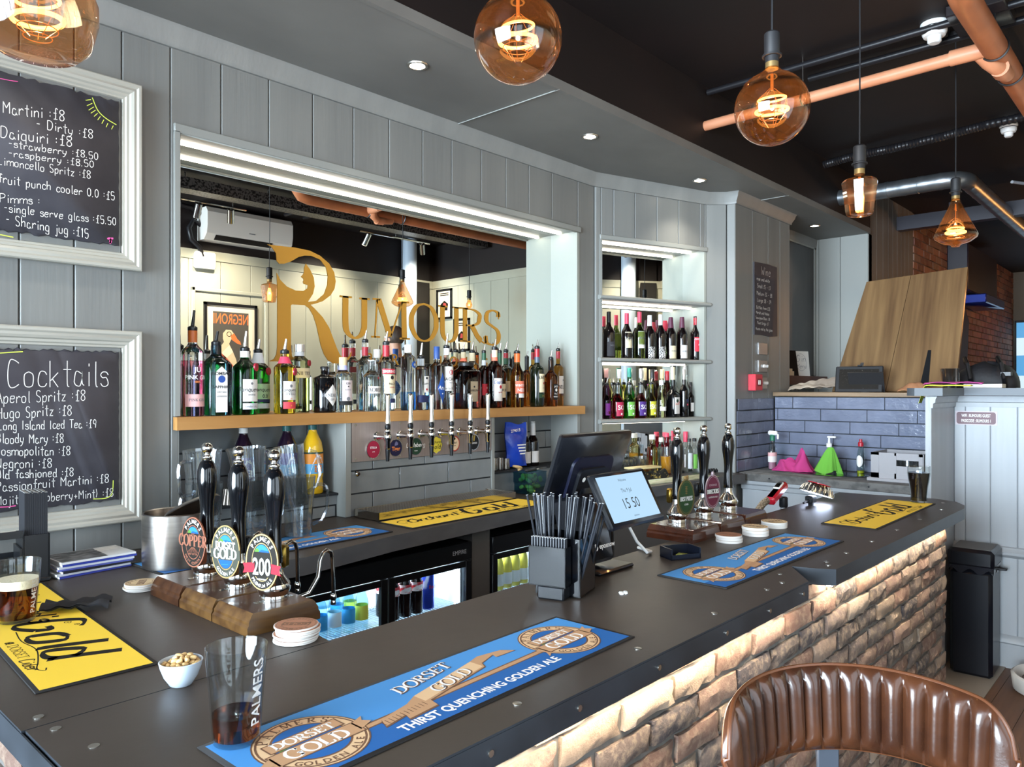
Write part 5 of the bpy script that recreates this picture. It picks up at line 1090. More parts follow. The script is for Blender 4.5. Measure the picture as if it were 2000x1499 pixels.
# napkin caddy, magazines, cloth
t = thing('napkin_caddy', 'black bar caddy holding tall black napkins, at far left by the cocktail slate', 'caddy', (0.66, 2.50, BZ), math.radians(-6))
mb = MB(); mb.box((-0.16, -0.06, 0), (0.055, 0.06, 0.012), 0, 0.003); mb.box((-0.012, -0.055, 0.01), (0.052, -0.050, 0.135), 0); mb.box((-0.012, 0.05, 0.01), (0.052, 0.055, 0.135), 0); mb.box((-0.014, -0.055, 0.01), (-0.009, 0.055, 0.135), 0); mb.box((0.048, -0.055, 0.01), (0.053, 0.055, 0.135), 0)
mb.box((-0.158, -0.055, 0.01), (-0.02, -0.05, 0.075), 0); mb.box((-0.158, 0.05, 0.01), (-0.02, 0.055, 0.075), 0); mb.box((-0.02, -0.055, 0.01), (-0.015, 0.055, 0.10), 0); mb.box((-0.158, -0.055, 0.13), (-0.012, -0.048, 0.15), 0)
mb.build('caddy_box', BLK, t)
proto = None
for k in range(13):
    lab = 'black paper napkin standing upright in the caddy'; x = -0.006 + 0.0044*k
    loc = Matrix.Translation((0.66, 2.50, BZ)) @ Matrix.Rotation(math.radians(-6), 4, 'Z') @ Vector((x, 0, 0.014))
    if proto is None:
        mb = MB(); mb.box((-0.0019, -0.045, 0), (0.0019, 0.045, 0.240), 0); mb.box((-0.0017, -0.044, 0.2402), (0.0017, 0.044, 0.2415), 1)
        proto = mb.build('napkin', [M('black_paper', 0x1e1f24, 0.8), M('pale_edge', 0x9a9a98, 0.8)], flat=True); tag(proto, lab, 'napkin', 'black napkins in the caddy'); proto.location = loc; proto.rotation_euler = (0, 0, math.radians(-6))
    else: o = proto.copy(); COL.objects.link(o); o.location = loc + Vector((0, 0, rnd.uniform(-0.003, 0.003)))
MAGC = [0x3a46a0, 0xc8cbd2, 0x24252c, 0x5a62b0, 0xb8bcc6, 0x2c3a90, 0xd0d0d0]
for k in range(7):
    w, l, h = 0.21, 0.15, 0.0065; t = thing('magazine', ('topmost magazine with a grey photo cover, stacked left of the ice bucket', 'bottom magazine sticking out of the stack left of the ice bucket')[0 if k == 6 else 1] if k in (0, 6) else '%s magazine edge in the stack left of the ice bucket, %s from the bottom' % (('white', 'dark', 'blue', 'grey', 'deep blue')[k-1], ('second', 'third', 'fourth', 'fifth', 'sixth')[k-1]), 'magazine', (0.835 + rnd.uniform(-1, 1)*0.005 - (0.012 if k < 2 else 0), 2.515 + rnd.uniform(-1, 1)*0.004, BZ + k*h), math.radians(2 + rnd.uniform(-3, 3) + (8 if k == 0 else 0)), 'magazines on the return')
    mb = MB(); mb.box((-w/2, -l/2, 0.0004), (w/2, l/2, h-0.0009), 1); mb.box((-w/2, -l/2-0.0006, 0.0002), (w/2, -l/2, h-0.0004), 0); mb.box((-w/2, -l/2, h-0.0009), (w/2, l/2, h-0.0004), 0)
    mats = [M('cover_%x' % MAGC[k], MAGC[k], 0.35), PAPER]
    if k == 6:
        mats += [M('cover_grey', 0x77777a, 0.4, noise=((30, 60, 30), 0x222226, 0.4, 0.6)), PW]; mb.poly([(-w/2+0.004, -l/2+0.004, h), (w/2-0.08, -l/2+0.004, h), (w/2-0.07, l/2-0.004, h), (-w/2+0.004, l/2-0.004, h)], 2); [mb.poly([(0.03, 0.015+0.022*q, h+0.0002), (0.09, 0.015+0.022*q, h+0.0002), (0.09, 0.027+0.022*q, h+0.0002), (0.03, 0.027+0.022*q, h+0.0002)], 3) for q in (0, 1)]
    mb.build('pages', mats, t, flat=True)
mb = MB()
def clo(i, j): return ((i-0.5)*0.075 + 0.006*math.sin(j*9), (j-0.5)*0.15, 0.004 + 0.010*abs(math.sin(i*4.2+j*3)) + 0.006*math.sin(j*11)**2)
mb.grid(clo, 12, 18, 0); n0 = len(mb.v); mb.add([(x, y, max(z-0.003, 0.0005)) for x, y, z in mb.v], [tuple(reversed(f)) for f in mb.f], 0)
o = mb.build('bar_cloth', M('black_cloth', 0x26262a, 0.85)); tag(o, 'crumpled black cloth lying beside the foamy pint', 'cloth'); o.location = (0.66, 2.075, BZ+0.003); o.rotation_euler = (0, 0, math.radians(62))
# ---------------------------------------------------------------- till, straws, small kit on the bar
DISP = M('display_glow', 0x000000, 0.3, emit=0xa9cdea, es=0.95)
t = thing('till_terminal', 'black touch screen till seen from behind, with a lit customer display', 'till', (1.90, 1.40, BZ), 0)
def slab(mb, p0, p1, w, th, m=0, ch=0.006):
    """panel from bottom centre p0 to top centre p1, width along x"""
    d = Vector(p1)-Vector(p0); h = d.length; up = d.normalized(); n = Vector((1, 0, 0)).cross(up); o = mb.M
    mb.M = o @ Matrix(((1, up.x, n.x, p0[0]), (0, up.y, n.y, p0[1]), (0, up.z, n.z, p0[2]), (0, 0, 0, 1))); mb.box((-w/2, 0, 0), (w/2, h, th), m, ch); q = mb.M; mb.M = o; return q
mb = MB(); q = slab(mb, (0.04, 0.085, 0.168), (0.04, 0.0, 0.408), 0.37, -0.022)
mb.build('main_screen', BLKG if False else M('satin_black', 0x0b0c10, 0.28, coat=0.2), t)
mb = MB(); mb.M = q; rr_ = []
for cx, cy, a0 in ((0.075, 0.15, 0), (-0.075, 0.15, 90), (-0.075, 0.03, 180), (0.075, 0.03, 270)): rr_ += [(cx + 0.03*math.cos(math.radians(a0+k)), cy + 0.03*math.sin(math.radians(a0+k))) for k in range(0, 91, 15)]
mb.prism(rr_, 0.0, 0.010, 0); mb.prism([(x*0.72, 0.02 + (y-0.02)*0.78) for x, y in rr_], 0.009, 0.022, 1)
mb.text('eposnow', 0.020, (0.006, 0.105, 0.0226), 2, 0.01); mb.add([(*p, 0.0226) for p in ell(0.008, 0.008, -0.05, 0.111)], [tuple(range(36))], 2)
mb.build('rear_housing', [M('blue_black_plastic', 0x0f1122, 0.3), MATS['satin_black'], PW], t)
mb = MB(); mb.box((-0.10, -0.10, 0.0), (0.08, 0.12, 0.012), 0, 0.005)
mb.M = Matrix.Translation((-0.065, -0.09, 0)); slab(mb, (0, 0.006, 0.035), (0, 0.055, 0.235), 0.135, -0.10, 0, 0.01); mb.M = Matrix.Identity(4)
slab(mb, (0.03, 0.06, 0.05), (0.03, 0.03, 0.30), 0.10, -0.04, 0, 0.01)
mb.build('stand', MATS['satin_black'], t)
mb = MB(); mb.M = Matrix.Translation((-0.065, -0.0925, 0.0)); up = Vector((0, 0.055, 0.225)).normalized(); n = Vector((0, -up.z, up.y))
mb.M = Matrix(((1, up.x, n.x, -0.045), (0, up.y, n.y, -0.0785), (0, up.z, n.z, 0.075), (0, 0, 0, 1))); mb.text('eposnow', 0.021, (0.01, 0, 0.0015), 0, 0.012); mb.add([(*p, 0.0015) for p in ell(0.010, 0.010, -0.046, 0.006)], [tuple(range(36))], 0)
mb.build('stand_logo', PW, t, flat=True)
mb = MB(); q = slab(mb, (-0.152, -0.272, 0.183), (-0.152, -0.196, 0.322), 0.262, -0.018, 0, 0.006); d = mb.build('customer_display', MATS['satin_black'], t)
mb = MB(); mb.M = q; mb.poly([(-0.113, 0.016, 0.0004), (0.113, 0.016, 0.0004), (0.113, 0.146, 0.0004), (-0.113, 0.146, 0.0004)], 0)
for s_, y, h in (('Welcome', 0.126, 0.011), ('Thu 9 Jul', 0.094, 0.016), ('15 50', 0.048, 0.042), ('eposnow', 0.024, 0.008)): mb.text(s_, h, (0.0, y, 0.0009), 1, -0.004, wid=0.85)
mb.build('screen', [DISP, M('display_ink', 0x14181c, 0.5)], d, flat=True, normals=False)
mb = MB(); mb.tube([(0.14, 0.02, 0.20), (0.17, 0.0, 0.13), (0.20, -0.03, 0.05), (0.23, -0.05, 0.012), (0.27, -0.04, 0.008), (0.30, 0.03, 0.006)], 0.005, 8); mb.build('white_cable', WHITE, t)
# straw caddy
CR = math.radians(-73.5); CM = plan(1.515, 1.262, BZ, CR)
t = thing('straw_caddy', 'gloss black bar caddy with a neat front tray and a bin of long straws', 'caddy', (1.515, 1.262, BZ), CR)
mb = MB()
def tray(a, b, z0, z1, wt=0.003):
    (x0, y0), (x1, y1) = a, b; mb.box((x0, y0, z0), (x1, y1, z0+wt)); mb.box((x0, y0, z0), (x1, y0+wt, z1), 0); mb.box((x0, y1-wt, z0), (x1, y1, z1), 0); mb.box((x0, y0, z0), (x0+wt, y1, z1), 0); mb.box((x1-wt, y0, z0), (x1, y1, z1), 0)
tray((-0.052, -0.005), (0.052, 0.035), 0.036, 0.138); mb.build('front_tray', BLKG, t)
mb = MB(); tray((-0.052, 0.040), (0.075, 0.155), 0.003, 0.155); mb.build('straw_bin', BLKG, t)
mb = MB(); mb.box((-0.03, 0.0, 0.0), (0.045, 0.15, 0.036), 0, 0.004); mb.build('foot', BLK, t)
STR = M('black_straw', 0x17191f, 0.35); STE = M('straw_end', 0xb5b5b5, 0.5)
def straw(a, b, lab, grp, proto=None, r=0.0032):
    a, b = CM @ Vector(a), CM @ Vector(b); q = (b-a).to_track_quat('Z', 'Y')
    if proto is None:
        mb = MB(); L = (b-a).length; mb.lathe([(r, 0), (r, L)], 8, 0, cap=False); mb.lathe([(r*0.8, L), (r*0.8, 0)], 8, 0, cap=False); mb.lathe([(r*1.02, L-0.0006), (r*1.02, L), (r*0.7, L)], 8, 1, cap=False)
        o = mb.build('drinking_straw', [STR, STE], normals=False); tag(o, lab, 'straw', grp)
    else: o = proto.copy(); COL.objects.link(o)
    o.location = a; o.rotation_mode = 'QUATERNION'; o.rotation_quaternion = q; return o
p1 = None
for row in range(2):
    for k in range(13):
        x = -0.046 + 0.0076*k; o = straw((x, 0.006+0.011*row, 0.041), (x, 0.006+0.011*row, 0.161), 'short black straw standing in the neat front row of the caddy', 'short straws in the caddy', p1); p1 = p1 or o
p2 = None; rr = random.Random(9)
for grp_, n, x0, x1, tx0, tx1, z in ((0, 12, -0.045, -0.01, -0.095, -0.02, 0.262), (1, 9, -0.01, 0.03, -0.015, 0.04, 0.258), (2, 7, 0.02, 0.055, 0.045, 0.08, 0.245), (3, 7, 0.045, 0.066, 0.085, 0.128, 0.232)):
    for k in range(n):
        u = k/(n-1); a = (x0 + (x1-x0)*u*0.7 + rr.uniform(-.003, .003), 0.05 + rr.uniform(0, 0.095), 0.008); b = (tx0 + (tx1-tx0)*u, a[1] + rr.uniform(-0.015, 0.015), z + rr.uniform(-0.006, 0.008))
        d_ = Vector(b)-Vector(a); b = tuple(Vector(a) + d_.normalized()*0.255); o = straw(a, b, 'long black straw fanned out of the caddy bin', 'long straws in the caddy', p2); p2 = p2 or o
# coin tray by the till
t = thing('coin_tray', 'small dark blue black tray with a green sachet beside the till', 'tray', (2.19, 1.262, BZ), math.radians(-28))
mb = MB(); mb.prism([(-0.055, -0.035), (0.055, -0.035), (0.055, 0.035), (-0.055, 0.035)], 0, 0.004)
for a, b in (((-0.055, -0.035), (-0.05, 0.035)), ((0.05, -0.035), (0.055, 0.035)), ((-0.055, 0.031), (0.055, 0.035))): mb.box((*a, 0), (*b, 0.035))
mb.box((-0.055, -0.035, 0), (0.055, -0.031, 0.016)); mb.build('tray_body', M('blue_black', 0x10141f, 0.3), t, flat=True)
o = MB(); o.box((-0.03, -0.02, 0), (0.02, 0.012, 0.006), 0, 0.002); o = o.build('sachet', M('olive_sachet', 0x8a9440, 0.5)); tag(o, 'olive green sachet lying in the small tray by the till', 'sachet'); o.location = (2.19, 1.262, BZ+0.005); o.rotation_euler = (0, 0, 0.3)
# mints on the bar, foot of the till
for k, (x, y) in enumerate(((1.690, 1.150), (1.702, 1.146), (1.697, 1.157), (1.710, 1.152))):
    mb = MB(); mb.lathe([(0.0005, 0), (0.006, 0.0), (0.0065, 0.002), (0.005, 0.004), (0.0005, 0.0045)], 12); o = mb.build('mint', WHITE); tag(o, 'small white mint lying on the bar at the foot of the till', 'mint', 'mints by the till'); o.location = (x, y, BZ)
# drinks gun and crown cap font
RDP = M('red_gloss', 0xb01c2c, 0.15, coat=0.5); HOSE = M('braided_hose', 0xa79a86, 0.4, metal=0.5, noise=((220, 220, 220), 0x5a5046, 0.45, 0.55))
t = thing('drinks_gun', 'red soda gun with a braided hose rising behind the bar', 'drinks gun', (3.36, 1.46, BZ-0.008), 0)
mb = MB(); mb.tube([(-0.16, 0.06, -0.20), (-0.13, 0.04, -0.06), (-0.10, 0.03, 0.0), (-0.06, 0.02, 0.035), (-0.02, 0.01, 0.052)], 0.016, 12); mb.build('hose', HOSE, t)
mb = MB(); mb.M = Matrix.Translation((0.045, 0.0, 0.075)) @ Matrix.Rotation(math.radians(-22), 4, 'Y'); mb.box((-0.085, -0.022, -0.02), (0.085, 0.022, 0.02), 0, 0.009); mb.box((0.0, -0.016, 0.018), (0.06, 0.016, 0.028), 1, 0.004); mb.build('red_grip', [RDP, WHITE], t)
mb = MB(); mb.lathe([(0.018, 0.0), (0.02, 0.01), (0.02, 0.045), (0.014, 0.05)], 14, c=(0.12, 0.0)); mb.build('nozzle', BLK, t)
t = thing('crown_cap_font', 'big chrome bottle cap shaped beer font with a red top and lit underside', 'beer font', (3.66, 1.37, BZ), 0)
mb = MB(); mb.M = Matrix.Translation((0, 0, 0.062)) @ Matrix.Rotation(math.radians(14), 4, 'Y') @ Matrix.Rotation(math.radians(10), 4, 'X'); seg = 84; vs = []
for r, z, amp in ((0.050, 0.030, 0), (0.060, 0.026, 0.0), (0.070, 0.010, 0.003), (0.077, -0.018, 0.005), (0.072, -0.018, 0.004)):
    for i in range(seg): a = 2*PI*i/seg; q = r + amp*math.cos(21*a); vs.append((q*math.cos(a), q*math.sin(a), z))
mb.add(vs, [(k*seg+i, k*seg+(i+1) % seg, (k+1)*seg+(i+1) % seg, (k+1)*seg+i) for k in range(4) for i in range(seg)] + [tuple(range(seg-1, -1, -1))], 0); K_ = mb.M; mb.build('chrome_cap', CHROME, t, angle=60)
mb = MB(); mb.M = K_; mb.prism(ell(0.054, 0.054), 0.0300, 0.0325, 0); hand(mb, 'Bud', 0.03, lambda x, y: (x-0.03, y-0.012, 0.0328), 0.005, 1, shear=0.2); mb.build('red_top', [RDP, PW], t)
mb = MB(); mb.M = K_; mb.prism(ell(0.066, 0.066), -0.0165, -0.0135); mb.build('light_ring', M('cold_lamp', 0xffffff, 0.4, emit=0xcfe0ff, es=14), t)
mb = MB(); mb.box((-0.11, -0.018, 0.012), (-0.055, 0.018, 0.045), 0, 0.004); mb.box((-0.09, -0.01, 0.0), (-0.075, 0.01, 0.02)); mb.cyl((-0.17, 0, 0.02), (-0.11, 0, 0.028), 0.005, 8); mb.build('bracket', BLK, t)

# ---------------------------------------------------------------- beer taps
mb = MB(); mb.M = frame(0, 2.694, 1, 0); mb.box((1.928, 0, 1.313), (2.786, 0.006, 1.484), 0)
for x in (1.945, 2.19, 2.50, 2.77):
    for z in (1.472, 1.325): mb.cyl((x, 0, z), (x, -0.002, z), 0.005, 10, 1)
PLATE = M('tap_panel_steel', 0xa89a94, 0.38, metal=0.55, noise=((120, 3, 3), 0x9c8f8a, 0.3, 0.7))
tag(mb.build('steel_splashback', [PLATE, CHROME]), 'brushed steel panel carrying the six beer taps, under the oak shelf', 'panel')
for x, z in ((1.955, 1.262), (2.755, 1.112)):
    mb = MB(); mb.M = frame(x, 2.70, 1, 0); mb.cyl((0, 0, z), (0, -0.012, z), 0.011, 16); mb.cyl((0, -0.012, z), (0, -0.02, z), 0.007, 12); tag(mb.build('wall_boss', CHROME), 'chrome boss on the tap tiles, ' + ('upper left' if x < 2 else 'lower right'), 'fitting')
TB = [('plum red round tap badge, leftmost below the taps', 0x9a1f3a, PW, [('STELLA', 0.013, 0.004, 'b'), ('artois', 0.007, -0.012, 'b')]), ('navy round tap badge with orange lettering', 0x1a1838, IO, [('Tiger', 0.026, -0.012, 'b')]), ('dark green round tap badge with white script', 0x1d3a26, PW, [('Carlsberg', 0.019, -0.002, 'h'), ('PILSNER', 0.006, -0.022, 'b')]),
      ('yellow shaped tap badge with black script', 0xd6c23a, PK, [('Orchards', 0.012, 0.008, 'h'), ('Gold', 0.022, -0.018, 'h')]), ('cream and red rimmed tap badge', 0xe6c9a4, PK, [('DORSET', 0.011, 0.0, 'b'), ('PILSNER', 0.006, -0.012, 'b')]), ('black round tap badge with a gold harp mark, rightmost', 0x101012, PW, [('GUINNESS', 0.011, -0.008, 'b')])]
for k, (lab, col, ink, tx) in enumerate(TB):
    x = (2.038, 2.163, 2.280, 2.405, 2.522, 2.655)[k]; z = 1.362; t = thing('tap_badge', lab, 'tap badge', (x, 2.694, z), 0, 'round badges under the taps')
    mb = MB(); mb.M = Matrix.Rotation(PI/2, 4, 'X'); r = 0.037; R2 = ell(r, r*1.08) if k != 3 else [(r*(1+0.06*math.cos(8*a))*math.cos(a), 1.08*r*(1+0.06*math.cos(8*a))*math.sin(a)) for a in [2*PI*i/48 for i in range(48)]]
    mb.prism(R2, 0, 0.006, 0); f = lambda px, py, q=0: (px, py, 0.0062+0.00012*q)
    mb.poly([f(px*0.94, py*0.94) for px, py in R2], 1)
    if k == 4: mb.poly([f(px*0.80, py*0.80, 1) for px, py in R2], 3); mb.poly([f(*p, 2) for p in ((-0.006, 0.018), (0.006, 0.018), (0.008, 0.027), (0, 0.031), (-0.008, 0.027))], 2)
    if k == 5: mb.poly([f(*p, 1) for p in ((-0.010, 0.036), (-0.004, 0.037), (0.0, 0.012), (0.004, 0.037), (0.010, 0.036), (0.004, 0.006), (-0.002, 0.004))], 4)
    if k == 1: mb.poly([f(*p, 1) for p in ((-0.008, 0.010), (0.010, 0.012), (0.012, 0.022), (0.0, 0.030), (-0.006, 0.022))], 5)
    for s_, h, y, md in tx:
        if md == 'b': mb.text(s_, h, (0, 0, 0), 2, 0.02, wid=0.85, fn=lambda px, py: f(px, py+y, 3))
        else: hand(mb, s_, h, lambda px, py: f(px-hand_w(s_, h)/2, py+y, 3), h*0.14, 2, shear=0.2)
    mb.build('badge_face', [CHROME, M('badge_col_%d' % k, col if k != 4 else 0xb3392e, 0.35), ink, M('badge_cream', 0xe6c9a4, 0.4), LGOLD, M('badge_lilac', 0x6d6a8a, 0.5)], t, flat=True, normals=False)
proto = None
TLAB = ['first chrome beer tap from the left, above the plum red badge', 'second chrome beer tap from the left, above the navy badge', 'third chrome beer tap from the left, above the green badge', 'fourth chrome beer tap from the left, above the yellow badge', 'fifth chrome beer tap from the left, above the cream badge', 'sixth chrome beer tap, rightmost, beside the black badge']
for k, x in enumerate((2.062, 2.190, 2.315, 2.440, 2.562, 2.684)):
    if proto: dup(proto, (x, 2.694, 1.418), 0, TLAB[k]); continue
    t = proto = thing('beer_tap', TLAB[0], 'beer tap', (x, 2.694, 1.418), 0, 'beer taps on the steel panel')
    mb = MB(); mb.M = Matrix.Rotation(PI/2, 4, 'X'); mb.lathe([(0.021, 0), (0.021, 0.003), (0.016, 0.006), (0.012, 0.016), (0.010, 0.07)], 22); mb.build('shank', CHROME, t)
    mb = MB(); mb.M = Matrix.Translation((0, -0.074, 0)); mb.lathe([(0.0105, -0.052), (0.0125, -0.048), (0.0125, -0.02), (0.0165, -0.012), (0.0175, 0.0), (0.0165, 0.012), (0.0125, 0.018), (0.0145, 0.024), (0.0145, 0.032), (0.011, 0.036)], 22); mb.build('tap_body', CHROME, t, angle=50)
    mb = MB(); mb.M = Matrix.Translation((0, -0.074, 0)); mb.lathe([(0.0075, -0.105), (0.0078, -0.10), (0.0105, -0.052)], 18, 0); mb.build('spout', BLK, t)
    mb = MB(); mb.M = Matrix.Translation((0, -0.074, 0)); mb.lathe([(0.0115, 0.036), (0.0125, 0.040), (0.0125, 0.052)], 18, 1); mb.lathe([(0.0115, 0.052), (0.0135, 0.058), (0.0125, 0.064), (0.0108, 0.08), (0.0098, 0.10), (0.0118, 0.16), (0.0122, 0.182), (0.010, 0.188), (0.0005, 0.189)], 18, 0); mb.build('handle', [CHROME, BLK], t, angle=50)
# drip tray under the taps
t = thing('drip_tray', 'long polished steel drip tray with a slotted top below the taps', 'drip tray', (2.36, 2.605, BZ), math.radians(1.2))
mb = MB(); mb.box((-0.43, -0.085, 0), (0.43, -0.081, 0.036)); mb.box((-0.43, 0.075, 0), (0.43, 0.079, 0.036)); mb.box((-0.43, -0.085, 0), (-0.426, 0.079, 0.036)); mb.box((0.426, -0.085, 0), (0.43, 0.079, 0.036)); mb.box((-0.43, -0.085, 0), (0.43, 0.079, 0.003)); mb.build('tray_body', M('polished_steel', 0xc8c4bc, 0.12, metal=1), t, flat=True)
mb = MB()
for k in range(56): mb.box((-0.424 + 0.0153*k, -0.08, 0.031), (-0.424 + 0.0153*k + 0.009, 0.074, 0.034))
for k in range(9): mb.box((-0.426, -0.08 + 0.019*k, 0.0305), (0.426, -0.08 + 0.019*k + 0.003, 0.0345))
mb.build('slotted_grille', STEEL, t, flat=True)

# ---------------------------------------------------------------- jugs, squash, niche clutter
def jug(label, x, y, z, rz, scale=1.0, tiltx=0.0, tilty=0.0):
    t = thing('plastic_jug', label, 'jug', (x, y, z), rz, 'clear plastic jugs'); t.rotation_euler = (tiltx, tilty, rz); t.scale = (scale,)*3
    mb = MB(); seg = 48; vs = []; P = [(0.046, 0.0), (0.048, 0.004), (0.052, 0.10), (0.060, 0.205), (0.062, 0.225), (0.060, 0.225), (0.058, 0.205), (0.050, 0.10), (0.045, 0.008), (0.0005, 0.008)]
    for k, (r, z_) in enumerate(P):
        for i in range(seg):
            a = 2*PI*i/seg; fl = 0.0016*math.cos(16*a) if 1 < k < 8 else 0; q = r + fl
            if k in (3, 4, 5, 6): q += 0.012*max(0, math.cos(a-PI))**12*(1 if k in (4, 5) else 0.6)
            vs.append((q*math.cos(a), q*math.sin(a), z_))
    mb.add(vs, [(k*seg+i, k*seg+(i+1) % seg, (k+1)*seg+(i+1) % seg, (k+1)*seg+i) for k in range(len(P)-1) for i in range(seg)] + [tuple(range(seg-1, -1, -1))], 0); mb.build('jug_body', CLEAR, t, angle=70)
    mb = MB(); mb.tube([(0.056, 0, 0.19), (0.085, 0, 0.193), (0.102, 0, 0.185), (0.107, 0, 0.165), (0.104, 0, 0.10), (0.085, 0, 0.06), (0.052, 0, 0.045)], 0.006, 8); mb.build('handle', thin_glass('frosted_plastic', 0xeef4fa, 0.1, 3.0), t); return t
JH = math.radians
for (lab, x, y, z, rz, tx, ty) in (('lower clear jug of the left stack behind the pumps', 1.205, 2.535, BZ, JH(200), 0, 0), ('upper clear jug of the left stack, handle towards the wall', 1.205, 2.537, BZ+0.115, JH(200), 0.0, JH(2)), ('lower clear jug of the middle stack behind the pumps', 1.375, 2.52, BZ, JH(-25), 0, 0), ('upper clear jug of the middle stack, handle on its right', 1.373, 2.52, BZ+0.115, JH(-25), 0, JH(-4)),
      ('lower clear jug of the right stack, handle on its right', 1.535, 2.48, BZ, JH(-35), 0, 0), ('upper clear jug of the right stack, tilted to the left', 1.525, 2.48, BZ+0.115, JH(-35), 0, JH(-9))): jug(lab, x, y, z, rz, 1.0, tx, ty)
def squash(label, x, y, h, r, liquid, labs, cap): 
    t = thing('squash_bottle', label, 'bottle', (x, y, 1.182), 0, 'squash bottles on the tiled ledge')
    P = [(r*0.85, 0), (r, 0.006), (r, h*0.16), (r*0.93, h*0.22), (r, h*0.28), (r, h*0.62), (r*0.86, h*0.75), (r*0.45, h*0.88), (r*0.38, h*0.92), (r*0.38, h*0.95)]
    mb = MB(); mb.lathe(P, 26); mb.build('plastic_body', liquid, t, angle=60); mb = MB(); mb.lathe([(r*0.42, h*0.93), (r*0.42, h), (r*0.38, h)], 18); mb.build('screw_cap', cap, t)
    mb = MB(); mats = []; R = r*1.01
    for z0, z1, m_ in labs: mats.append(m_); mb.lathe([(R, h*z0), (R, h*z1)], 26, len(mats)-1, cap=False)
    mats += [PW, M('orange_print', 0xe07a28, 0.5)]; n = len(mats); g = lambda X, Y: ((R+0.0006)*math.cos(-PI/2+X/R), (R+0.0006)*math.sin(-PI/2+X/R), Y)
    mb.text('ROBINSONS', r*0.42, (0, 0, 0), n-2, 0.03, wid=0.8, fn=lambda X, Y: g(X, Y+h*0.53-2.5*X*X/r))
    for k in range(3): mb.poly([g(px, py+h*(0.34+0.035*k)) for px, py in ell(r*0.42, h*0.022)], n-1 if len(labs) > 2 else n-2)
    mb.build('label', mats, t, normals=False)
YSQ = M('orange_squash', 0xe0b020, 0.12, coat=0.6); PSQ = M('blackcurrant_squash', 0x1c0f22, 0.12, coat=0.6)
squash('orange squash bottle on the left tiled ledge', 1.81, 2.81, 0.292, 0.044, YSQ, [(0.30, 0.44, M('squash_sky', 0x5aa0c8, 0.5)), (0.44, 0.585, M('squash_orange', 0xe08a2a, 0.5)), (0.585, 0.61, LG)], M('teal_cap', 0x1f5a5a, 0.4))
squash('blackcurrant squash bottle beside the orange one', 1.69, 2.815, 0.292, 0.044, PSQ, [(0.30, 0.46, M('squash_sky', 0x5aa0c8)), (0.46, 0.62, M('squash_purple', 0x3a2a8a, 0.5))], M('teal_cap', 0x1f5a5a))
squash('dark squash bottle with a pale cap behind the jugs', 1.50, 2.82, 0.290, 0.042, PSQ, [(0.30, 0.6, M('squash_purple', 0x3a2a8a))], WHITE)
mb = MB(); seg = 40; mb.add([(( 0.036 if k == 0 else 0.024)*(1+0.06*math.cos(20*2*PI*i/seg))*math.cos(2*PI*i/seg), (0.036 if k == 0 else 0.024)*(1+0.06*math.cos(20*2*PI*i/seg))*math.sin(2*PI*i/seg), 0.06*k) for k in (0, 1) for i in range(seg)], [(i, (i+1) % seg, seg+(i+1) % seg, seg+i) for i in range(seg)] + [tuple(range(seg, 2*seg))]); o = mb.build('dessert_tin', M('dull_tin', 0xb5ada2, 0.35, metal=1), angle=70); tag(o, 'upturned fluted tin cup on the left tiled ledge', 'cup'); o.location = (1.43, 2.79, 1.182)
# right hand niche: jiggers, crisps, wine, salad boxes
JIG = M('jigger_steel', 0xa39c94, 0.22, metal=1)
for k, (x, y, h, r) in enumerate(((2.855, 2.80, 0.085, 0.020), (2.905, 2.79, 0.068, 0.022), (2.955, 2.795, 0.066, 0.021), (3.00, 2.79, 0.060, 0.021))):
    mb = MB(); mb.lathe([(r*0.85, 0), (r, 0.003), (r, h), (r*0.93, h), (r*0.9, 0.005), (0.0005, 0.004)], 20); o = mb.build('spirit_measure', JIG); tag(o, ('tall steel cocktail tin at the left end of the right ledge', 'steel spirit measure next to the tall cocktail tin', 'steel spirit measure in the middle of the row', 'short steel spirit measure, last in the row')[k], 'measure', 'steel measures'); o.location = (x, y, 1.192)
t = thing('crisp_bag', 'blue foil bag of bar snacks standing open on the right ledge', 'snack bag', (3.06, 2.775, 1.20), math.radians(-8))
BAGB = M('blue_foil', 0x1f3fae, 0.22, noise=((9, 9, 9), 0x2a52c8, 0.35, 0.65), bump=((26, 26, 26), 0.9))
mb = MB(); nu, nv = 12, 14; sides = []
for s_ in (-1, 1):
    def bf(i, j, s_=s_):
        x = (i-0.5)*(0.150 - 0.012*math.sin(j*PI)); bul = math.sin(i*PI)*math.sin(min(1, j*1.15)*PI)**0.6 if 0 < j < 0.9 else 0.02
        return (x + 0.006*math.sin(j*7+i*3), s_*(0.004 + 0.030*bul), 0.005 + 0.235*j + 0.008*math.sin(i*6+1)*j)
    mb.grid(bf, nu, nv, 0)
mb.build('foil_bag', BAGB, t); mb = MB()
fb = lambda X, Y, Z: (X, -0.0365 - 0.0, Z)
mb.M = Matrix.Translation((-0.03, -0.037, 0.195)) @ Matrix.Rotation(PI/2, 4, 'X') @ Matrix.Rotation(math.radians(6), 4, 'Z'); mb.text('279013', 0.022, (0, 0, 0), 0, 0.02)
mb.M = Matrix.Translation((0.012, -0.037, 0.12)) @ Matrix.Rotation(PI/2, 4, 'X')
for k in range(4): mb.poly([(-0.03+0.006*k, -0.016*k, 0), (0.03-0.004*(k % 2), -0.016*k, 0), (0.03-0.004*(k % 2), 0.007-0.016*k, 0), (-0.03+0.006*k, 0.007-0.016*k, 0)], 0)
mb.build('print', PW, t, flat=True)
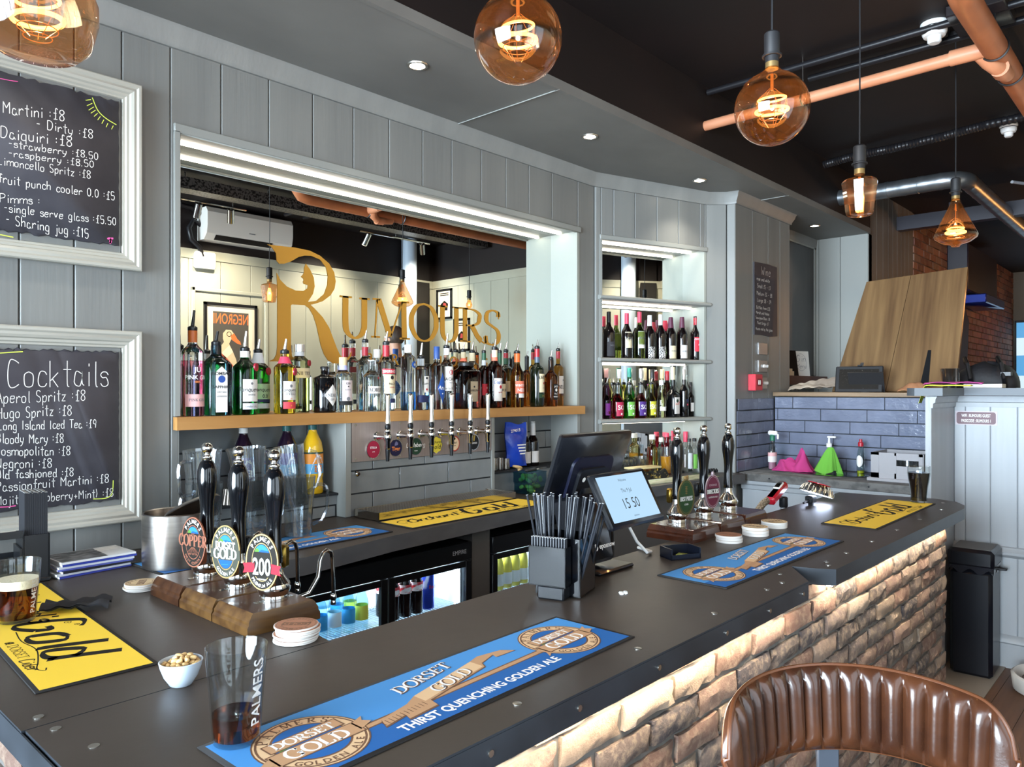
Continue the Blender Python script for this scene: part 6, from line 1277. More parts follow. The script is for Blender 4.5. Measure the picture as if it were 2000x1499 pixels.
for k, x in enumerate((3.185, 3.255)): bottle(('dark wine bottle with white cap standing behind the snack bag', 'dark wine bottle with white cap, nearer the pilaster')[k], 'wine bottles on the right ledge', (x, 2.82, 1.192), 24, 905, 860, 842, 820, mat=GWINE, nw=9, neck=(822, 846, WRAPW), cap=(WRAPW, 819, 9.4), labs=[(876, 898, 58, LW, 0)])
def tub(label, x, y, z, m_, n, seed):
    t = thing('salad_tub', label, 'tub', (x, y, z), 0, 'clear salad tubs'); mb = MB(); a, b, h = 0.075, 0.05, 0.055
    for p, q in (((-a, -b, 0), (a, -b+0.002, h)), ((-a, b-0.002, 0), (a, b, h)), ((-a, -b, 0), (-a+0.002, b, h)), ((a-0.002, -b, 0), (a, b, h)), ((-a, -b, 0), (a, b, 0.002)), ((-a-0.003, -b-0.003, h-0.004), (a+0.003, -b+0.001, h)), ((-a-0.003, b-0.001, h-0.004), (a+0.003, b+0.003, h))): mb.box(p, q)
    mb.build('plastic_tub', thin_glass('blue_tub', 0xb6d8e6, 0.15, 1.5), t, flat=True); r = random.Random(seed); first = None
    for k in range(n):
        loc = (x + r.uniform(-0.058, 0.058), y + r.uniform(-0.034, 0.034), z + 0.014 + 0.018*(k % 2)); rot = r.uniform(0, 6)
        if first is None:
            mb = MB(); mb.lathe([(0.0005, -0.012), (0.016, -0.008), (0.02, 0.0), (0.016, 0.008), (0.0005, 0.012)], 12, sx=1, sy=0.5); first = mb.build('fruit_slice', m_); tag(first, 'slice of %s fruit in the %s' % (('green', 'lower salad tub') if seed == 1 else ('yellow', 'lemon tub'),) if False else ('green lime wedge in the upper salad tub' if seed == 1 else 'yellow lemon wedge in the lower salad tub'), 'fruit', 'fruit wedges %d' % seed); first.location = loc
        else: o = first.copy(); COL.objects.link(o); o.location = loc; o.rotation_euler = (r.uniform(-1, 1), r.uniform(-1, 1), rot)
tub('lower clear tub of lemon wedges on the back counter', 3.02, 2.63, BZ, M('lemon_flesh', 0xd9c84a, 0.5), 12, 2); tub('upper clear tub of lime wedges on the back counter', 3.015, 2.632, BZ+0.057, M('lime_flesh', 0x7a9a3a, 0.5), 12, 1)
t = thing('bar_knife', 'kitchen knife with a black handle resting on the salad tubs', 'knife', (3.03, 2.60, BZ+0.118), math.radians(12)); mb = MB(); mb.box((-0.11, -0.011, 0), (-0.01, 0.011, 0.015), 0, 0.005); mb.build('handle', BLK, t); mb = MB(); mb.prism([(-0.01, -0.010), (0.10, -0.008), (0.125, 0.010), (-0.01, 0.012)], 0.006, 0.0075); mb.build('blade', CHROME, t)
mb = MB(); mb.tube([(0.03*math.cos(a)*(1-a/14), 0.02*math.sin(a), 0.006+0.02*math.sin(a/2)) for a in [i*0.4 for i in range(18)]], 0.006, 7); o = mb.build('leather_strap', M('tan_leather', 0xb59262, 0.6)); tag(o, 'tan looped strap lying on the salad tubs', 'strap'); o.location = (2.95, 2.66, BZ+0.118)
# mixers on the counter inside the niche
GX = 'mixers and juices under the niche'; 
def niche_glass(name, label, u, off, r, h, fill, m_, straw=False):
    x, y, z = niche_at(u, off, BZ); t = thing(name, label, 'glass', (x, y, z), 0, GX); mb = MB(); mb.lathe([(r*0.82, 0), (r, h), (r*0.96, h), (r*0.79, 0.004), (0.0005, 0.004)], 22); mb.build('glass_wall', CLEAR, t, angle=60)
    if fill: mb = MB(); mb.lathe([(r*0.78, 0.005), (r*(0.78+0.16*fill), h*fill)], 22); mb.build('drink', m_, t)
    if straw: mb = MB(); mb.tube([(-0.01, 0, 0.01), (0.02, -0.02, h*1.25)], 0.003, 6); mb.build('stirrer', BLK, t)
niche_glass('juice_glass', 'short glass of orange juice behind the till screen', 1252, 0.10, 0.043, 0.115, 0.5, GOJ); niche_glass('juice_jug', 'tall glass of orange juice with a black stirrer', 1301, 0.06, 0.040, 0.17, 0.66, GOJ, True)
def mx(label, u, off, w, vb, vs, vn, vt, **k): nb(GX, label, u, off, BZ, w, vb, vs, vn, vt, **k)
mx('pale yellow cordial bottle with white cap under the niche', 1274, 0.11, 22, 918, 872, 858, 850, mat=GPALEY, nw=11, cap=(WRAPW, 842, 12))
mx('tall red capped bottle behind the orange juice', 1302, 0.15, 16, 912, 868, 852, 843, mat=GRED, nw=9, cap=(WRAPP, 836, 10))
mx('white capped clear bottle between the juices', 1291, 0.16, 16, 912, 870, 856, 852, mat=GC, nw=8, cap=(WRAPW, 845, 9))
mx('pink topped bottle half behind the first right hand pump', 1322, 0.14, 15, 912, 868, 852, 845, mat=GC, nw=8, cap=(WRAPP, 838, 9))
mx('red topped clear bottle between the right hand pumps', 1339, 0.14, 16, 912, 868, 854, 846, mat=GC, nw=8, neck=(846, 856, WRAPP), cap=(WRAPP, 836, 9), labs=[(880, 905, 60, LW, 0)])
mx('black capped clear mixer bottle between the right hand pumps', 1346, 0.07, 13, 922, 880, 868, 862, mat=GC, nw=6, cap=(WRAPK, 857, 7), labs=[(885, 915, 60, LCL, 0)])
mx('black capped mixer bottle with a green label', 1356, 0.07, 12, 922, 880, 868, 862, mat=GC, nw=6, cap=(WRAPK, 857, 7), labs=[(888, 916, 60, M('label_leaf', 0x6fb04a), 0)])
mb = MB()
def tw(i, j): return ((i-0.5)*0.26 + 0.01*math.sin(j*8), (j-0.5)*0.12, 0.028 + 0.018*math.sin(i*9+j*2)*math.sin(j*5+1) + 0.012*math.sin(i*23))
mb.grid(tw, 26, 12, 0); n0 = len(mb.v); base = [(x, y, 0.001) for x, y, z in mb.v]; f0 = list(mb.f); mb.add(base, [tuple(reversed(f)) for f in f0], 0)
nu1 = 27; edge = [i for i in range(nu1)] + [j*nu1+nu1-1 for j in range(1, 13)] + [12*nu1+i for i in range(nu1-2, -1, -1)] + [j*nu1 for j in range(11, 0, -1)]
for a, b in zip(edge, edge[1:]+edge[:1]): mb.f.append((a, b, n0+b, n0+a)); mb.m.append(0); mb.c.append(None)
o = mb.build('folded_cloth', M('black_gold_cloth', 0x1c1a16, 0.8, noise=((40, 40, 40), 0xa08a4a, 0.56, 0.62))); tag(o, 'dark patterned bar cloth bundled on the counter behind the till', 'cloth'); x, y, z = niche_at(1262, -0.05, BZ); o.location = (x, y, BZ); o.rotation_euler = (0, 0, math.radians(-15))
mb = MB(); mb.box((-0.12, -0.045, 0), (0.12, 0.045, 0.012), 0, 0.004); o = mb.build('folded_towel', M('cream_towel', 0xd8c894, 0.85)); tag(o, 'folded cream towel on top of the dark patterned cloth', 'cloth'); o.location = (x-0.02, y+0.01, BZ+0.058); o.rotation_euler = (0, 0, math.radians(-12))
for k in range(5):
    x, y, z = niche_at(1384+5*k, -0.03, BZ); mb = MB(); mb.lathe([(0.010, 0), (0.011, 0.003), (0.011, 0.014), (0.006, 0.020), (0.005, 0.026)], 12); o = mb.build('pourer_cap', BLK); tag(o, 'spare black bottle pourer standing in a row at the end of the back counter', 'pourer', 'spare pourers'); o.location = (x, y, BZ)
for k in range(6):
    x, y, z = niche_at(1212+9*k, 0.13, BZ); mb = MB(); mb.lathe([(0.027, 0), (0.031, 0.10), (0.029, 0.10), (0.025, 0.004), (0.0005, 0.004)], 18); o = mb.build('tumbler', CLEAR, angle=60); tag(o, 'clear tumbler in the row at the foot of the niche mirror', 'glass', 'tumblers under the niche'); o.location = (x, y, BZ)
t = thing('pale_bar_mat', 'pale green printed bar mat along the counter edge under the niche', 'bar mat', (3.95, 2.37, BZ), math.radians(-9)); mb = MB(); mb.box((-0.42, -0.07, 0), (0.42, 0.07, 0.004), 0, 0.001); mb.build('rubber_base', M('pale_mat', 0xc9cbb0, 0.6, noise=((14, 30, 1), 0xa9b58a, 0.5, 0.6)), t)
# soft drinks in the coolers
def fizz(name, label, x, y, z, h, r, mats, grp, lz=(0.32, 0.5), capm=WRAPR, proto={}):
    k = (name, grp)
    if k in proto: return dup(proto[k], (x, y, z), 0, label)
    t = thing(name, label, 'bottle', (x, y, z), 0, grp); proto[k] = t
    mb = MB(); mb.lathe([(r*0.85, 0), (r, 0.005), (r, h*0.55), (r*0.85, h*0.68), (r*0.42, h*0.86), (r*0.38, h*0.95)], 16); mb.build('glass_body', mats[0], t, angle=60)
    mb = MB(); mb.lathe([(r*1.015, h*lz[0]), (r*1.015, h*lz[1])], 16, cap=False); mb.build('label', mats[1], t)
    mb = MB(); mb.lathe([(r*0.46, h*0.94), (r*0.46, h), (r*0.4, h)], 12); mb.build('cap', capm, t); return t
COLA = M('cola', 0x140806, 0.1, coat=0.5); TON = thin_glass('tonic_bottle', 0xd6ecf4, 0.02, 2.0); TLB = M('tonic_blue_label', 0x3a9ad0, 0.5); TLW = M('tonic_white_label', 0xdfe6ea, 0.5); TLY = M('tonic_yellow_label', 0xd9d04a, 0.5)
for k in range(5): fizz('cola_bottle', 'cola bottle with a red and white label in the right door of the first cooler', 1.94+0.062*(k % 3), 2.43 + 0.07*(k//3), 0.694, 0.20, 0.027, (COLA, M('cola_label', 0xc8303a, 0.5, noise=((30, 30, 60), 0xe6e0e0, 0.45, 0.55))), 'cola bottles in the cooler', (0.48, 0.66))
t = thing('energy_drink_can', 'tall blue energy drink can beside the cola bottles in the cooler', 'can', (2.135, 2.44, 0.694), 0); mb = MB(); mb.lathe([(0.022, 0), (0.027, 0.006), (0.027, 0.155), (0.022, 0.163), (0.022, 0.166)], 20, 0); mb.build('can_body', M('can_blue', 0x2a3fae, 0.25, metal=0.5, noise=((40, 6, 12), 0x9aa2b8, 0.55, 0.6)), t); mb = MB(); mb.M = Matrix.Translation((0, -0.0275, 0.09)) @ Matrix.Rotation(PI/2, 4, 'X'); mb.text('Red', 0.022, (0, 0, 0), 0, 0.01); mb.build('print', IR, t, flat=True)
tl = ['blue labelled tonic bottle in the left door of the first cooler', 'white labelled tonic bottle in the left door of the first cooler', 'yellow labelled tonic bottle in the left door of the first cooler']
for k in range(12):
    q = (0, 1, 0, 1, 0, 2)[k % 6]; fizz('tonic_bottle', tl[q], 1.475+0.062*(k % 6), 2.43+0.075*(k//6), 0.694, 0.185, 0.026, (TON, (TLB, TLW, TLY)[q]), ('blue', 'white', 'yellow')[q] + ' tonic bottles in the cooler', (0.2, 0.5), (WRAPW, WRAPS, TLY)[q])
for k in range(10): fizz('juice_bottle', 'small yellow juice bottle in a row in the second cooler', 2.50+0.058*(k % 5), 2.43+0.07*(k//5), 0.694, 0.195, 0.026, (M('cloudy_lemon', 0xe3d96a, 0.15, coat=0.5), TLW), 'juice bottles in the cooler', (0.1, 0.38), WRAPS)
# ---------------------------------------------------------------- chalk menus on the left wall
def at_wall(u, v, Y):
    t = (u-1000)/1480; x = X_at(u, Y); k = depth(x, Y); return x, 1.63 + (759-v)/1480*k
LIME = M('lime_chalk', 0xd6e85a, 0.7); PINKC = M('pink_chalk', 0xe85aa0, 0.7)
FPROF = [(0, 0), (0.026, 0.0), (0.030, 0.004), (0.030, 0.012), (0.024, 0.018), (0.026, 0.026), (0.022, 0.034), (0.014, 0.038), (0.014, 0.046), (0.008, 0.050), (0.008, 0.056), (0, 0.058)]
def framed_slate(label, x0, x1, z0, z1, sx0, sx1, sz0, sz1, lines, crop_y, seed, extra):
    t = thing('chalk_menu', label, 'menu board', ((x0+x1)/2, WY, z0), 0, 'framed chalk menus'); T = Matrix.Translation((-(x0+x1)/2, -WY, -z0)); r = random.Random(seed)
    mb = MB(); mb.M = T; n = len(FPROF); vs = []
    for cx, cz, ix, iz in ((x0, z0, 1, 1), (x1, z0, -1, 1), (x1, z1, -1, -1), (x0, z1, 1, -1)): vs += [(cx + ix*w, WY-d-0.001, cz + iz*w) for d, w in FPROF]
    mb.add(vs, [(k*n+i, k*n+(i+1) % n, ((k+1) % 4)*n+(i+1) % n, ((k+1) % 4)*n+i) for k in range(4) for i in range(n)], 0); mb.build('frame', FRAMEP, t, angle=30)
    mb = MB(); mb.M = T; P = []
    for i in range(40): P.append((sx0 + (sx1-sx0)*i/40, sz0 + r.uniform(-1, 1)*0.004))
    for i in range(40): P.append((sx1 + r.uniform(-1, 1)*0.0015, sz0 + (sz1-sz0)*i/40))
    for i in range(40): P.append((sx1 + (sx0-sx1)*i/40, sz1 + r.uniform(-1, 1)*0.005))
    for i in range(10): P.append((sx0, sz1 + (sz0-sz1)*i/10))
    m = len(P); cx, cz = (sx0+sx1)/2, (sz0+sz1)/2; q = [(cx + (x-cx)*0.985, cz + (z-cz)*0.988) for x, z in P]
    mb.add([(x, WY-0.002, z) for x, z in P] + [(x, WY-0.006, z) for x, z in P] + [(x, WY-0.010, z) for x, z in q], [(i, (i+1) % m, m+(i+1) % m, m+i) for i in range(m)] + [(m+i, m+(i+1) % m, 2*m+(i+1) % m, 2*m+i) for i in range(m)] + [tuple(2*m+i for i in range(m))], 0); sl = mb.build('slate', SLATE, t, angle=60)
    Y = WY-0.0106
    for s_, (ua, va), (ub, vb), cap, w in lines:
        mb = MB(); mb.M = T
        xa, za = at_wall(ua/2.857, crop_y + va/2.857, Y); xb, zb = at_wall(ub/2.857, crop_y + vb/2.857, Y); k = depth((xa+xb)/2, Y)/1480; c = cap/2.857*k
        st = (xb-xa)/hand_w(s_, c); sl_ = (zb-za)/(xb-xa); hand(mb, s_, c, lambda px, py: (xa + px, Y, za + py + px*sl_), w*0.0017, 0, stretch=st, jit=0.05); mb.build('chalk_line', CHALK, sl, flat=True, normals=False)
    mb = MB(); mb.M = T
    for m_, w, pts in extra: ribbon(mb, spline([at_wall(a/2.857, crop_y + b/2.857, Y) for a, b in pts]), w, lambda px, py: (px, Y, py), m_)
    mb.build('chalk_drawing', [CHALK, LIME, PINKC], sl, flat=True, normals=False); return t
rays = [(1, 0.0028, ((515, 545), (545, 615), (590, 660), (650, 697)))] + [(1, 0.002, (a, b)) for a, b in (((478, 560), (508, 556)), ((485, 590), (515, 577)), ((495, 615), (523, 597)), ((507, 632), (533, 615)), ((525, 650), (545, 632)), ((545, 670), (560, 650)), ((568, 690), (580, 668)), ((592, 710), (602, 688)), ((622, 722), (632, 702)))]
heart = [(2, 0.006, ((600, 1335), (612, 1330), (620, 1345), (612, 1360))), (2, 0.006, ((632, 1332), (622, 1332), (616, 1345), (614, 1358))), (2, 0.002, ((0, 438), (60, 450), (100, 455))), (1, 0.003, ((0, 1310), (40, 1318), (75, 1325)))]
framed_slate('upper framed slate listing martinis, daiquiris and spritz in chalk', 0.46, 1.054, 2.029, 2.662, 0.515, 0.986, 2.110, 2.592,
 [('Martini :\u00a38', (18, 632), (370, 676), 62, 1.3), ('- Dirty :\u00a38', (205, 712), (528, 775), 50, 1.2), ('Daiquiri :\u00a38', (5, 768), (413, 822), 60, 1.3), ('-strawberry :\u00a38.50', (50, 820), (556, 892), 40, 1.1), ('-raspberry :\u00a38.50', (50, 872), (532, 938), 38, 1.1), ('Limoncello Spritz :\u00a38', (-8, 918), (513, 998), 45, 1.1),
  ('fruit punch cooler 0.0 :\u00a35', (-8, 1018), (648, 1120), 46, 1.15), ('Pimms :', (0, 1130), (235, 1145), 48, 1.15), ('-single serve glass :\u00a35.50', (25, 1180), (655, 1258), 44, 1.15), ('- Sharing jug :\u00a315', (35, 1250), (503, 1332), 52, 1.2)], 0, 1, rays + heart)
framed_slate('lower framed slate headed Cocktails, above the napkin caddy', 0.46, 1.054, 1.180, 1.823, 0.515, 0.986, 1.255, 1.752,
 [('Cocktails', (45, 788), (620, 785), 145, 1.5), ('Aperol Spritz :\u00a38', (-20, 882), (485, 865), 62, 1.2), ('Hugo Spritz :\u00a38', (-15, 965), (408, 945), 58, 1.2), ('Long Island Iced Tea :\u00a39', (-8, 1032), (545, 1015), 48, 1.2), ('Bloody Mary :\u00a38', (-18, 1105), (362, 1098), 52, 1.2), ('Cosmopolitan :\u00a38', (-25, 1172), (400, 1170), 52, 1.2), ('Negroni :\u00a38', (-20, 1242), (298, 1238), 52, 1.2), ('Old fashioned :\u00a38', (-25, 1302), (418, 1288), 48, 1.2), ('Passionfruit Martini :\u00a38', (-22, 1375), (615, 1320), 50, 1.15), ('Mojito (Raspberry+Mint) :\u00a38', (-22, 1450), (640, 1398), 48, 1.0)], 480, 2,
 [(1, 0.003, ((0, 600), (60, 596), (128, 592))), (1, 0.0026, ((520, 1415), (590, 1410), (625, 1385), (632, 1310))), (2, 0.003, ((0, 1460), (50, 1458), (88, 1452)))])

# ---------------------------------------------------------------- pendant bulbs
FIL = M('hot_filament', 0x000000, 0.4, emit=0xffb45c, es=8.0); FILS = M('filament_glow', 0x000000, 0.4, emit=0xff9038, es=0.7)
PKF = [(0.0005, 0.135), (0.016, 0.13), (0.022, 0.11), (0.022, 0.06), (0.020, 0.055)]
def circ(r, z, n=24, tilt=0.0): return [(r*math.cos(2*PI*i/n), r*math.sin(2*PI*i/n), z + tilt*math.cos(2*PI*i/n)) for i in range(n)]
def pendant(label, x, y, zc, kind, power, top=CZ, swag=None):
    t = thing('pendant_bulb', label, 'pendant light', (x, y, zc), 0, 'pendant filament bulbs')
    if kind == 'globe': P = [(0.016, 0.128), (0.017, 0.112), (0.024, 0.104)] + [(0.1*math.sin(a), 0.1*math.cos(a)) for a in [0.33 + (PI-0.34)*i/22 for i in range(23)]]; nk = 0.118
    elif kind == 'dome': P = [(0.020, 0.15), (0.024, 0.125), (0.045, 0.10), (0.075, 0.075), (0.092, 0.03), (0.092, 0.0), (0.080, -0.045), (0.062, -0.062), (0.03, -0.066), (0.0005, -0.067)]; nk = 0.14
    elif kind == 'tumbler': P = [(0.016, 0.095), (0.017, 0.072), (0.030, 0.066), (0.052, 0.060), (0.060, 0.050), (0.058, 0.035), (0.046, -0.055), (0.042, -0.064), (0.03, -0.067), (0.0005, -0.068)]; nk = 0.09
    elif kind == 'cone': P = [(0.016, 0.112), (0.018, 0.095), (0.026, 0.07), (0.085, -0.055), (0.092, -0.072), (0.088, -0.085), (0.06, -0.105), (0.022, -0.116), (0.016, -0.125), (0.0005, -0.126)]; nk = 0.105
    else: P = [(0.013, 0.06), (0.014, 0.045), (0.03, 0.012), (0.032, -0.005), (0.022, -0.026), (0.0005, -0.033)]; nk = 0.055
    seg = 12 if kind == 'tumbler' else 40
    mb = MB(); mb.lathe(P, seg, 0, cap=False); mb.build('glass_bulb', BULBG, t, flat=kind == 'tumbler', angle=70)
    mb = MB(); o = nk+0.002; mb.lathe([(0.0175, o-0.012), (0.0175, o+0.006)], 18, 1); mb.lathe([(0.018, o+0.006), (0.018, o+0.022), (0.026, o+0.022), (0.026, o+0.027), (0.019, o+0.030), (0.021, o+0.034), (0.021, o+0.085), (0.016, o+0.09), (0.0005, o+0.092)], 20, 0); mb.build('lamp_holder', [BLKM, BRASS], t, angle=40)
    mb = MB(); mb.tube([(0, 0, nk+0.09), (0.004, 0, (nk+0.09)*0.6 + (top-zc)*0.4), (0, 0, top-zc)], 0.0028, 6); mb.lathe([(0.03, top-zc-0.02), (0.032, top-zc-0.001)], 16); mb.build('flex', BLKM, t)
    mb = MB()
    if kind in ('globe', 'dome'):
        s_ = 1 if kind == 'globe' else 0.9; mb.tube(circ(0.042*s_, -0.006, tilt=0.004), 0.0042, 8, 0, closed=True); mb.tube(circ(0.036*s_, 0.026, tilt=0.006), 0.0030, 8, 0, closed=True)
        mb.tube([(0, 0, 0.095), (0, 0, 0.05)], 0.004, 6, 1)
        for k in range(5): a = k*PI/2.5; mb.tube([(0.006*math.cos(a), 0.006*math.sin(a), 0.055), (0.036*s_*math.cos(a), 0.036*s_*math.sin(a), 0.026), (0.042*s_*math.cos(a), 0.042*s_*math.sin(a), -0.006), (0.012*math.cos(a), 0.012*math.sin(a), -0.05 if kind == 'globe' else -0.035)], 0.0007, 4, 1)
        for z, r in ((-0.022, 0.034), (-0.036, 0.024)): mb.tube(circ(r*s_, z), 0.0009, 5, 1, closed=True)
    elif kind == 'tumbler':
        for k in range(8): a = k*PI/4; mb.tube([(0.006*math.cos(a), 0.006*math.sin(a), 0.035), (0.013*math.cos(a), 0.013*math.sin(a), -0.005), (0.010*math.cos(a), 0.010*math.sin(a), -0.052)], 0.0028, 6, 0)
        mb.tube([(0, 0, 0.07), (0, 0, 0.035)], 0.005, 6, 1)
    elif kind == 'cone':
        mb.tube(circ(0.040, -0.058), 0.0055, 8, 0, closed=True); mb.tube(circ(0.034, -0.040), 0.0030, 8, 0, closed=True); mb.tube(circ(0.036, -0.080), 0.0016, 6, 1, closed=True)
        for a in (0, PI/2): mb.tube([(0.036*math.cos(q)*math.cos(a), 0.036*math.cos(q)*math.sin(a), -0.05 + 0.04*math.sin(q)) for q in [PI*i/12 for i in range(13)]], 0.0016, 6, 1)
        mb.tube([(-0.012, 0, 0.045), (-0.004, 0, 0.075), (0, 0, 0.05), (0.004, 0, 0.075), (0.012, 0, 0.045)], 0.0018, 6, 1); mb.tube([(0, 0, 0.06), (0, 0, -0.04)], 0.0012, 5, 1)
    else: mb.tube([(-0.012, 0, 0.03), (-0.006, 0, -0.01), (0, 0, 0.02), (0.006, 0, -0.01), (0.012, 0, 0.03)], 0.0016, 6, 0)
    mb.build('filament', [FIL, FILS], t)
    point((x, y, zc - (0.05 if kind == 'cone' else 0)), power, (1.0, 0.62, 0.30), 0.005)
    return t
pendant('domed amber bulb at the top left corner, partly cut by the frame', 0.405, 1.462, 2.262, 'dome', 3)
pendant('big globe bulb hanging over the middle of the bar, at the top of the frame', 1.278, 1.152, 2.425, 'globe', 5)
pendant('big globe bulb with its whole holder showing, hanging right of the middle', 2.02, 0.880, 2.400, 'globe', 5)
pendant('tumbler shaped amber bulb with a long bright filament', 2.797, 0.900, 2.305, 'tumbler', 5)
pendant('cone shaped amber bulb, farthest right along the bar', 4.03, 0.866, 2.420, 'cone', 5)
pendant('small clear bulb on a long flex, seen only in the mirror', 5.16, 0.50, 2.44, 'plain', 5)
pendant('small clear bulb added out of view beyond the bar end to light the brick wall', 8.6, 0.35, 2.5, 'plain', 30)  # unseen bulb, added to warm and brighten the far bricks
pendant('small clear bulb added out of view deep in the far room as extra light', 11.0, 0.45, 2.5, 'plain', 30)  # another added bulb out of view, lifts the dim far end

# ---------------------------------------------------------------- ceiling services
CLAY = M('terracotta_pipe', 0xc98a68, 0.45, noise=((8, 8, 8), 0xb97a58, 0.3, 0.7)); CLAYD = M('brown_drain_pipe', 0xa8643e, 0.45, noise=((6, 6, 6), 0x8f5434, 0.3, 0.7)); CND = M('black_conduit', 0x1b1a1d, 0.35)
t = thing('waste_pipe', 'pale terracotta waste pipe crossing under the dark ceiling', 'pipe', (3.81, 0.70, 3.10)); mb = MB(); mb.tube([(0, -0.02, 0), (0, 1.36, -0.02)], 0.027, 16); mb.tube([(0, -0.05, 0), (0, 0.14, 0)], 0.034, 16); mb.build('pipe_run', CLAY, t)
mb = MB(); mb.tube([(0.02, 0.03, 0), (0.05, 0.0, -0.04), (0.12, -0.03, -0.06), (0.26, -0.03, -0.04)], 0.033, 16); mb.tube([(0.10, -0.03, -0.058), (0.17, -0.03, -0.055)], 0.038, 16); mb.build('branch', CLAY, t)
mb = MB(); mb.tube(circ(0.03, 0), 0.005, 6, closed=True); mb.M = Matrix.Translation((0, 0.80, -0.01)) @ Matrix.Rotation(PI/2, 4, 'X'); mb.v = []; mb.f = []; mb.m = []; mb.c = []; mb.tube(circ(0.031, 0), 0.005, 6, closed=True); mb.M = Matrix.Identity(4); mb.cyl((0, 0.80, 0.02), (0, 0.80, 0.2), 0.004, 6); mb.build('pipe_clip', CHROME, t)
t = thing('drain_pipe', 'thick brown drain pipe running away along the ceiling at top right', 'pipe', (3.2, 0.672, 3.10)); mb = MB(); mb.tube([(-0.05, 0, 0.18), (-0.04, 0, 0.06), (0.0, 0, 0.01), (0.06, 0, 0), (4.6, 0, 0)], 0.050, 20); mb.build('pipe_run', CLAYD, t)
mb = MB()
for x in (0.62, 0.98): mb.M = Matrix.Translation((x, 0, 0)) @ Matrix.Rotation(PI/2, 4, 'Y'); mb.tube(circ(0.052, 0), 0.006, 6, closed=True)
mb.M = Matrix.Identity(4); mb.cyl((0.62, 0, 0.05), (0.62, 0, 0.2), 0.005, 6); mb.build('pipe_clip', M('dark_steel_clip', 0x4a4a4c, 0.4, metal=1), t)
CX = 0
for lab, p in (('black conduit along the ceiling behind the smoke alarm', [(3.82, 2.03, 3.265), (3.82, -0.6, 3.265)]), ('second thinner black conduit beside the waste pipe', [(4.02, 1.55, 3.27), (4.02, -0.6, 3.27)])):
    mb = MB(); mb.tube(p, 0.017, 10); tag(mb.build('conduit', CND), lab, 'conduit', 'black conduits')
mb = MB(); P = [(5.52, 2.02, 3.235), (5.50, 1.80, 3.25), (5.47, 1.55, 3.24), (5.46, 1.25, 3.25), (5.44, 1.0, 3.262), (5.42, 0.6, 3.262), (5.41, 0.2, 3.262)]; Q = []
for a, b in zip(P, P[1:]):
    for i in range(40): Q.append(tuple(a[q] + (b[q]-a[q])*i/40 for q in range(3)))
mb.tube(Q, [0.026 + 0.003*math.sin(i*2.2) for i in range(len(Q))], 10); tag(mb.build('flexible_conduit', CND), 'ribbed black flexible conduit sagging along the ceiling', 'conduit')
def alarm(label, x, y, s_, z=CZ):
    t = thing('smoke_alarm', label, 'smoke alarm', (x, y, z)); mb = MB(); mb.lathe([(0.058*s_, 0.0), (0.060*s_, -0.012), (0.055*s_, -0.018)], 28); mb.build('base_plate', WHITE, t)
    mb = MB(); mb.lathe([(0.053*s_, -0.018), (0.052*s_, -0.045*s_), (0.045*s_, -0.060*s_), (0.030*s_, -0.062*s_), (0.029*s_, -0.085*s_), (0.022*s_, -0.092*s_), (0.0005, -0.093*s_)], 28); mb.build('sensor_head', WHITE, t, angle=30)
    mb = MB(); mb.lathe([(0.0538*s_, -0.020), (0.0538*s_, -0.024)], 28, cap=False); mb.build('vent_slot', CND, t)
alarm('large white smoke alarm on the ceiling, upper right', 3.86, 0.915, 1.0); alarm('flat white smoke alarm farther back on the ceiling', 5.66, 0.92, 0.85)
mb = MB(); mb.box((3.72, 0.62, 3.25), (3.98, 0.84, CZ-0.001), 0, 0.004); tag(mb.build('ceiling_junction_box', M('dark_box', 0x1e191b, 0.3)), 'dark box on the ceiling beside the smoke alarm', 'junction box')
DUCT = M('galvanised_duct', 0x8a8f94, 0.32, metal=0.9, noise=((14, 14, 14), 0xa2a6aa, 0.3, 0.7))
t = thing('vent_duct', 'silver spiral ventilation duct bending away under the ceiling', 'duct', (0, 0, 0)); mb = MB(); A = [(5.90, 2.05, 3.07), (5.90, 1.36, 3.07)]; B_ = [(5.90 + 0.14*(1-math.cos(q)), 1.36 - 0.14*math.sin(q), 3.07) for q in [PI/2*i/10 for i in range(11)]]
C_ = [(6.04 + 0.04*i, 1.22, 3.07) for i in range(90)]; pts = [(5.90, 2.05 - 0.023*i, 3.07) for i in range(30)] + B_ + C_; mb.tube(pts, [0.058 + (0.0022 if i % 5 == 0 else 0) for i in range(len(pts))], 20); mb.build('duct_run', DUCT, t)
mb = MB()
for y in (1.9, 1.7, 1.5): mb.M = Matrix.Translation((5.90, y, 3.07)) @ Matrix.Rotation(PI/2, 4, 'X'); mb.tube(circ(0.059, 0), 0.003, 6, closed=True)
mb.build('duct_joint', DUCT, t)
mb = MB(); mb.box((7.36, -0.5, 3.05), (7.46, 2.05, 3.17)); mb.box((7.30, 1.55, 3.0), (7.52, 1.62, 3.22)); tag(mb.build('steel_beam', M('dark_steel_beam', 0x2c2a33, 0.4)), 'dark painted steel beam crossing under the ceiling at right', 'beam')
mb = MB(); mb.tube([(6.9, 1.1, 3.22), (7.4, 0.9, 3.24), (8.5, 0.7, 3.25), (10, 0.7, 3.25)], 0.012, 8); tag(mb.build('ceiling_cable', M('white_cable', 0xb9b9bd, 0.4)), 'pale cable strung along the ceiling beyond the duct', 'cable')
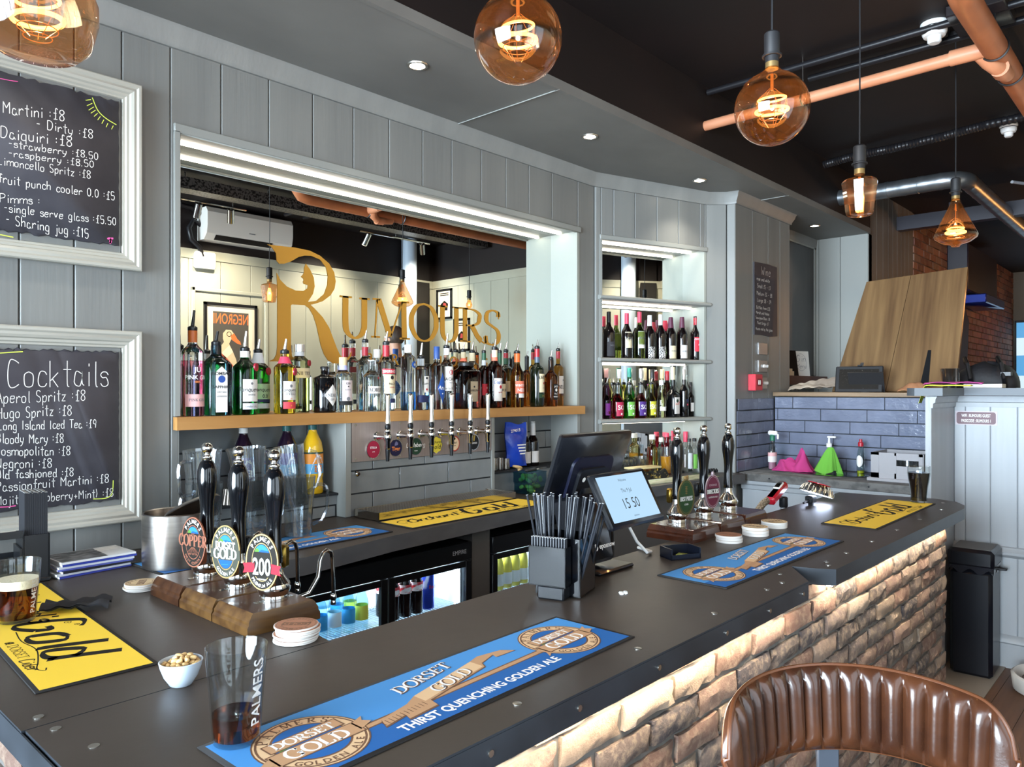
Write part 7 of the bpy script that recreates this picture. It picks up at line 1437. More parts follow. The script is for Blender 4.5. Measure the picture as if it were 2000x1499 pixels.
# ---------------------------------------------------------------- right hand side: sink counter, servery ledge, sign, bin
t = thing('sink_counter', 'grey sink counter against the blue tiles with a panelled front', 'counter', (4.95, 1.70, 0)); T = Matrix.Translation((-4.95, -1.70, 0))
SCR = M('scuffed_grey_edge', 0x62605e, 0.55, noise=((14, 14, 20), 0x4a4947, 0.45, 0.6))
mb = MB(); mb.M = T; mb.box((4.665, 1.165, 1.03), (5.22, 2.255, 1.08), 0, 0.003)
for y in (2.05, 1.75, 1.45): mb.cyl((4.665, y, 1.055), (4.663, y, 1.055), 0.006, 8, 1)
mb.build('worktop', [SCR, BLK], t)
mb = MB(); mb.M = T @ frame(4.70, 2.25, 0, -1); planks(mb, seams(0, 1.08, 0.26), 0, 1.0); extrude(mb, [(0, 0.97), (0.012, 0.975), (0.016, 1.0), (0.028, 1.01), (0.03, 1.03), (0, 1.03)], 0, 1.09); mb.box((0, 0.012, 0), (1.09, 0.03, 1.03)); mb.build('panelled_front', MATS['blue_grey_panel_paint'], t)
SKY = M('pink_microfibre', 0xb83a7a, 0.9, bump=((300, 300, 300), 0.2)); GRN = M('green_microfibre', 0x66a83c, 0.9, bump=((300, 300, 300), 0.2)); YLM = M('lime_microfibre', 0xd6e04a, 0.9); MAG = M('magenta_microfibre', 0xb84a8f, 0.9)
def cloth(label, mat, loc, rz, fn, nu=26, nv=20, thick=0.004):
    mb = MB(); mb.grid(fn, nu, nv, 0); n = (nu+1)*(nv+1); top = list(mb.v); fs = list(mb.f)
    mb.add([(x, y, z-thick) for x, y, z in top], [tuple(reversed(f)) for f in fs], 0); W_ = nu+1
    e = list(range(W_)) + [j*W_+nu for j in range(1, nv+1)] + [nv*W_+i for i in range(nu-1, -1, -1)] + [j*W_ for j in range(nv-1, 0, -1)]
    for a, b in zip(e, e[1:]+e[:1]): mb.f.append((a, b, n+b, n+a)); mb.m.append(0); mb.c.append(None)
    o = mb.build('cleaning_cloth', mat, normals=False); tag(o, label, 'cloth'); o.location = loc; o.rotation_euler = (0, 0, rz); return o
def pinkf(i, j):
    x, y = (i-0.5)*0.24, (j-0.5)*0.15; e = min(1.0, 5*min(i, 1-i, j, 1-j)); pk = math.exp(-((i-0.78)/0.16)**2-((j-0.5)/0.3)**2)*0.125 + math.exp(-((i-0.35)/0.25)**2-((j-0.45)/0.35)**2)*0.06
    return (x + 0.012*math.sin(j*13+i*5), y + 0.012*math.sin(i*15), 0.004 + e*(pk + 0.016*abs(math.sin(i*14+j*5)) + 0.010*abs(math.sin(j*17-i*6))))
cloth('pink cleaning cloth crumpled on the sink edge', SKY, (4.97, 2.02, 1.085), math.radians(-80), pinkf, 40, 26)
def greenf(i, j):
    a = 2*PI*j; fl = 1-i; r = 0.014 + 0.052*i + 0.012*i*math.sin(5*a+1) + 0.006*i*math.sin(9*a); return (1.15*r*math.cos(a) + 0.02*fl, 0.62*r*math.sin(a), 0.165 - 0.158*i**1.15 - 0.012*i*math.sin(3*a+0.6))
cloth('lime green cleaning cloth draped over the sink tap', GRN, (4.98, 1.80, 1.085), math.radians(-85), greenf, 16, 48, 0.0)
t = thing('oval_sink_tray', 'oval steel sink rim sunk in the grey counter under the cloths', 'sink', (4.97, 1.80, 1.08)); mb = MB(); mb.lathe([(0.20, 0.0005), (0.205, 0.004), (0.19, 0.005), (0.17, 0.002), (0.0005, 0.001)], 48, sx=0.72, sy=1.25); mb.build('rim', M('wet_steel', 0x8d9484, 0.12, metal=1), t)
def simple_bottle(name, label, loc, prof, mat, extras=()):
    t = thing(name, label, 'bottle', loc); mb = MB(); mb.lathe(prof, 24, sy=0.72); mb.build('plastic_body', mat, t, angle=60)
    for nm, fn, m_ in extras: mb = MB(); fn(mb); mb.build(nm, m_, t)
    return t
PET = thin_glass('clear_pet', 0xe3ece8, 0.05, 2.2)
simple_bottle('spray_bottle', 'clear spray bottle with a white trigger and green collar in the tiled corner', (5.00, 2.175, 1.08), [(0.034, 0), (0.037, 0.006), (0.037, 0.11), (0.030, 0.15), (0.014, 0.19), (0.013, 0.20)], PET,
 [('liquid', lambda m: m.lathe([(0.033, 0.004), (0.034, 0.05)], 20, sy=0.68), M('pink_liquid', 0xcf8fa8, 0.2)), ('collar', lambda m: m.lathe([(0.017, 0.195), (0.017, 0.225), (0.012, 0.235)], 16), M('green_collar', 0x1f6a50, 0.4)), ('trigger_head', lambda m: (m.box((-0.014, -0.035, 0.232), (0.014, 0.03, 0.262), 0, 0.008), m.box((-0.006, -0.045, 0.205), (0.006, -0.032, 0.24), 0, 0.003)), WHITE), ('label', lambda m: (m.lathe([(0.0378, 0.05), (0.0378, 0.09)], 24, 0, sy=0.73, cap=False), m.lathe([(0.0378, 0.09), (0.0378, 0.115)], 24, 1, sy=0.73, cap=False)), [LW, LP])])
simple_bottle('soap_dispenser', 'clear soap dispenser with a pump top behind the green cloth', (5.12, 1.84, 1.08), [(0.040, 0), (0.044, 0.006), (0.044, 0.10), (0.030, 0.135), (0.015, 0.150), (0.015, 0.165)], PET,
 [('soap', lambda m: m.lathe([(0.040, 0.004), (0.040, 0.09)], 20, sy=0.68), M('white_soap', 0xd8dcdc, 0.3)), ('pump', lambda m: (m.lathe([(0.018, 0.16), (0.018, 0.185), (0.008, 0.19), (0.006, 0.225)], 14), m.box((-0.010, -0.045, 0.222), (0.010, 0.012, 0.234), 0, 0.004)), WHITE)])
simple_bottle('dish_soap', 'slim clear washing up bottle with a red cap and round label', (5.12, 1.64, 1.08), [(0.030, 0), (0.033, 0.005), (0.033, 0.10), (0.026, 0.145), (0.014, 0.175), (0.013, 0.18)], PET,
 [('liquid', lambda m: m.lathe([(0.029, 0.004), (0.030, 0.02)], 20, sy=0.68), M('yellow_liquid', 0xb9b92a, 0.2)), ('red_cap', lambda m: m.lathe([(0.017, 0.176), (0.017, 0.20), (0.010, 0.206), (0.009, 0.222)], 14), WRAPR), ('label', lambda m: m.grid(lambda i, j: (-0.0336*math.cos((i-0.5)*1.8*math.sqrt(max(0.02, 1-(2*j-1)**2))), 0.0245*math.sin((i-0.5)*1.8*math.sqrt(max(0.02, 1-(2*j-1)**2))), 0.045+0.075*j), 8, 10), LW)])
t = thing('glass_rack', 'pale grey dish rack with a slotted side holding upturned glasses', 'rack', (4.93, 1.33, 1.08)); RK = M('pale_grey_rack', 0x8f8d90, 0.45)
mb = MB()
mb.box((-0.16, -0.145, 0), (0.16, 0.165, 0.02), 0, 0.003)
for a, b in (((-0.145, -0.135, 0.02), (-0.135, 0.145, 0.05)), ((-0.145, -0.135, 0.155), (-0.135, 0.145, 0.17)), ((-0.145, 0.10, 0.02), (-0.135, 0.145, 0.17)), ((-0.145, 0.005, 0.02), (-0.135, 0.015, 0.17)), ((-0.145, -0.135, 0.02), (-0.135, -0.115, 0.17)), ((-0.143, -0.135, 0.05), (-0.137, 0.005, 0.095)), ((-0.143, -0.135, 0.13), (-0.137, 0.005, 0.156)), ((-0.143, 0.015, 0.05), (-0.137, 0.10, 0.156)), ((0.135, -0.135, 0.02), (0.145, 0.145, 0.17)), ((-0.14, -0.14, 0.02), (0.14, -0.132, 0.17)), ((-0.14, 0.137, 0.02), (0.14, 0.145, 0.17))): mb.box(a, b)
mb.build('rack_body', RK, t)
first = None
for k in range(6):
    loc = (4.87 + 0.09*(k % 2), 1.225 + 0.072*(k//2), 1.145)
    if first is None: mb = MB(); mb.lathe([(0.033, 0), (0.028, 0.085), (0.026, 0.085), (0.031, 0.0)], 20, cap=False); mb.lathe([(0.028, 0.082), (0.0275, 0.085)], 20); first = mb.build('tumbler', CLEAR, angle=60); tag(first, 'upturned clear tumbler standing in the pale dish rack', 'glass', 'tumblers in the rack')
    else: first_ = first.copy(); COL.objects.link(first_); first_.location = loc; continue
    first.location = loc
# servery ledge and what stands on it
mb = MB(); mb.box((5.20, 1.22, 1.575), (5.75, 2.26, 1.603), 0, 0.002); tag(mb.build('servery_ledge', M('worn_wood_ledge', 0x8d7458, 0.5, noise=((30, 2, 30), 0x6e5942, 0.35, 0.65))), 'worn wooden ledge along the top of the blue tiles', 'ledge')
t = thing('tablet', 'black cased tablet leaning upright on the wooden ledge', 'tablet', (5.36, 1.735, 1.603), math.radians(-83)); mb = MB(); mb.M = Matrix.Rotation(math.radians(-14), 4, 'X'); mb.box((-0.15, 0, 0), (0.15, 0.016, 0.185), 0, 0.006); mb.box((-0.012, 0.002, 0.185), (0.012, 0.014, 0.193), 0); mb.build('case', BLKM, t)
mb = MB(); mb.M = Matrix.Rotation(math.radians(-14), 4, 'X'); mb.box((-0.125, -0.0012, 0.022), (0.125, 0.001, 0.163)); mb.build('screen', M('dusty_screen', 0x201c18, 0.2, noise=((120, 120, 120), 0x6a6258, 0.66, 0.72)), t)
mb = MB(); mb.prism([(0.02, 0.0), (0.13, 0.01), (0.14, 0.13), (0.03, 0.05)], 0.0, 0.004); mb.M = Matrix.Translation((0.05, 0.04, 0)) @ Matrix.Rotation(math.radians(28), 4, 'X'); mb.box((-0.11, 0, 0), (0.11, 0.008, 0.15)); mb.build('case_stand', BLKM, t)
t = thing('hatch_board', 'big oak hatch board of two leaves leaning on the servery ledge', 'board', (5.66, 1.60, 1.605)); BO_ = M('hatch_oak', 0x876a48, 0.3, noise=((2.2, 18, 0.9), 0x5e4630, 0.3, 0.72), coat=0.2)
C4 = [Vector((5.58, 1.985, 1.61)), Vector((5.58, 1.20, 1.61)), Vector((5.92, 1.20, 2.46)), Vector((5.92, 1.855, 2.42))]
mb = MB(); mb.M = Matrix.Translation((-5.66, -1.60, -1.605)); nrm = (C4[1]-C4[0]).cross(C4[3]-C4[0]).normalized()*0.03
if nrm.x < 0: nrm = -nrm
m0, m1 = C4[0].lerp(C4[1], 0.46), C4[3].lerp(C4[2], 0.46); g = (C4[1]-C4[0]).normalized()*0.0015
for q in ((C4[0], m0-g, m1-g, C4[3]), (m0+g, C4[1], C4[2], m1+g)):
    mb.add([tuple(p) for p in q] + [tuple(p+nrm) for p in q], [(0, 1, 2, 3), (7, 6, 5, 4), (0, 4, 5, 1), (1, 5, 6, 2), (2, 6, 7, 3), (3, 7, 4, 0)], 0)
mb.build('oak_leaf_panels', BO_, t, flat=True)
for fr_, mt, l in ((0.20, M('bare_steel_hinge', 0x8f8f92, 0.35, metal=1), 0.22), (0.76, BLK, 0.30)):
    a = C4[0].lerp(C4[1], fr_); up = (C4[3].lerp(C4[2], fr_) - a).normalized(); sd = (C4[1]-C4[0]).normalized(); n_ = -nrm.normalized()*0.004
    mb = MB(); mb.M = Matrix.Translation((-5.66, -1.60, -1.605)); P = [a-sd*0.028, a+sd*0.028, a+sd*0.010+up*l, a-sd*0.010+up*l]; mb.add([tuple(p) for p in P] + [tuple(p+n_) for p in P], [(0, 1, 2, 3), (7, 6, 5, 4), (0, 4, 5, 1), (1, 5, 6, 2), (2, 6, 7, 3), (3, 7, 4, 0)], 0); mb.build('strap_hinge', mt, t, flat=True)
t = thing('measuring_cup', 'translucent plastic measuring cup on the ledge before the black bag', 'cup', (5.22, 1.155, 1.633)); mb = MB(); mb.lathe([(0.038, 0), (0.050, 0.115), (0.053, 0.118), (0.049, 0.116), (0.037, 0.003), (0.0005, 0.003)], 28); mb.build('cup_body', thin_glass('milky_plastic', 0xc9ccd0, 0.2, 3.5), t, angle=60); mb = MB(); mb.tube([(0.05, -0.02, 0.10), (0.07, -0.035, 0.09), (0.068, -0.034, 0.03), (0.044, -0.02, 0.02)], 0.006, 6); mb.build('handle', MATS['milky_plastic'], t)
t = thing('backpack', 'black rucksack slumped on the ledge behind the measuring cup', 'bag', (5.60, 1.03, 1.633)); mb = MB(); mb.grid(lambda i, j: ((0.16 + 0.02*math.sin(i*9))*math.cos(2*PI*i)*math.sin(PI*(0.5-0.5*j)+0.02)*0.8, (0.19 + 0.012*math.sin(i*23))*math.sin(2*PI*i)*math.sin(PI*(0.5-0.5*j)+0.02), (0.16 + 0.012*math.sin(i*17))*math.sin(PI*0.5*j)**0.8), 36, 10, 0); mb.build('bag_body', M('black_nylon', 0x121216, 0.6, bump=((30, 30, 30), 0.5)), t)
mb = MB()
for a, b in ((-0.12, 0.16), (0.06, 0.19)): mb.tube([(-0.10, a, 0.0), (-0.16, a, 0.06), (-0.13, a+0.02, 0.15), (-0.05, a+0.05, 0.19), (0.03, a+0.06, 0.16)], 0.013, 8)
mb.box((-0.16, -0.16, 0.07), (-0.125, -0.10, 0.10), 0, 0.004); mb.build('strap', BLK, t)
cloth('magenta cleaning cloth lying on the ledge corner', MAG, (5.02, 1.09, 1.650), math.radians(-85), lambda i, j: ((i-0.5)*0.30, (j-0.5)*0.10 + 0.02*math.sin(i*5), 0.006 + 0.010*abs(math.sin(i*6+j*2)) + 0.014*i*(1-i)), 24, 8)
cloth('lime yellow cloth under the magenta one, hanging over the ledge', YLM, (4.88, 1.10, 1.642), math.radians(-85), lambda i, j: ((i-0.5)*0.26, (j-0.5)*0.10, 0.004 + 0.004*abs(math.sin(i*7+j*3)) - (0.14*max(0, 0.12-i)*6 if i < 0.12 else 0)), 26, 8)
cloth('orange brown cloth bunched on the wooden ledge beside the board', M('rust_cloth', 0xa0704e, 0.9), (5.36, 1.38, 1.609), math.radians(-80), lambda i, j: ((i-0.5)*0.20, (j-0.5)*0.10, 0.004 + 0.05*math.sin(i*PI)*math.sin(j*PI) + 0.010*abs(math.sin(i*9+j*4))), 20, 10)
mb = MB(); mb.box((-0.06, -0.10, 0), (0.06, 0.10, 0.024), 0, 0.002); o = mb.build('white_box', PAPER); tag(o, 'flat white box lying on the dark ledge end', 'box'); o.location = (5.30, 0.985, 1.633)
cloth('crumpled beige paper sack lying on the wooden ledge', M('beige_sack', 0xb5a592, 0.85, noise=((6, 12, 6), 0x8f8072, 0.4, 0.6)), (5.50, 2.06, 1.611), math.radians(-82), lambda i, j: ((i-0.5)*0.36*(1-0.15*j), (j-0.5)*0.20, 0.005 + (0.07*i + 0.035*abs(math.sin(j*8+i*3)))*math.sin(min(1, 0.1+j)*PI*0.9) + 0.01*abs(math.sin(i*13))), 30, 16)
mb = MB(); mb.box((5.47, 2.38, 1.66), (6.58, 2.50, 1.73)); tag(mb.build('alcove_shelf', M('red_brown_wood', 0x5a2f22, 0.5)), 'dark red brown wooden sill inside the servery alcove', 'shelf')
t = thing('alcove_blackboard', 'tall dusty blackboard on the alcove wall', 'blackboard', (6.26, 2.487, 1.74)); mb = MB(); mb.box((-0.44, 0, 0), (0.31, 0.010, 1.09)); mb.build('board_face', M('dusty_blackboard', 0x221f1d, 0.35, noise=((5, 5, 3), 0x3a3531, 0.5, 0.8)), t, flat=True)
mb = MB(); mb.box((0.30, -0.008, 0), (0.335, 0.01, 1.12)); mb.box((-0.44, -0.008, 1.085), (0.335, 0.01, 1.12)); mb.build('board_frame', PALE, t, flat=True)
t = thing('menu_card', 'white menu card with sketched lettering on the alcove sill', 'card', (6.16, 2.43, 1.73), math.radians(-25)); mb = MB(); mb.M = Matrix.Rotation(math.radians(-6), 4, 'X'); mb.box((-0.085, 0, 0), (0.085, 0.004, 0.205), 0); f = lambda x, y: (x, -0.0006, y); ribbon(mb, [(0.055*math.cos(a), 0.115+0.07*math.sin(a)) for a in [2*PI*i/30 for i in range(31)]], 0.002, f, 1); hand(mb, 'Gin', 0.05, lambda x, y: f(x-0.045, y+0.12), 0.003, 1, shear=0.2); hand(mb, 'Menu', 0.035, lambda x, y: f(x-0.05, y+0.065), 0.0025, 1, shear=0.2); mb.build('card', [PAPER, IG], t, flat=True)
mb = MB(); mb.M = Matrix.Rotation(math.radians(-10), 4, 'X'); mb.box((-0.05, 0, 0), (0.05, 0.012, 0.21)); o = mb.build('card_holder', BLK); tag(o, 'black upright card holder on the alcove sill', 'holder'); o.location = (6.02, 2.44, 1.73); o.rotation_euler = (0, 0, math.radians(-25))
mb = MB(); mb.box((-0.10, -0.05, 0), (0.10, 0.05, 0.035)); mb.box((-0.08, -0.04, 0.035), (0.09, 0.045, 0.055)); o = mb.build('paper_pile', CREAM, flat=True); tag(o, 'small pile of papers at the left end of the alcove sill', 'papers'); o.location = (5.80, 2.44, 1.73)
# wine slate, switches, fire call point
t = thing('wine_slate', 'narrow slate listing wines in chalk on the column panelling', 'menu board', (5.085, 2.265, 1.995)); mb = MB(); r = random.Random(3); P = [(-0.185, 0), (-0.06, 0.004), (0.06, -0.003), (0.188, 0.006), (0.186, 0.25), (0.180, 0.498), (0.02, 0.503), (-0.187, 0.495)]
mb.add([(x, -0.001, z) for x, z in P] + [(x, -0.008, z) for x, z in P], [tuple(range(7, -1, -1)), tuple(8+i for i in range(8))] + [(i, (i+1) % 8, 8+(i+1) % 8, 8+i) for i in range(8)], 0); mb.build('slate', SLATE, t, flat=True)
f = lambda x, y: (x, -0.0087, y)
for s_, x, y, c in (('Wine', -0.08, 0.42, 0.055), ('Rose and white', -0.15, 0.375, 0.022), ('Small \u00a35 - \u00a37', -0.14, 0.325, 0.025), ('Medium \u00a36 - \u00a38', -0.15, 0.275, 0.025), ('Large \u00a38 - \u00a39', -0.14, 0.228, 0.025), ('Bottles from \u00a325', -0.155, 0.18, 0.02), ('Merlot and Malbec', -0.16, 0.145, 0.018), ('Sauvignon Blanc :\u00a38', -0.165, 0.11, 0.018), ('Pinot Grigio :\u00a37', -0.14, 0.075, 0.018), ('House red by the glass', -0.165, 0.035, 0.018)):
    mb = MB(); hand(mb, s_, c, lambda px, py: f(x+px, y+py), 0.0022, 0, stretch=min(1.0, 0.33/hand_w(s_, c))); mb.build('chalk_line', CHALK, t, flat=True, normals=False)
STP = M('satin_switch_plate', 0xb5b3b2, 0.3, metal=0.6)
for lab, z, n in (('blank satin switch plate, top of the three', 1.862, 0), ('four gang satin switch plate, middle of the three', 1.742, 4), ('four gang satin switch plate, lowest, behind the fire alarm button', 1.625, 4)):
    t = thing('light_switch', lab, 'switch', (5.03, 2.265, z)); mb = MB(); mb.box((-0.07, -0.012, 0), (0.07, 0, 0.082), 0, 0.003); mb.build('plate', STP, t)
    for k in range(n): mb = MB(); mb.box((-0.01 + 0.019*k, -0.024, 0.032), (0.004 + 0.019*k, -0.012, 0.052), 0, 0.003); mb.build('rocker', WHITE, t)
t = thing('fire_call_point', 'red fire alarm call point on the column', 'fire alarm', (4.87, 2.265, 1.615)); mb = MB(); mb.box((-0.055, -0.055, 0), (0.055, 0, 0.11), 0, 0.004); mb.build('housing', M('fire_red', 0xc23a46, 0.35), t); mb = MB(); mb.box((-0.03, -0.0565, 0.03), (0.035, -0.054, 0.08), 0); mb.box((-0.014, -0.058, 0.04), (0.018, -0.056, 0.07), 1); mb.build('press_glass', [M('fire_dark_red', 0x7a1f2a, 0.3), PW], t, flat=True)
# wifi sign
t = thing('wifi_sign', 'small printed wifi sign stuck on the grey panelling', 'sign', (5.2185, 1.014, 1.452)); mb = MB(); mb.M = Matrix(((0, 0, -1, 0), (-1, 0, 0, 0), (0, 1, 0, 0), (0, 0, 0, 1)))
mb.box((-0.110, -0.042, 0), (0.110, 0.042, 0.0015), 0, 0.0005); rr_ = []
for cx, cy, a0 in ((0.088, 0.022, 0), (-0.088, 0.022, 90), (-0.088, -0.022, 180), (0.088, -0.022, 270)): rr_ += [(cx + 0.014*math.cos(math.radians(a0+k)), cy + 0.014*math.sin(math.radians(a0+k))) for k in range(0, 91, 15)]
mb.poly([(x, y, 0.0018) for x, y in rr_], 1); mb.text('WIFI : RUMOURS GUEST', 0.026, (0, 0.006, 0.0021), 2, 0.012, wid=0.54); mb.text('PASSCODE : RUMOURS 1', 0.026, (0, -0.025, 0.0021), 2, 0.012, wid=0.54)
mb.build('sign_face', [M('sign_backing', 0xb9aeb2, 0.5), M('sign_mauve', 0x6a4f55, 0.5), PW], t, flat=True, normals=False)
# bin and pet bed
t = thing('pedal_bin', 'tall black bin with a grey topped lid by the panelled half wall', 'bin', (5.04, 0.985, 0), math.radians(2)); mb = MB(); mb.box((-0.13, -0.105, 0), (0.13, 0.105, 0.60), 0, 0.02); mb.build('bin_body', M('blue_black_bin', 0x0c0e16, 0.3), t)
mb = MB(); mb.box((-0.14, -0.115, 0.615), (0.14, 0.115, 0.72), 0, 0.018); mb.box((-0.12, -0.095, 0.7202), (0.12, 0.095, 0.722), 1); mb.build('lid', [MATS['blue_black_bin'], M('lid_grey', 0x5a5754, 0.45)], t)
mb = MB(); mb.grid(lambda i, j: (0.136*math.copysign(min(1, 1.35*abs(math.cos(2*PI*i))), math.cos(2*PI*i)), 0.112*math.copysign(min(1, 1.35*abs(math.sin(2*PI*i))), math.sin(2*PI*i)), 0.625 - 0.03*j*(1+0.5*math.sin(i*60))), 60, 2, 0); mb.build('bin_liner', M('liner_film', 0x23242a, 0.15), t); mb = MB(); mb.box((0.05, -0.15, 0.585), (0.09, -0.10, 0.60), 0, 0.004); mb.build('lid_lever', BLK, t)
t = thing('pet_bed', 'white rimmed pet bed on the floor with a rope handle', 'pet bed', (4.93, 0.62, 0)); mb = MB(); mb.lathe([(0.17, 0.0), (0.19, 0.01), (0.20, 0.085), (0.185, 0.095), (0.165, 0.085), (0.155, 0.03), (0.0005, 0.03)], 40, sx=1.0, sy=0.85); mb.build('bed_wall', M('white_felt', 0xcfccc6, 0.9), t, angle=60)
mb = MB(); mb.lathe([(0.15, 0.031), (0.14, 0.06), (0.06, 0.075), (0.0005, 0.07)], 30, sy=0.85); mb.build('cushion', M('grey_brown_cushion', 0x5a5250, 0.9), t); mb = MB(); mb.tube([(-0.18 - 0.03*math.sin(a), 0.075*math.cos(a), 0.075 + 0.035*math.cos(a*0.5)) for a in [PI*i/10 for i in range(11)]], 0.008, 8); mb.build('rope_handle', M('rope', 0xc2b9ac, 0.9), t)
# wall television on the far wall
t = thing('wall_television', 'wall television on the far wall showing a blue and white match', 'television', (12.94, 1.66, 1.55)); mb = MB(); mb.box((-0.05, -0.95, 0), (0, 0.36, 1.05), 0, 0.006); mb.build('casing', BLK, t)
mb = MB(); mb.box((-0.053, -0.93, 0.03), (-0.050, 0.34, 1.02)); mb.build('screen', M('tv_picture', 0x000000, 0.3, emit=0x5aa6dc, es=0.8), t, flat=True); mb = MB(); mb.box((-0.0545, -0.93, 0.03), (-0.0531, 0.34, 0.26)); mb.box((-0.0545, -0.4, 0.55), (-0.0531, 0.34, 0.8)); mb.build('picture_bright_band', M('tv_white', 0x000000, 0.3, emit=0xcfe6ee, es=0.9), t, flat=True); mb = MB(); mb.box((-0.0545, -0.6, 0.30), (-0.0531, 0.2, 0.54)); mb.build('picture_dark_band', M('tv_navy', 0x000000, 0.3, emit=0x0c2748, es=0.8), t, flat=True)
t = thing('wall_projector_shelf', 'dark housing with a blue metal tray beneath, high on the far brick wall', 'housing', (9.9, 2.03, 2.55)); mb = MB(); mb.box((-0.75, -0.18, 0.12), (0.75, 0.02, 0.62), 0, 0.01); mb.build('housing', M('dark_housing', 0x241f28, 0.4), t); mb = MB(); mb.box((-0.5, -0.3, 0.0), (0.5, 0.0, 0.10), 0, 0.01); mb.build('blue_tray', M('blue_metal', 0x2a3a8a, 0.25, metal=0.6), t)  # tray underneath is given a blue metallic colour
mb = MB(); mb.prism([(0, 0), (0.9, 0.15), (1.0, 0.7), (0.6, 0.95), (0.05, 0.9)], 0, 0.004); mb.M = Matrix.Identity(4); mb.v = [(x+9.15, 2.046 - y*0.0 - z_, y+1.72) for x, y, z_ in mb.v]; o = mb.build('dark_patch', BLACKC, flat=True); tag(o, 'flat dark patch on the far brick wall beside the hatch board', 'paint patch')  # irregular dark sheet just in front of the bricks
# ---------------------------------------------------------------- bar stool
LEA = M('brown_leather', 0x311a10, 0.26, noise=((9, 9, 9), 0x4a2a18, 0.35, 0.7), coat=0.15, bump=((160, 160, 160), 0.05)); PIP = M('leather_piping', 0x55301b, 0.35); THR = M('stitch_thread', 0xc9a06a, 0.7)
SD = math.atan2(0.67, 0.74)
t = thing('bar_stool', 'brown ribbed leather bar stool with a curved low back, in the foreground', 'bar stool', (1.339, 0.379, 0), SD)
R0, A0, NR = 0.253, math.radians(74), 17
def back_edge(a):
    q = abs(a)/A0; e = max(0.0, (q-0.80)/0.20); zt = 1.083 - 0.022*q*q - 0.075*(1-math.sqrt(max(0, 1-e*e))); zb = 0.925 - 0.012*q*q + 0.045*(1-math.sqrt(max(0, 1-e*e)))
    return zb, zt
mb = MB(); nu, nv = NR*10, 12; vs = []; fs = []
def bpt(i, j, side):
    a = -A0 + 2*A0*i/nu; zb, zt = back_edge(a); w = j/nv; z = zb + (zt-zb)*w; rib = abs(math.sin(PI*i/10))**0.7
    edge = min(1.0, 5*min(w, 1-w))**0.5; r = R0 - (0.009 + 0.016*rib*edge)*min(1, 6*(1-abs(a)/A0)+0.3) if side == 0 else R0 + 0.016*edge
    r += 0.020*(1-w)*0 + 0.012*(w-0.5)
    return (r*math.cos(a), r*math.sin(a), z)
mb.grid(lambda i, j: bpt(i*nu, j*nv, 0), nu, nv, 0); mb.grid(lambda i, j: bpt(i*nu, j*nv, 1), nu, nv, 0)
W_ = nu+1; n = W_*(nv+1); e = list(range(W_)) + [j*W_+nu for j in range(1, nv+1)] + [nv*W_+i for i in range(nu-1, -1, -1)] + [j*W_ for j in range(nv-1, 0, -1)]
for a, b in zip(e, e[1:]+e[:1]): mb.f.append((a, b, n+b, n+a)); mb.m.append(0); mb.c.append(None)
bk_ = mb.build('backrest', LEA, t, angle=80)
mb = MB(); pp = [tuple((Vector(bpt(i, j, 0))*0.35 + Vector(bpt(i, j, 1))*0.65)) for i, j in [(i, nv) for i in range(0, nu+1, 2)] + [(nu, j) for j in range(nv-1, -1, -1)] + [(i, 0) for i in range(nu, -1, -2)] + [(0, j) for j in range(1, nv)]]
mb.tube(pp, 0.0042, 8, closed=True); mb.build('piping', PIP, bk_)
mb = MB()
for k in range(1, NR):
    P = [Vector(bpt(k*10, 1.2 + 9.6*q/22, 0)) for q in range(23)]
    for q in range(22):
        a, b = P[q], P[q].lerp(P[q+1], 0.62); nrm_ = Vector((-a.x, -a.y, 0)).normalized()*0.0008; s_ = Vector((-a.y, a.x, 0)).normalized()*0.0005; off = Vector((-a.y, a.x, 0)).normalized()*0.0022 + nrm_*1.5
        mb.add([tuple(a-s_+nrm_+off), tuple(a+s_+nrm_+off), tuple(b+s_+nrm_+off), tuple(b-s_+nrm_+off)], [(0, 1, 2, 3)], 0)
mb.build('stitching', THR, bk_, flat=True, normals=False)
GM = M('grey_steel', 0x4a505a, 0.4, metal=0.5)
mb = MB(); mb.tube([(0.275, 0, 1.0), (0.285, 0, 0.90), (0.26, 0, 0.80), (0.18, 0, 0.755)], 0.014, 10); mb.box((0.255, -0.022, 0.78), (0.265, 0.022, 0.94), 0, 0.003); mb.build('back_bar', GM, t)
mb = MB(); mb.lathe([(0.0005, 0.735), (0.17, 0.735), (0.185, 0.75), (0.188, 0.79), (0.175, 0.815), (0.12, 0.825), (0.0005, 0.826)], 40, sx=1.0, sy=1.05); mb.build('seat', LEA, t, angle=60)
for sx_, sy_ in ((1, 1), (1, -1), (-1, 1), (-1, -1)): mb = MB(); mb.tube([(0.10*sx_, 0.10*sy_, 0.74), (0.19*sx_, 0.19*sy_, 0.005)], 0.013, 10); mb.build('leg', GM, t)
mb = MB(); mb.tube([(0.168*sx_, 0.168*sy_, 0.24) for sx_, sy_ in ((1, 1), (-1, 1), (-1, -1), (1, -1))], 0.009, 8, closed=True); mb.build('footrest', GM, t)

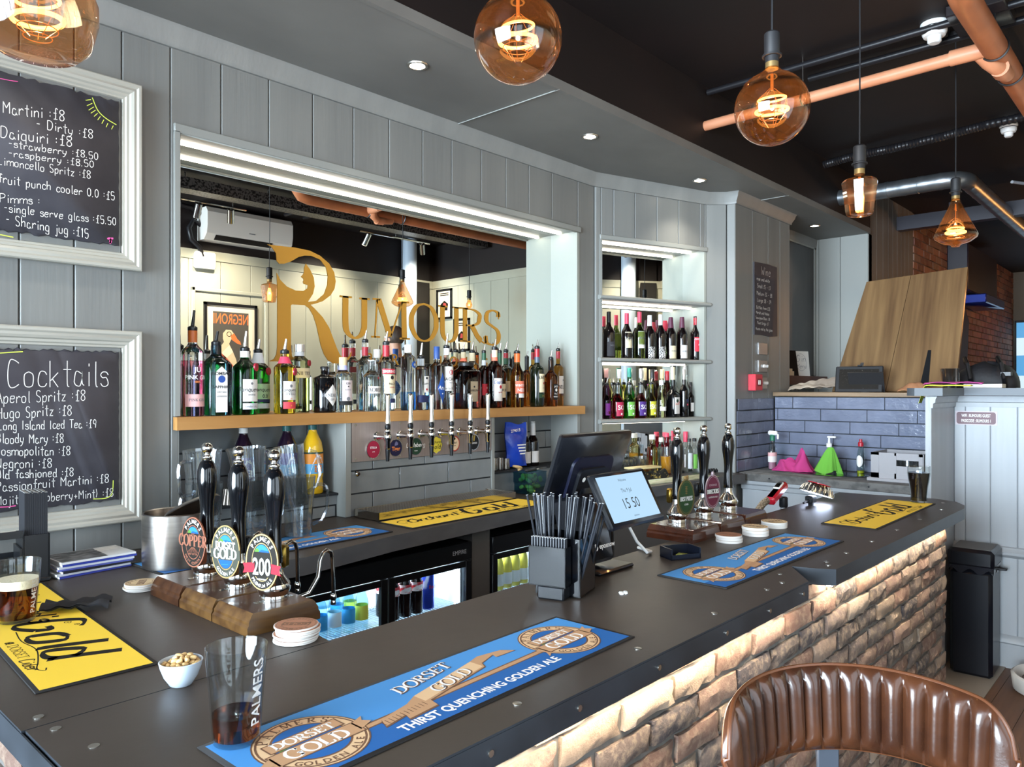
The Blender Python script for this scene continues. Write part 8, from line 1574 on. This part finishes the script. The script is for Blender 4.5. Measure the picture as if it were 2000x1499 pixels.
# ---------------------------------------------------------------- the customers' side, seen in the mirror
OY = -0.93
t = thing('air_conditioner', 'white wall air conditioner on the dark band, seen in the mirror', 'air conditioner', (3.555, OY, 2.965)); mb = MB(); P = [(0.0, 0.0), (0.13, 0.0), (0.185, 0.05), (0.20, 0.12), (0.20, 0.24), (0.17, 0.285), (0.0, 0.285)]
n = len(P); mb.add([(-0.425, d, z) for d, z in P] + [(0.425, d, z) for d, z in P], [tuple(range(n-1, -1, -1)), tuple(n+i for i in range(n))] + [(i, (i+1) % n, n+(i+1) % n, n+i) for i in range(n)], 0); mb.build('casing', M('white_casing', 0xded9d2, 0.4), t, angle=25)
mb = MB(); mb.add([(-0.34, 0.136, 0.004), (0.22, 0.136, 0.004), (0.22, 0.180, 0.044), (-0.34, 0.180, 0.044)], [(0, 1, 2, 3)], 0); mb.v = [(x, y+0.002, z-0.002) for x, y, z in mb.v]; mb.build('air_outlet', BLK, t, flat=True); mb = MB(); mb.M = Matrix(((-1, 0, 0, 0), (0, 0, 1, 0.2006), (0, 1, 0, 0.09), (0, 0, 0, 1))); mb.poly([(-0.03, 0, 0), (0.03, 0, 0), (0.03, 0.009, 0), (-0.03, 0.009, 0)], 0); mb.build('maker_mark', IG, t, flat=True)
mb = MB(); mb.tube([(3.14, OY+0.05, 3.10), (3.07, OY+0.05, 3.13), (3.03, OY+0.05, 3.06), (3.05, OY+0.05, 2.96), (3.13, OY+0.04, 2.90), (3.16, OY+0.04, 2.82)], 0.022, 10); mb.tube([(3.14, OY+0.06, 3.20), (3.05, OY+0.06, 3.24), (2.95, OY+0.06, 3.25)], 0.022, 10); tag(mb.build('pipe_lagging', CND), 'black lagged pipe curling out of the air conditioner, seen in the mirror', 'pipe')
mb = MB(); mb.box((3.09, OY, 2.715), (3.28, OY+0.06, 2.865), 0, 0.012); tag(mb.build('trunking_box', WHITE), 'white box under the lagged pipe on the opposite wall, seen in the mirror', 'junction box')
def opp_m(x, z, d): return Matrix(((-1, 0, 0, x), (0, 0, 1, OY+d), (0, 1, 0, z), (0, 0, 0, 1)))
POSTG = M('poster_grey', 0x4b463f, 0.6)
t = thing('negroni_poster', 'framed negroni poster with a bird in a coat, seen reversed in the mirror', 'poster', (3.445, OY, 1.70)); mb = MB(); mb.M = Matrix.Translation((-3.445, -OY, -1.70)) @ opp_m(3.445, 1.70, 0.0)
for a, b in (((-0.26, 0, 0), (-0.235, 0.72, 0.025)), ((0.235, 0, 0), (0.26, 0.72, 0.025)), ((-0.26, 0, 0), (0.26, 0.025, 0.025)), ((-0.26, 0.695, 0), (0.26, 0.72, 0.025))): mb.box(a, b)
mb.build('frame', BLK, t, flat=True); mb = MB(); mb.M = Matrix.Translation((-3.445, -OY, -1.70)) @ opp_m(3.445, 1.70, 0.0); f = lambda x, y, k=0: (x, y, 0.012+0.0004*k)
mb.poly([f(-0.24, 0.02), f(0.24, 0.02), f(0.24, 0.70), f(-0.24, 0.70)], 0); mb.poly([f(-0.175, 0.07, 1), f(0.175, 0.07, 1), f(0.175, 0.64, 1), f(-0.175, 0.64, 1)], 1)
mb.text('NEGRONI', 0.135, (0, 0, 0), 2, 0.01, wid=0.58, fn=lambda x, y: f(x, y+0.53, 2))
bird = [(-0.03, 0.44), (0.0, 0.475), (0.05, 0.475), (0.08, 0.44), (0.08, 0.39), (0.07, 0.36), (0.10, 0.32), (0.13, 0.25), (0.14, 0.15), (0.12, 0.09), (-0.07, 0.09), (-0.05, 0.20), (-0.01, 0.29), (0.02, 0.345), (0.0, 0.385)]
mb.poly([f(x, y, 2) for x, y in bird], 3); mb.poly([f(x, y, 3) for x, y in ((-0.028, 0.445), (0.005, 0.42), (-0.005, 0.385), (-0.06, 0.35), (-0.10, 0.34), (-0.09, 0.37), (-0.065, 0.39))], 2); mb.poly([f(x, y, 3) for x, y in ((0.10, 0.26), (0.05, 0.22), (-0.06, 0.10), (0.0, 0.09), (0.11, 0.16))], 4); ring(mb, lambda x, y: f(x+0.02, y+0.435, 4), (0.024, 0.024), (0.019, 0.019), 5, 20); mb.poly([f(x, y, 3) for x, y in ((0.02, 0.33), (0.09, 0.26), (0.06, 0.20), (-0.02, 0.27))], 6)
mb.build('print', [CREAM, POSTG, M('poster_orange', 0xe0703a, 0.6), M('poster_sand', 0xcdb894, 0.6), M('poster_red', 0xb0503a, 0.6), PK, M('poster_cream', 0xe2d3b4, 0.6)], t, flat=True, normals=False)
mb = MB()
for a, b in (((3.07, 2.51), (3.82, 2.545)), ((3.07, 0.9), (3.105, 2.545)), ((3.785, 0.9), (3.82, 2.545))): mb.box((a[0], OY, a[1]), (b[0], OY+0.02, b[1]), 0, 0.006)
struct('trim_wall_panel', mb, SAGE)
def small_pic(label, y0, y1, z0, z1, inv):
    t = thing('framed_print', label, 'picture', (5.95, (y0+y1)/2, z0)); w = (y1-y0)/2; h = z1-z0; xw = -0.05 - 0.0333*((y0+y1)/2-0.86) ; mb = MB(); x0 = 5.90 + 0.0333*(0.86-(y0+y1)/2) - 5.95
    for a, b in (((x0-0.022, -w, 0), (x0, -w+0.025, h)), ((x0-0.022, w-0.025, 0), (x0, w, h)), ((x0-0.022, -w, 0), (x0, w, 0.025)), ((x0-0.022, -w, h-0.025), (x0, w, h))): mb.box(a, b)
    mb.build('frame', BLK, t, flat=True); mb = MB(); mb.box((x0-0.012, -w+0.02, 0.02), (x0-0.003, w-0.02, h-0.02), 0); xx = x0-0.0126
    mb.poly([(xx, -w*0.45, h*0.3), (xx, w*0.4, h*0.28), (xx, w*0.5, h*0.5), (xx, 0, h*0.62), (xx, -w*0.5, h*0.5)], 1); mb.poly([(xx-0.0004, -w*0.2, h*0.4), (xx-0.0004, w*0.3, h*0.4), (xx-0.0004, w*0.2, h*0.52), (xx-0.0004, -w*0.1, h*0.55)], 2)
    for k in range(2): mb.box((xx-0.0004, -w*0.55, h*(0.78+0.06*k)), (xx, w*0.55, h*(0.81+0.06*k)), 1)
    mb.build('print', [CREAM, PK, M('print_red', 0xa03a34, 0.6)], t, flat=True, normals=False)
small_pic('upper small framed print on the end wall, seen in the mirror', -0.84, -0.58, 2.43, 2.78, 0); small_pic('lower small framed print on the end wall, seen in the mirror', -0.54, -0.28, 2.05, 2.42, 1)
mb = MB(); mb.cyl((5.50, OY+0.12, 0), (5.50, OY+0.12, CZ), 0.085, 24); struct('column_iron', mb, M('pale_blue_column', 0xa3b0bf, 0.4))
mb = MB(); mb.box((5.68, OY, 0), (5.88, OY+0.03, 3.29), 0); struct('doorway_dark', mb, M('doorway_shade', 0x1b1817, 0.4), flat=True)  # black sheet: shade of the doorway opening put into its colour
t = thing('spot_track', 'chrome spotlight track under the ceiling, seen in the mirror', 'track light', (2.86, -0.33, 3.17)); mb = MB(); mb.cyl((-0.55, 0, 0), (0.42, 0, 0), 0.009, 8); mb.cyl((-0.3, 0, 0), (-0.3, 0, 0.13), 0.006, 8); mb.cyl((0.3, 0, 0), (0.3, 0, 0.13), 0.006, 8); mb.build('track_bar', CHROME, t)
for k, (x, dx, dy) in enumerate(((-0.28, -0.03, -0.10), (0.0, 0.01, -0.10), (0.28, 0.05, -0.10))):
    d = Vector((dx, dy, -0.16)).normalized(); a = Vector((x, 0, -0.035)); mb = MB(); mb.cyl((x, 0, 0), (x, 0, -0.05), 0.005, 8); mb.cyl(a - d*0.02, a + d*0.10, 0.030, 18); sh_ = mb.build('spot_head', CHROME, t)
    mb = MB(); mb.cyl(a + d*0.1005, a + d*0.1015, 0.026, 16); mb.build('lens', M('spot_lens', 0xffffff, 0.3, emit=0xffe8c8, es=8), sh_)
    o = spot(Vector((2.86, -0.33, 3.17)) + a + d*0.125, 80, (1.0, 0.88, 0.72), 100, 0.9, 0.025); o.rotation_euler = d.to_track_quat('-Z', 'Y').to_euler()
t = thing('spot_track', 'second chrome spotlight track, towards the end wall, seen in the mirror', 'track light', (4.9, -0.30, 3.17)); mb = MB(); mb.cyl((-0.45, 0, 0), (0.45, 0, 0), 0.012, 8); mb.cyl((0, 0, 0), (0, 0, 0.13), 0.006, 8); mb.build('track_bar', CHROME, t)
for x, dx in ((-0.35, -0.02), (0.35, 0.10)):
    d = Vector((dx, -0.10, -0.16)).normalized(); a = Vector((x, 0, -0.035)); mb = MB(); mb.cyl((x, 0, 0), (x, 0, -0.05), 0.005, 8); mb.cyl(a - d*0.02, a + d*0.10, 0.030, 18); sh_ = mb.build('spot_head', CHROME, t)
    mb = MB(); mb.cyl(a + d*0.1005, a + d*0.1015, 0.026, 16); mb.build('lens', MATS['spot_lens'], sh_)
    o = spot(Vector((4.9, -0.30, 3.17)) + a + d*0.125, 80, (1.0, 0.88, 0.72), 110, 0.9, 0.025); o.rotation_euler = d.to_track_quat('-Z', 'Y').to_euler()
mb = MB(); mb.box((1.5, -0.08, 3.15), (5.85, -0.078, 3.24)); mb.box((1.5, 0.078, 3.15), (5.85, 0.08, 3.24)); mb.box((1.5, -0.08, 3.15), (5.85, 0.08, 3.153)); 
for k in range(6): mb.cyl((1.9+0.7*k, 0, 3.2), (1.9+0.7*k, 0, 3.295), 0.006, 6)
tag(mb.build('cable_tray', M('galvanised_tray', 0x6a6664, 0.4, metal=0.6, noise=((60, 60, 60), 0x2a2828, 0.48, 0.56)), flat=True), 'perforated steel cable tray along the ceiling, seen in the mirror', 'cable tray')

# the customer whose head shows in the mirror: one continuous skinned body standing on the raised floor
def skin_body(name, nodes, edges, mat, parent, levels=2):
    me = D.meshes.new(name); me.from_pydata([n_[0] for n_ in nodes], edges, []); o = D.objects.new(name, me); COL.objects.link(o); o.parent = parent
    sk = o.modifiers.new('skin', 'SKIN'); sk.use_smooth_shade = True; me.skin_vertices or me.attributes
    for i, n_ in enumerate(nodes): me.skin_vertices[0].data[i].radius = n_[1] if isinstance(n_[1], tuple) else (n_[1], n_[1]); me.skin_vertices[0].data[i].use_root = (i == 0)
    ss = o.modifiers.new('smooth', 'SUBSURF'); ss.levels = levels; ss.render_levels = levels
    me.materials.append(mat); return o
SKIN = M('skin', 0xc9987f, 0.5); HAIR = M('brown_hair', 0x4a382c, 0.6, noise=((40, 40, 8), 0x33261e, 0.35, 0.65)); SHIRT = M('black_shirt', 0x131316, 0.8); JEAN = M('dark_jeans', 0x22252e, 0.8)
t = thing('person', 'person with brown hair in a black top, seen from the side in the mirror', 'person', (4.70, -0.03, 0.47), math.radians(160))
N_ = [((0, 0, 0.95), (0.15, 0.11)), ((0, 0, 1.10), (0.14, 0.105)), ((0, 0, 1.28), (0.165, 0.115)), ((0, 0, 1.42), (0.12, 0.09)), ((0, 0.01, 1.49), 0.056), ((0, 0.03, 1.56), 0.058), ((0, 0.045, 1.63), (0.072, 0.088)), ((0, 0.04, 1.69), (0.070, 0.085)), ((0, 0.03, 1.73), (0.045, 0.055)),
      ((0.10, 0, 0.88), 0.085), ((0.11, 0.01, 0.48), 0.058), ((0.11, -0.01, 0.10), 0.040), ((0.12, 0.12, 0.035), (0.040, 0.030)), ((-0.10, 0, 0.88), 0.085), ((-0.11, 0.01, 0.48), 0.058), ((-0.11, -0.01, 0.10), 0.040), ((-0.12, 0.12, 0.035), (0.040, 0.030)),
      ((0.19, 0, 1.40), 0.055), ((0.235, 0.0, 1.14), 0.042), ((0.22, 0.14, 0.96), 0.031), ((0.21, 0.21, 0.92), (0.036, 0.018)), ((-0.19, 0, 1.40), 0.055), ((-0.235, 0.0, 1.14), 0.042), ((-0.22, 0.14, 0.96), 0.031), ((-0.21, 0.21, 0.92), (0.036, 0.018))]
E_ = [(0, 1), (1, 2), (2, 3), (3, 4), (4, 5), (5, 6), (6, 7), (7, 8), (0, 9), (9, 10), (10, 11), (11, 12), (0, 13), (13, 14), (14, 15), (15, 16), (3, 17), (17, 18), (18, 19), (19, 20), (3, 21), (21, 22), (22, 23), (23, 24)]
for hx in (20, 24):
    b = Vector(N_[hx][0]); sg = 1 if hx == 20 else -1
    for k, (dx, l) in enumerate(((-0.024, 0.060), (-0.008, 0.072), (0.009, 0.068), (0.024, 0.055))):
        i0 = len(N_); N_ += [(tuple(b + Vector((dx, 0.045, -0.012))), 0.009), (tuple(b + Vector((dx*1.1, 0.045+l*0.6, -0.030))), 0.0085), (tuple(b + Vector((dx*1.1, 0.045+l*0.8, -0.055))), 0.0075)]; E_ += [(hx, i0), (i0, i0+1), (i0+1, i0+2)]
    i0 = len(N_); N_ += [(tuple(b + Vector((-0.038*sg, 0.0, 0.0))), 0.010), (tuple(b + Vector((-0.05*sg, 0.035, -0.02))), 0.0085)]; E_ += [(hx, i0), (i0, i0+1)]
skin_body('body', N_, E_, SKIN, t)
def infl(ids, edges, extra, name, mat):
    mp = {q: i for i, q in enumerate(ids)}; nn = []
    for q in ids:
        p, r = N_[q]; r = r if isinstance(r, tuple) else (r, r); nn.append((p, (r[0]+extra, r[1]+extra)))
    return skin_body(name, nn, [(mp[a], mp[b]) for a, b in edges], mat, t)
infl([0, 1, 2, 3, 17, 18, 21, 22], [(0, 1), (1, 2), (2, 3), (3, 17), (17, 18), (3, 21), (21, 22)], 0.014, 'shirt', SHIRT); infl([0, 9, 10, 11, 13, 14, 15], [(0, 9), (9, 10), (10, 11), (0, 13), (13, 14), (14, 15)], 0.012, 'trousers', JEAN)
mb = MB(); mb.sphere((0, 0.030, 1.672), 0.098, 0, 24, 16, (0.90, 1.08, 1.05)); k_ = [f for f in mb.f if not all((mb.v[i][1] > 0.075 and mb.v[i][2] < 1.725) or mb.v[i][2] < 1.60 for i in f)]; mb.f = k_; mb.m = [0]*len(k_); mb.c = [None]*len(k_); mb.build('hair', HAIR, t, angle=80)
mb = MB()
mb.sphere((0, 0.135, 1.638), 0.016, 0, 10, 8, (0.8, 1.0, 1.4))
for sg in (-1, 1): mb.sphere((sg*0.030, 0.118, 1.662), 0.011, 1, 10, 8); mb.sphere((sg*0.031, 0.1265, 1.662), 0.0055, 2, 8, 6); mb.sphere((sg*0.076, 0.045, 1.645), 0.024, 0, 10, 8, (0.35, 0.8, 1.2))
mb.sphere((0, 0.122, 1.598), 0.018, 3, 10, 6, (1.1, 0.45, 0.35)); mb.build('face', [SKIN, PW, PK, M('lip', 0xa8685e, 0.5)], t)
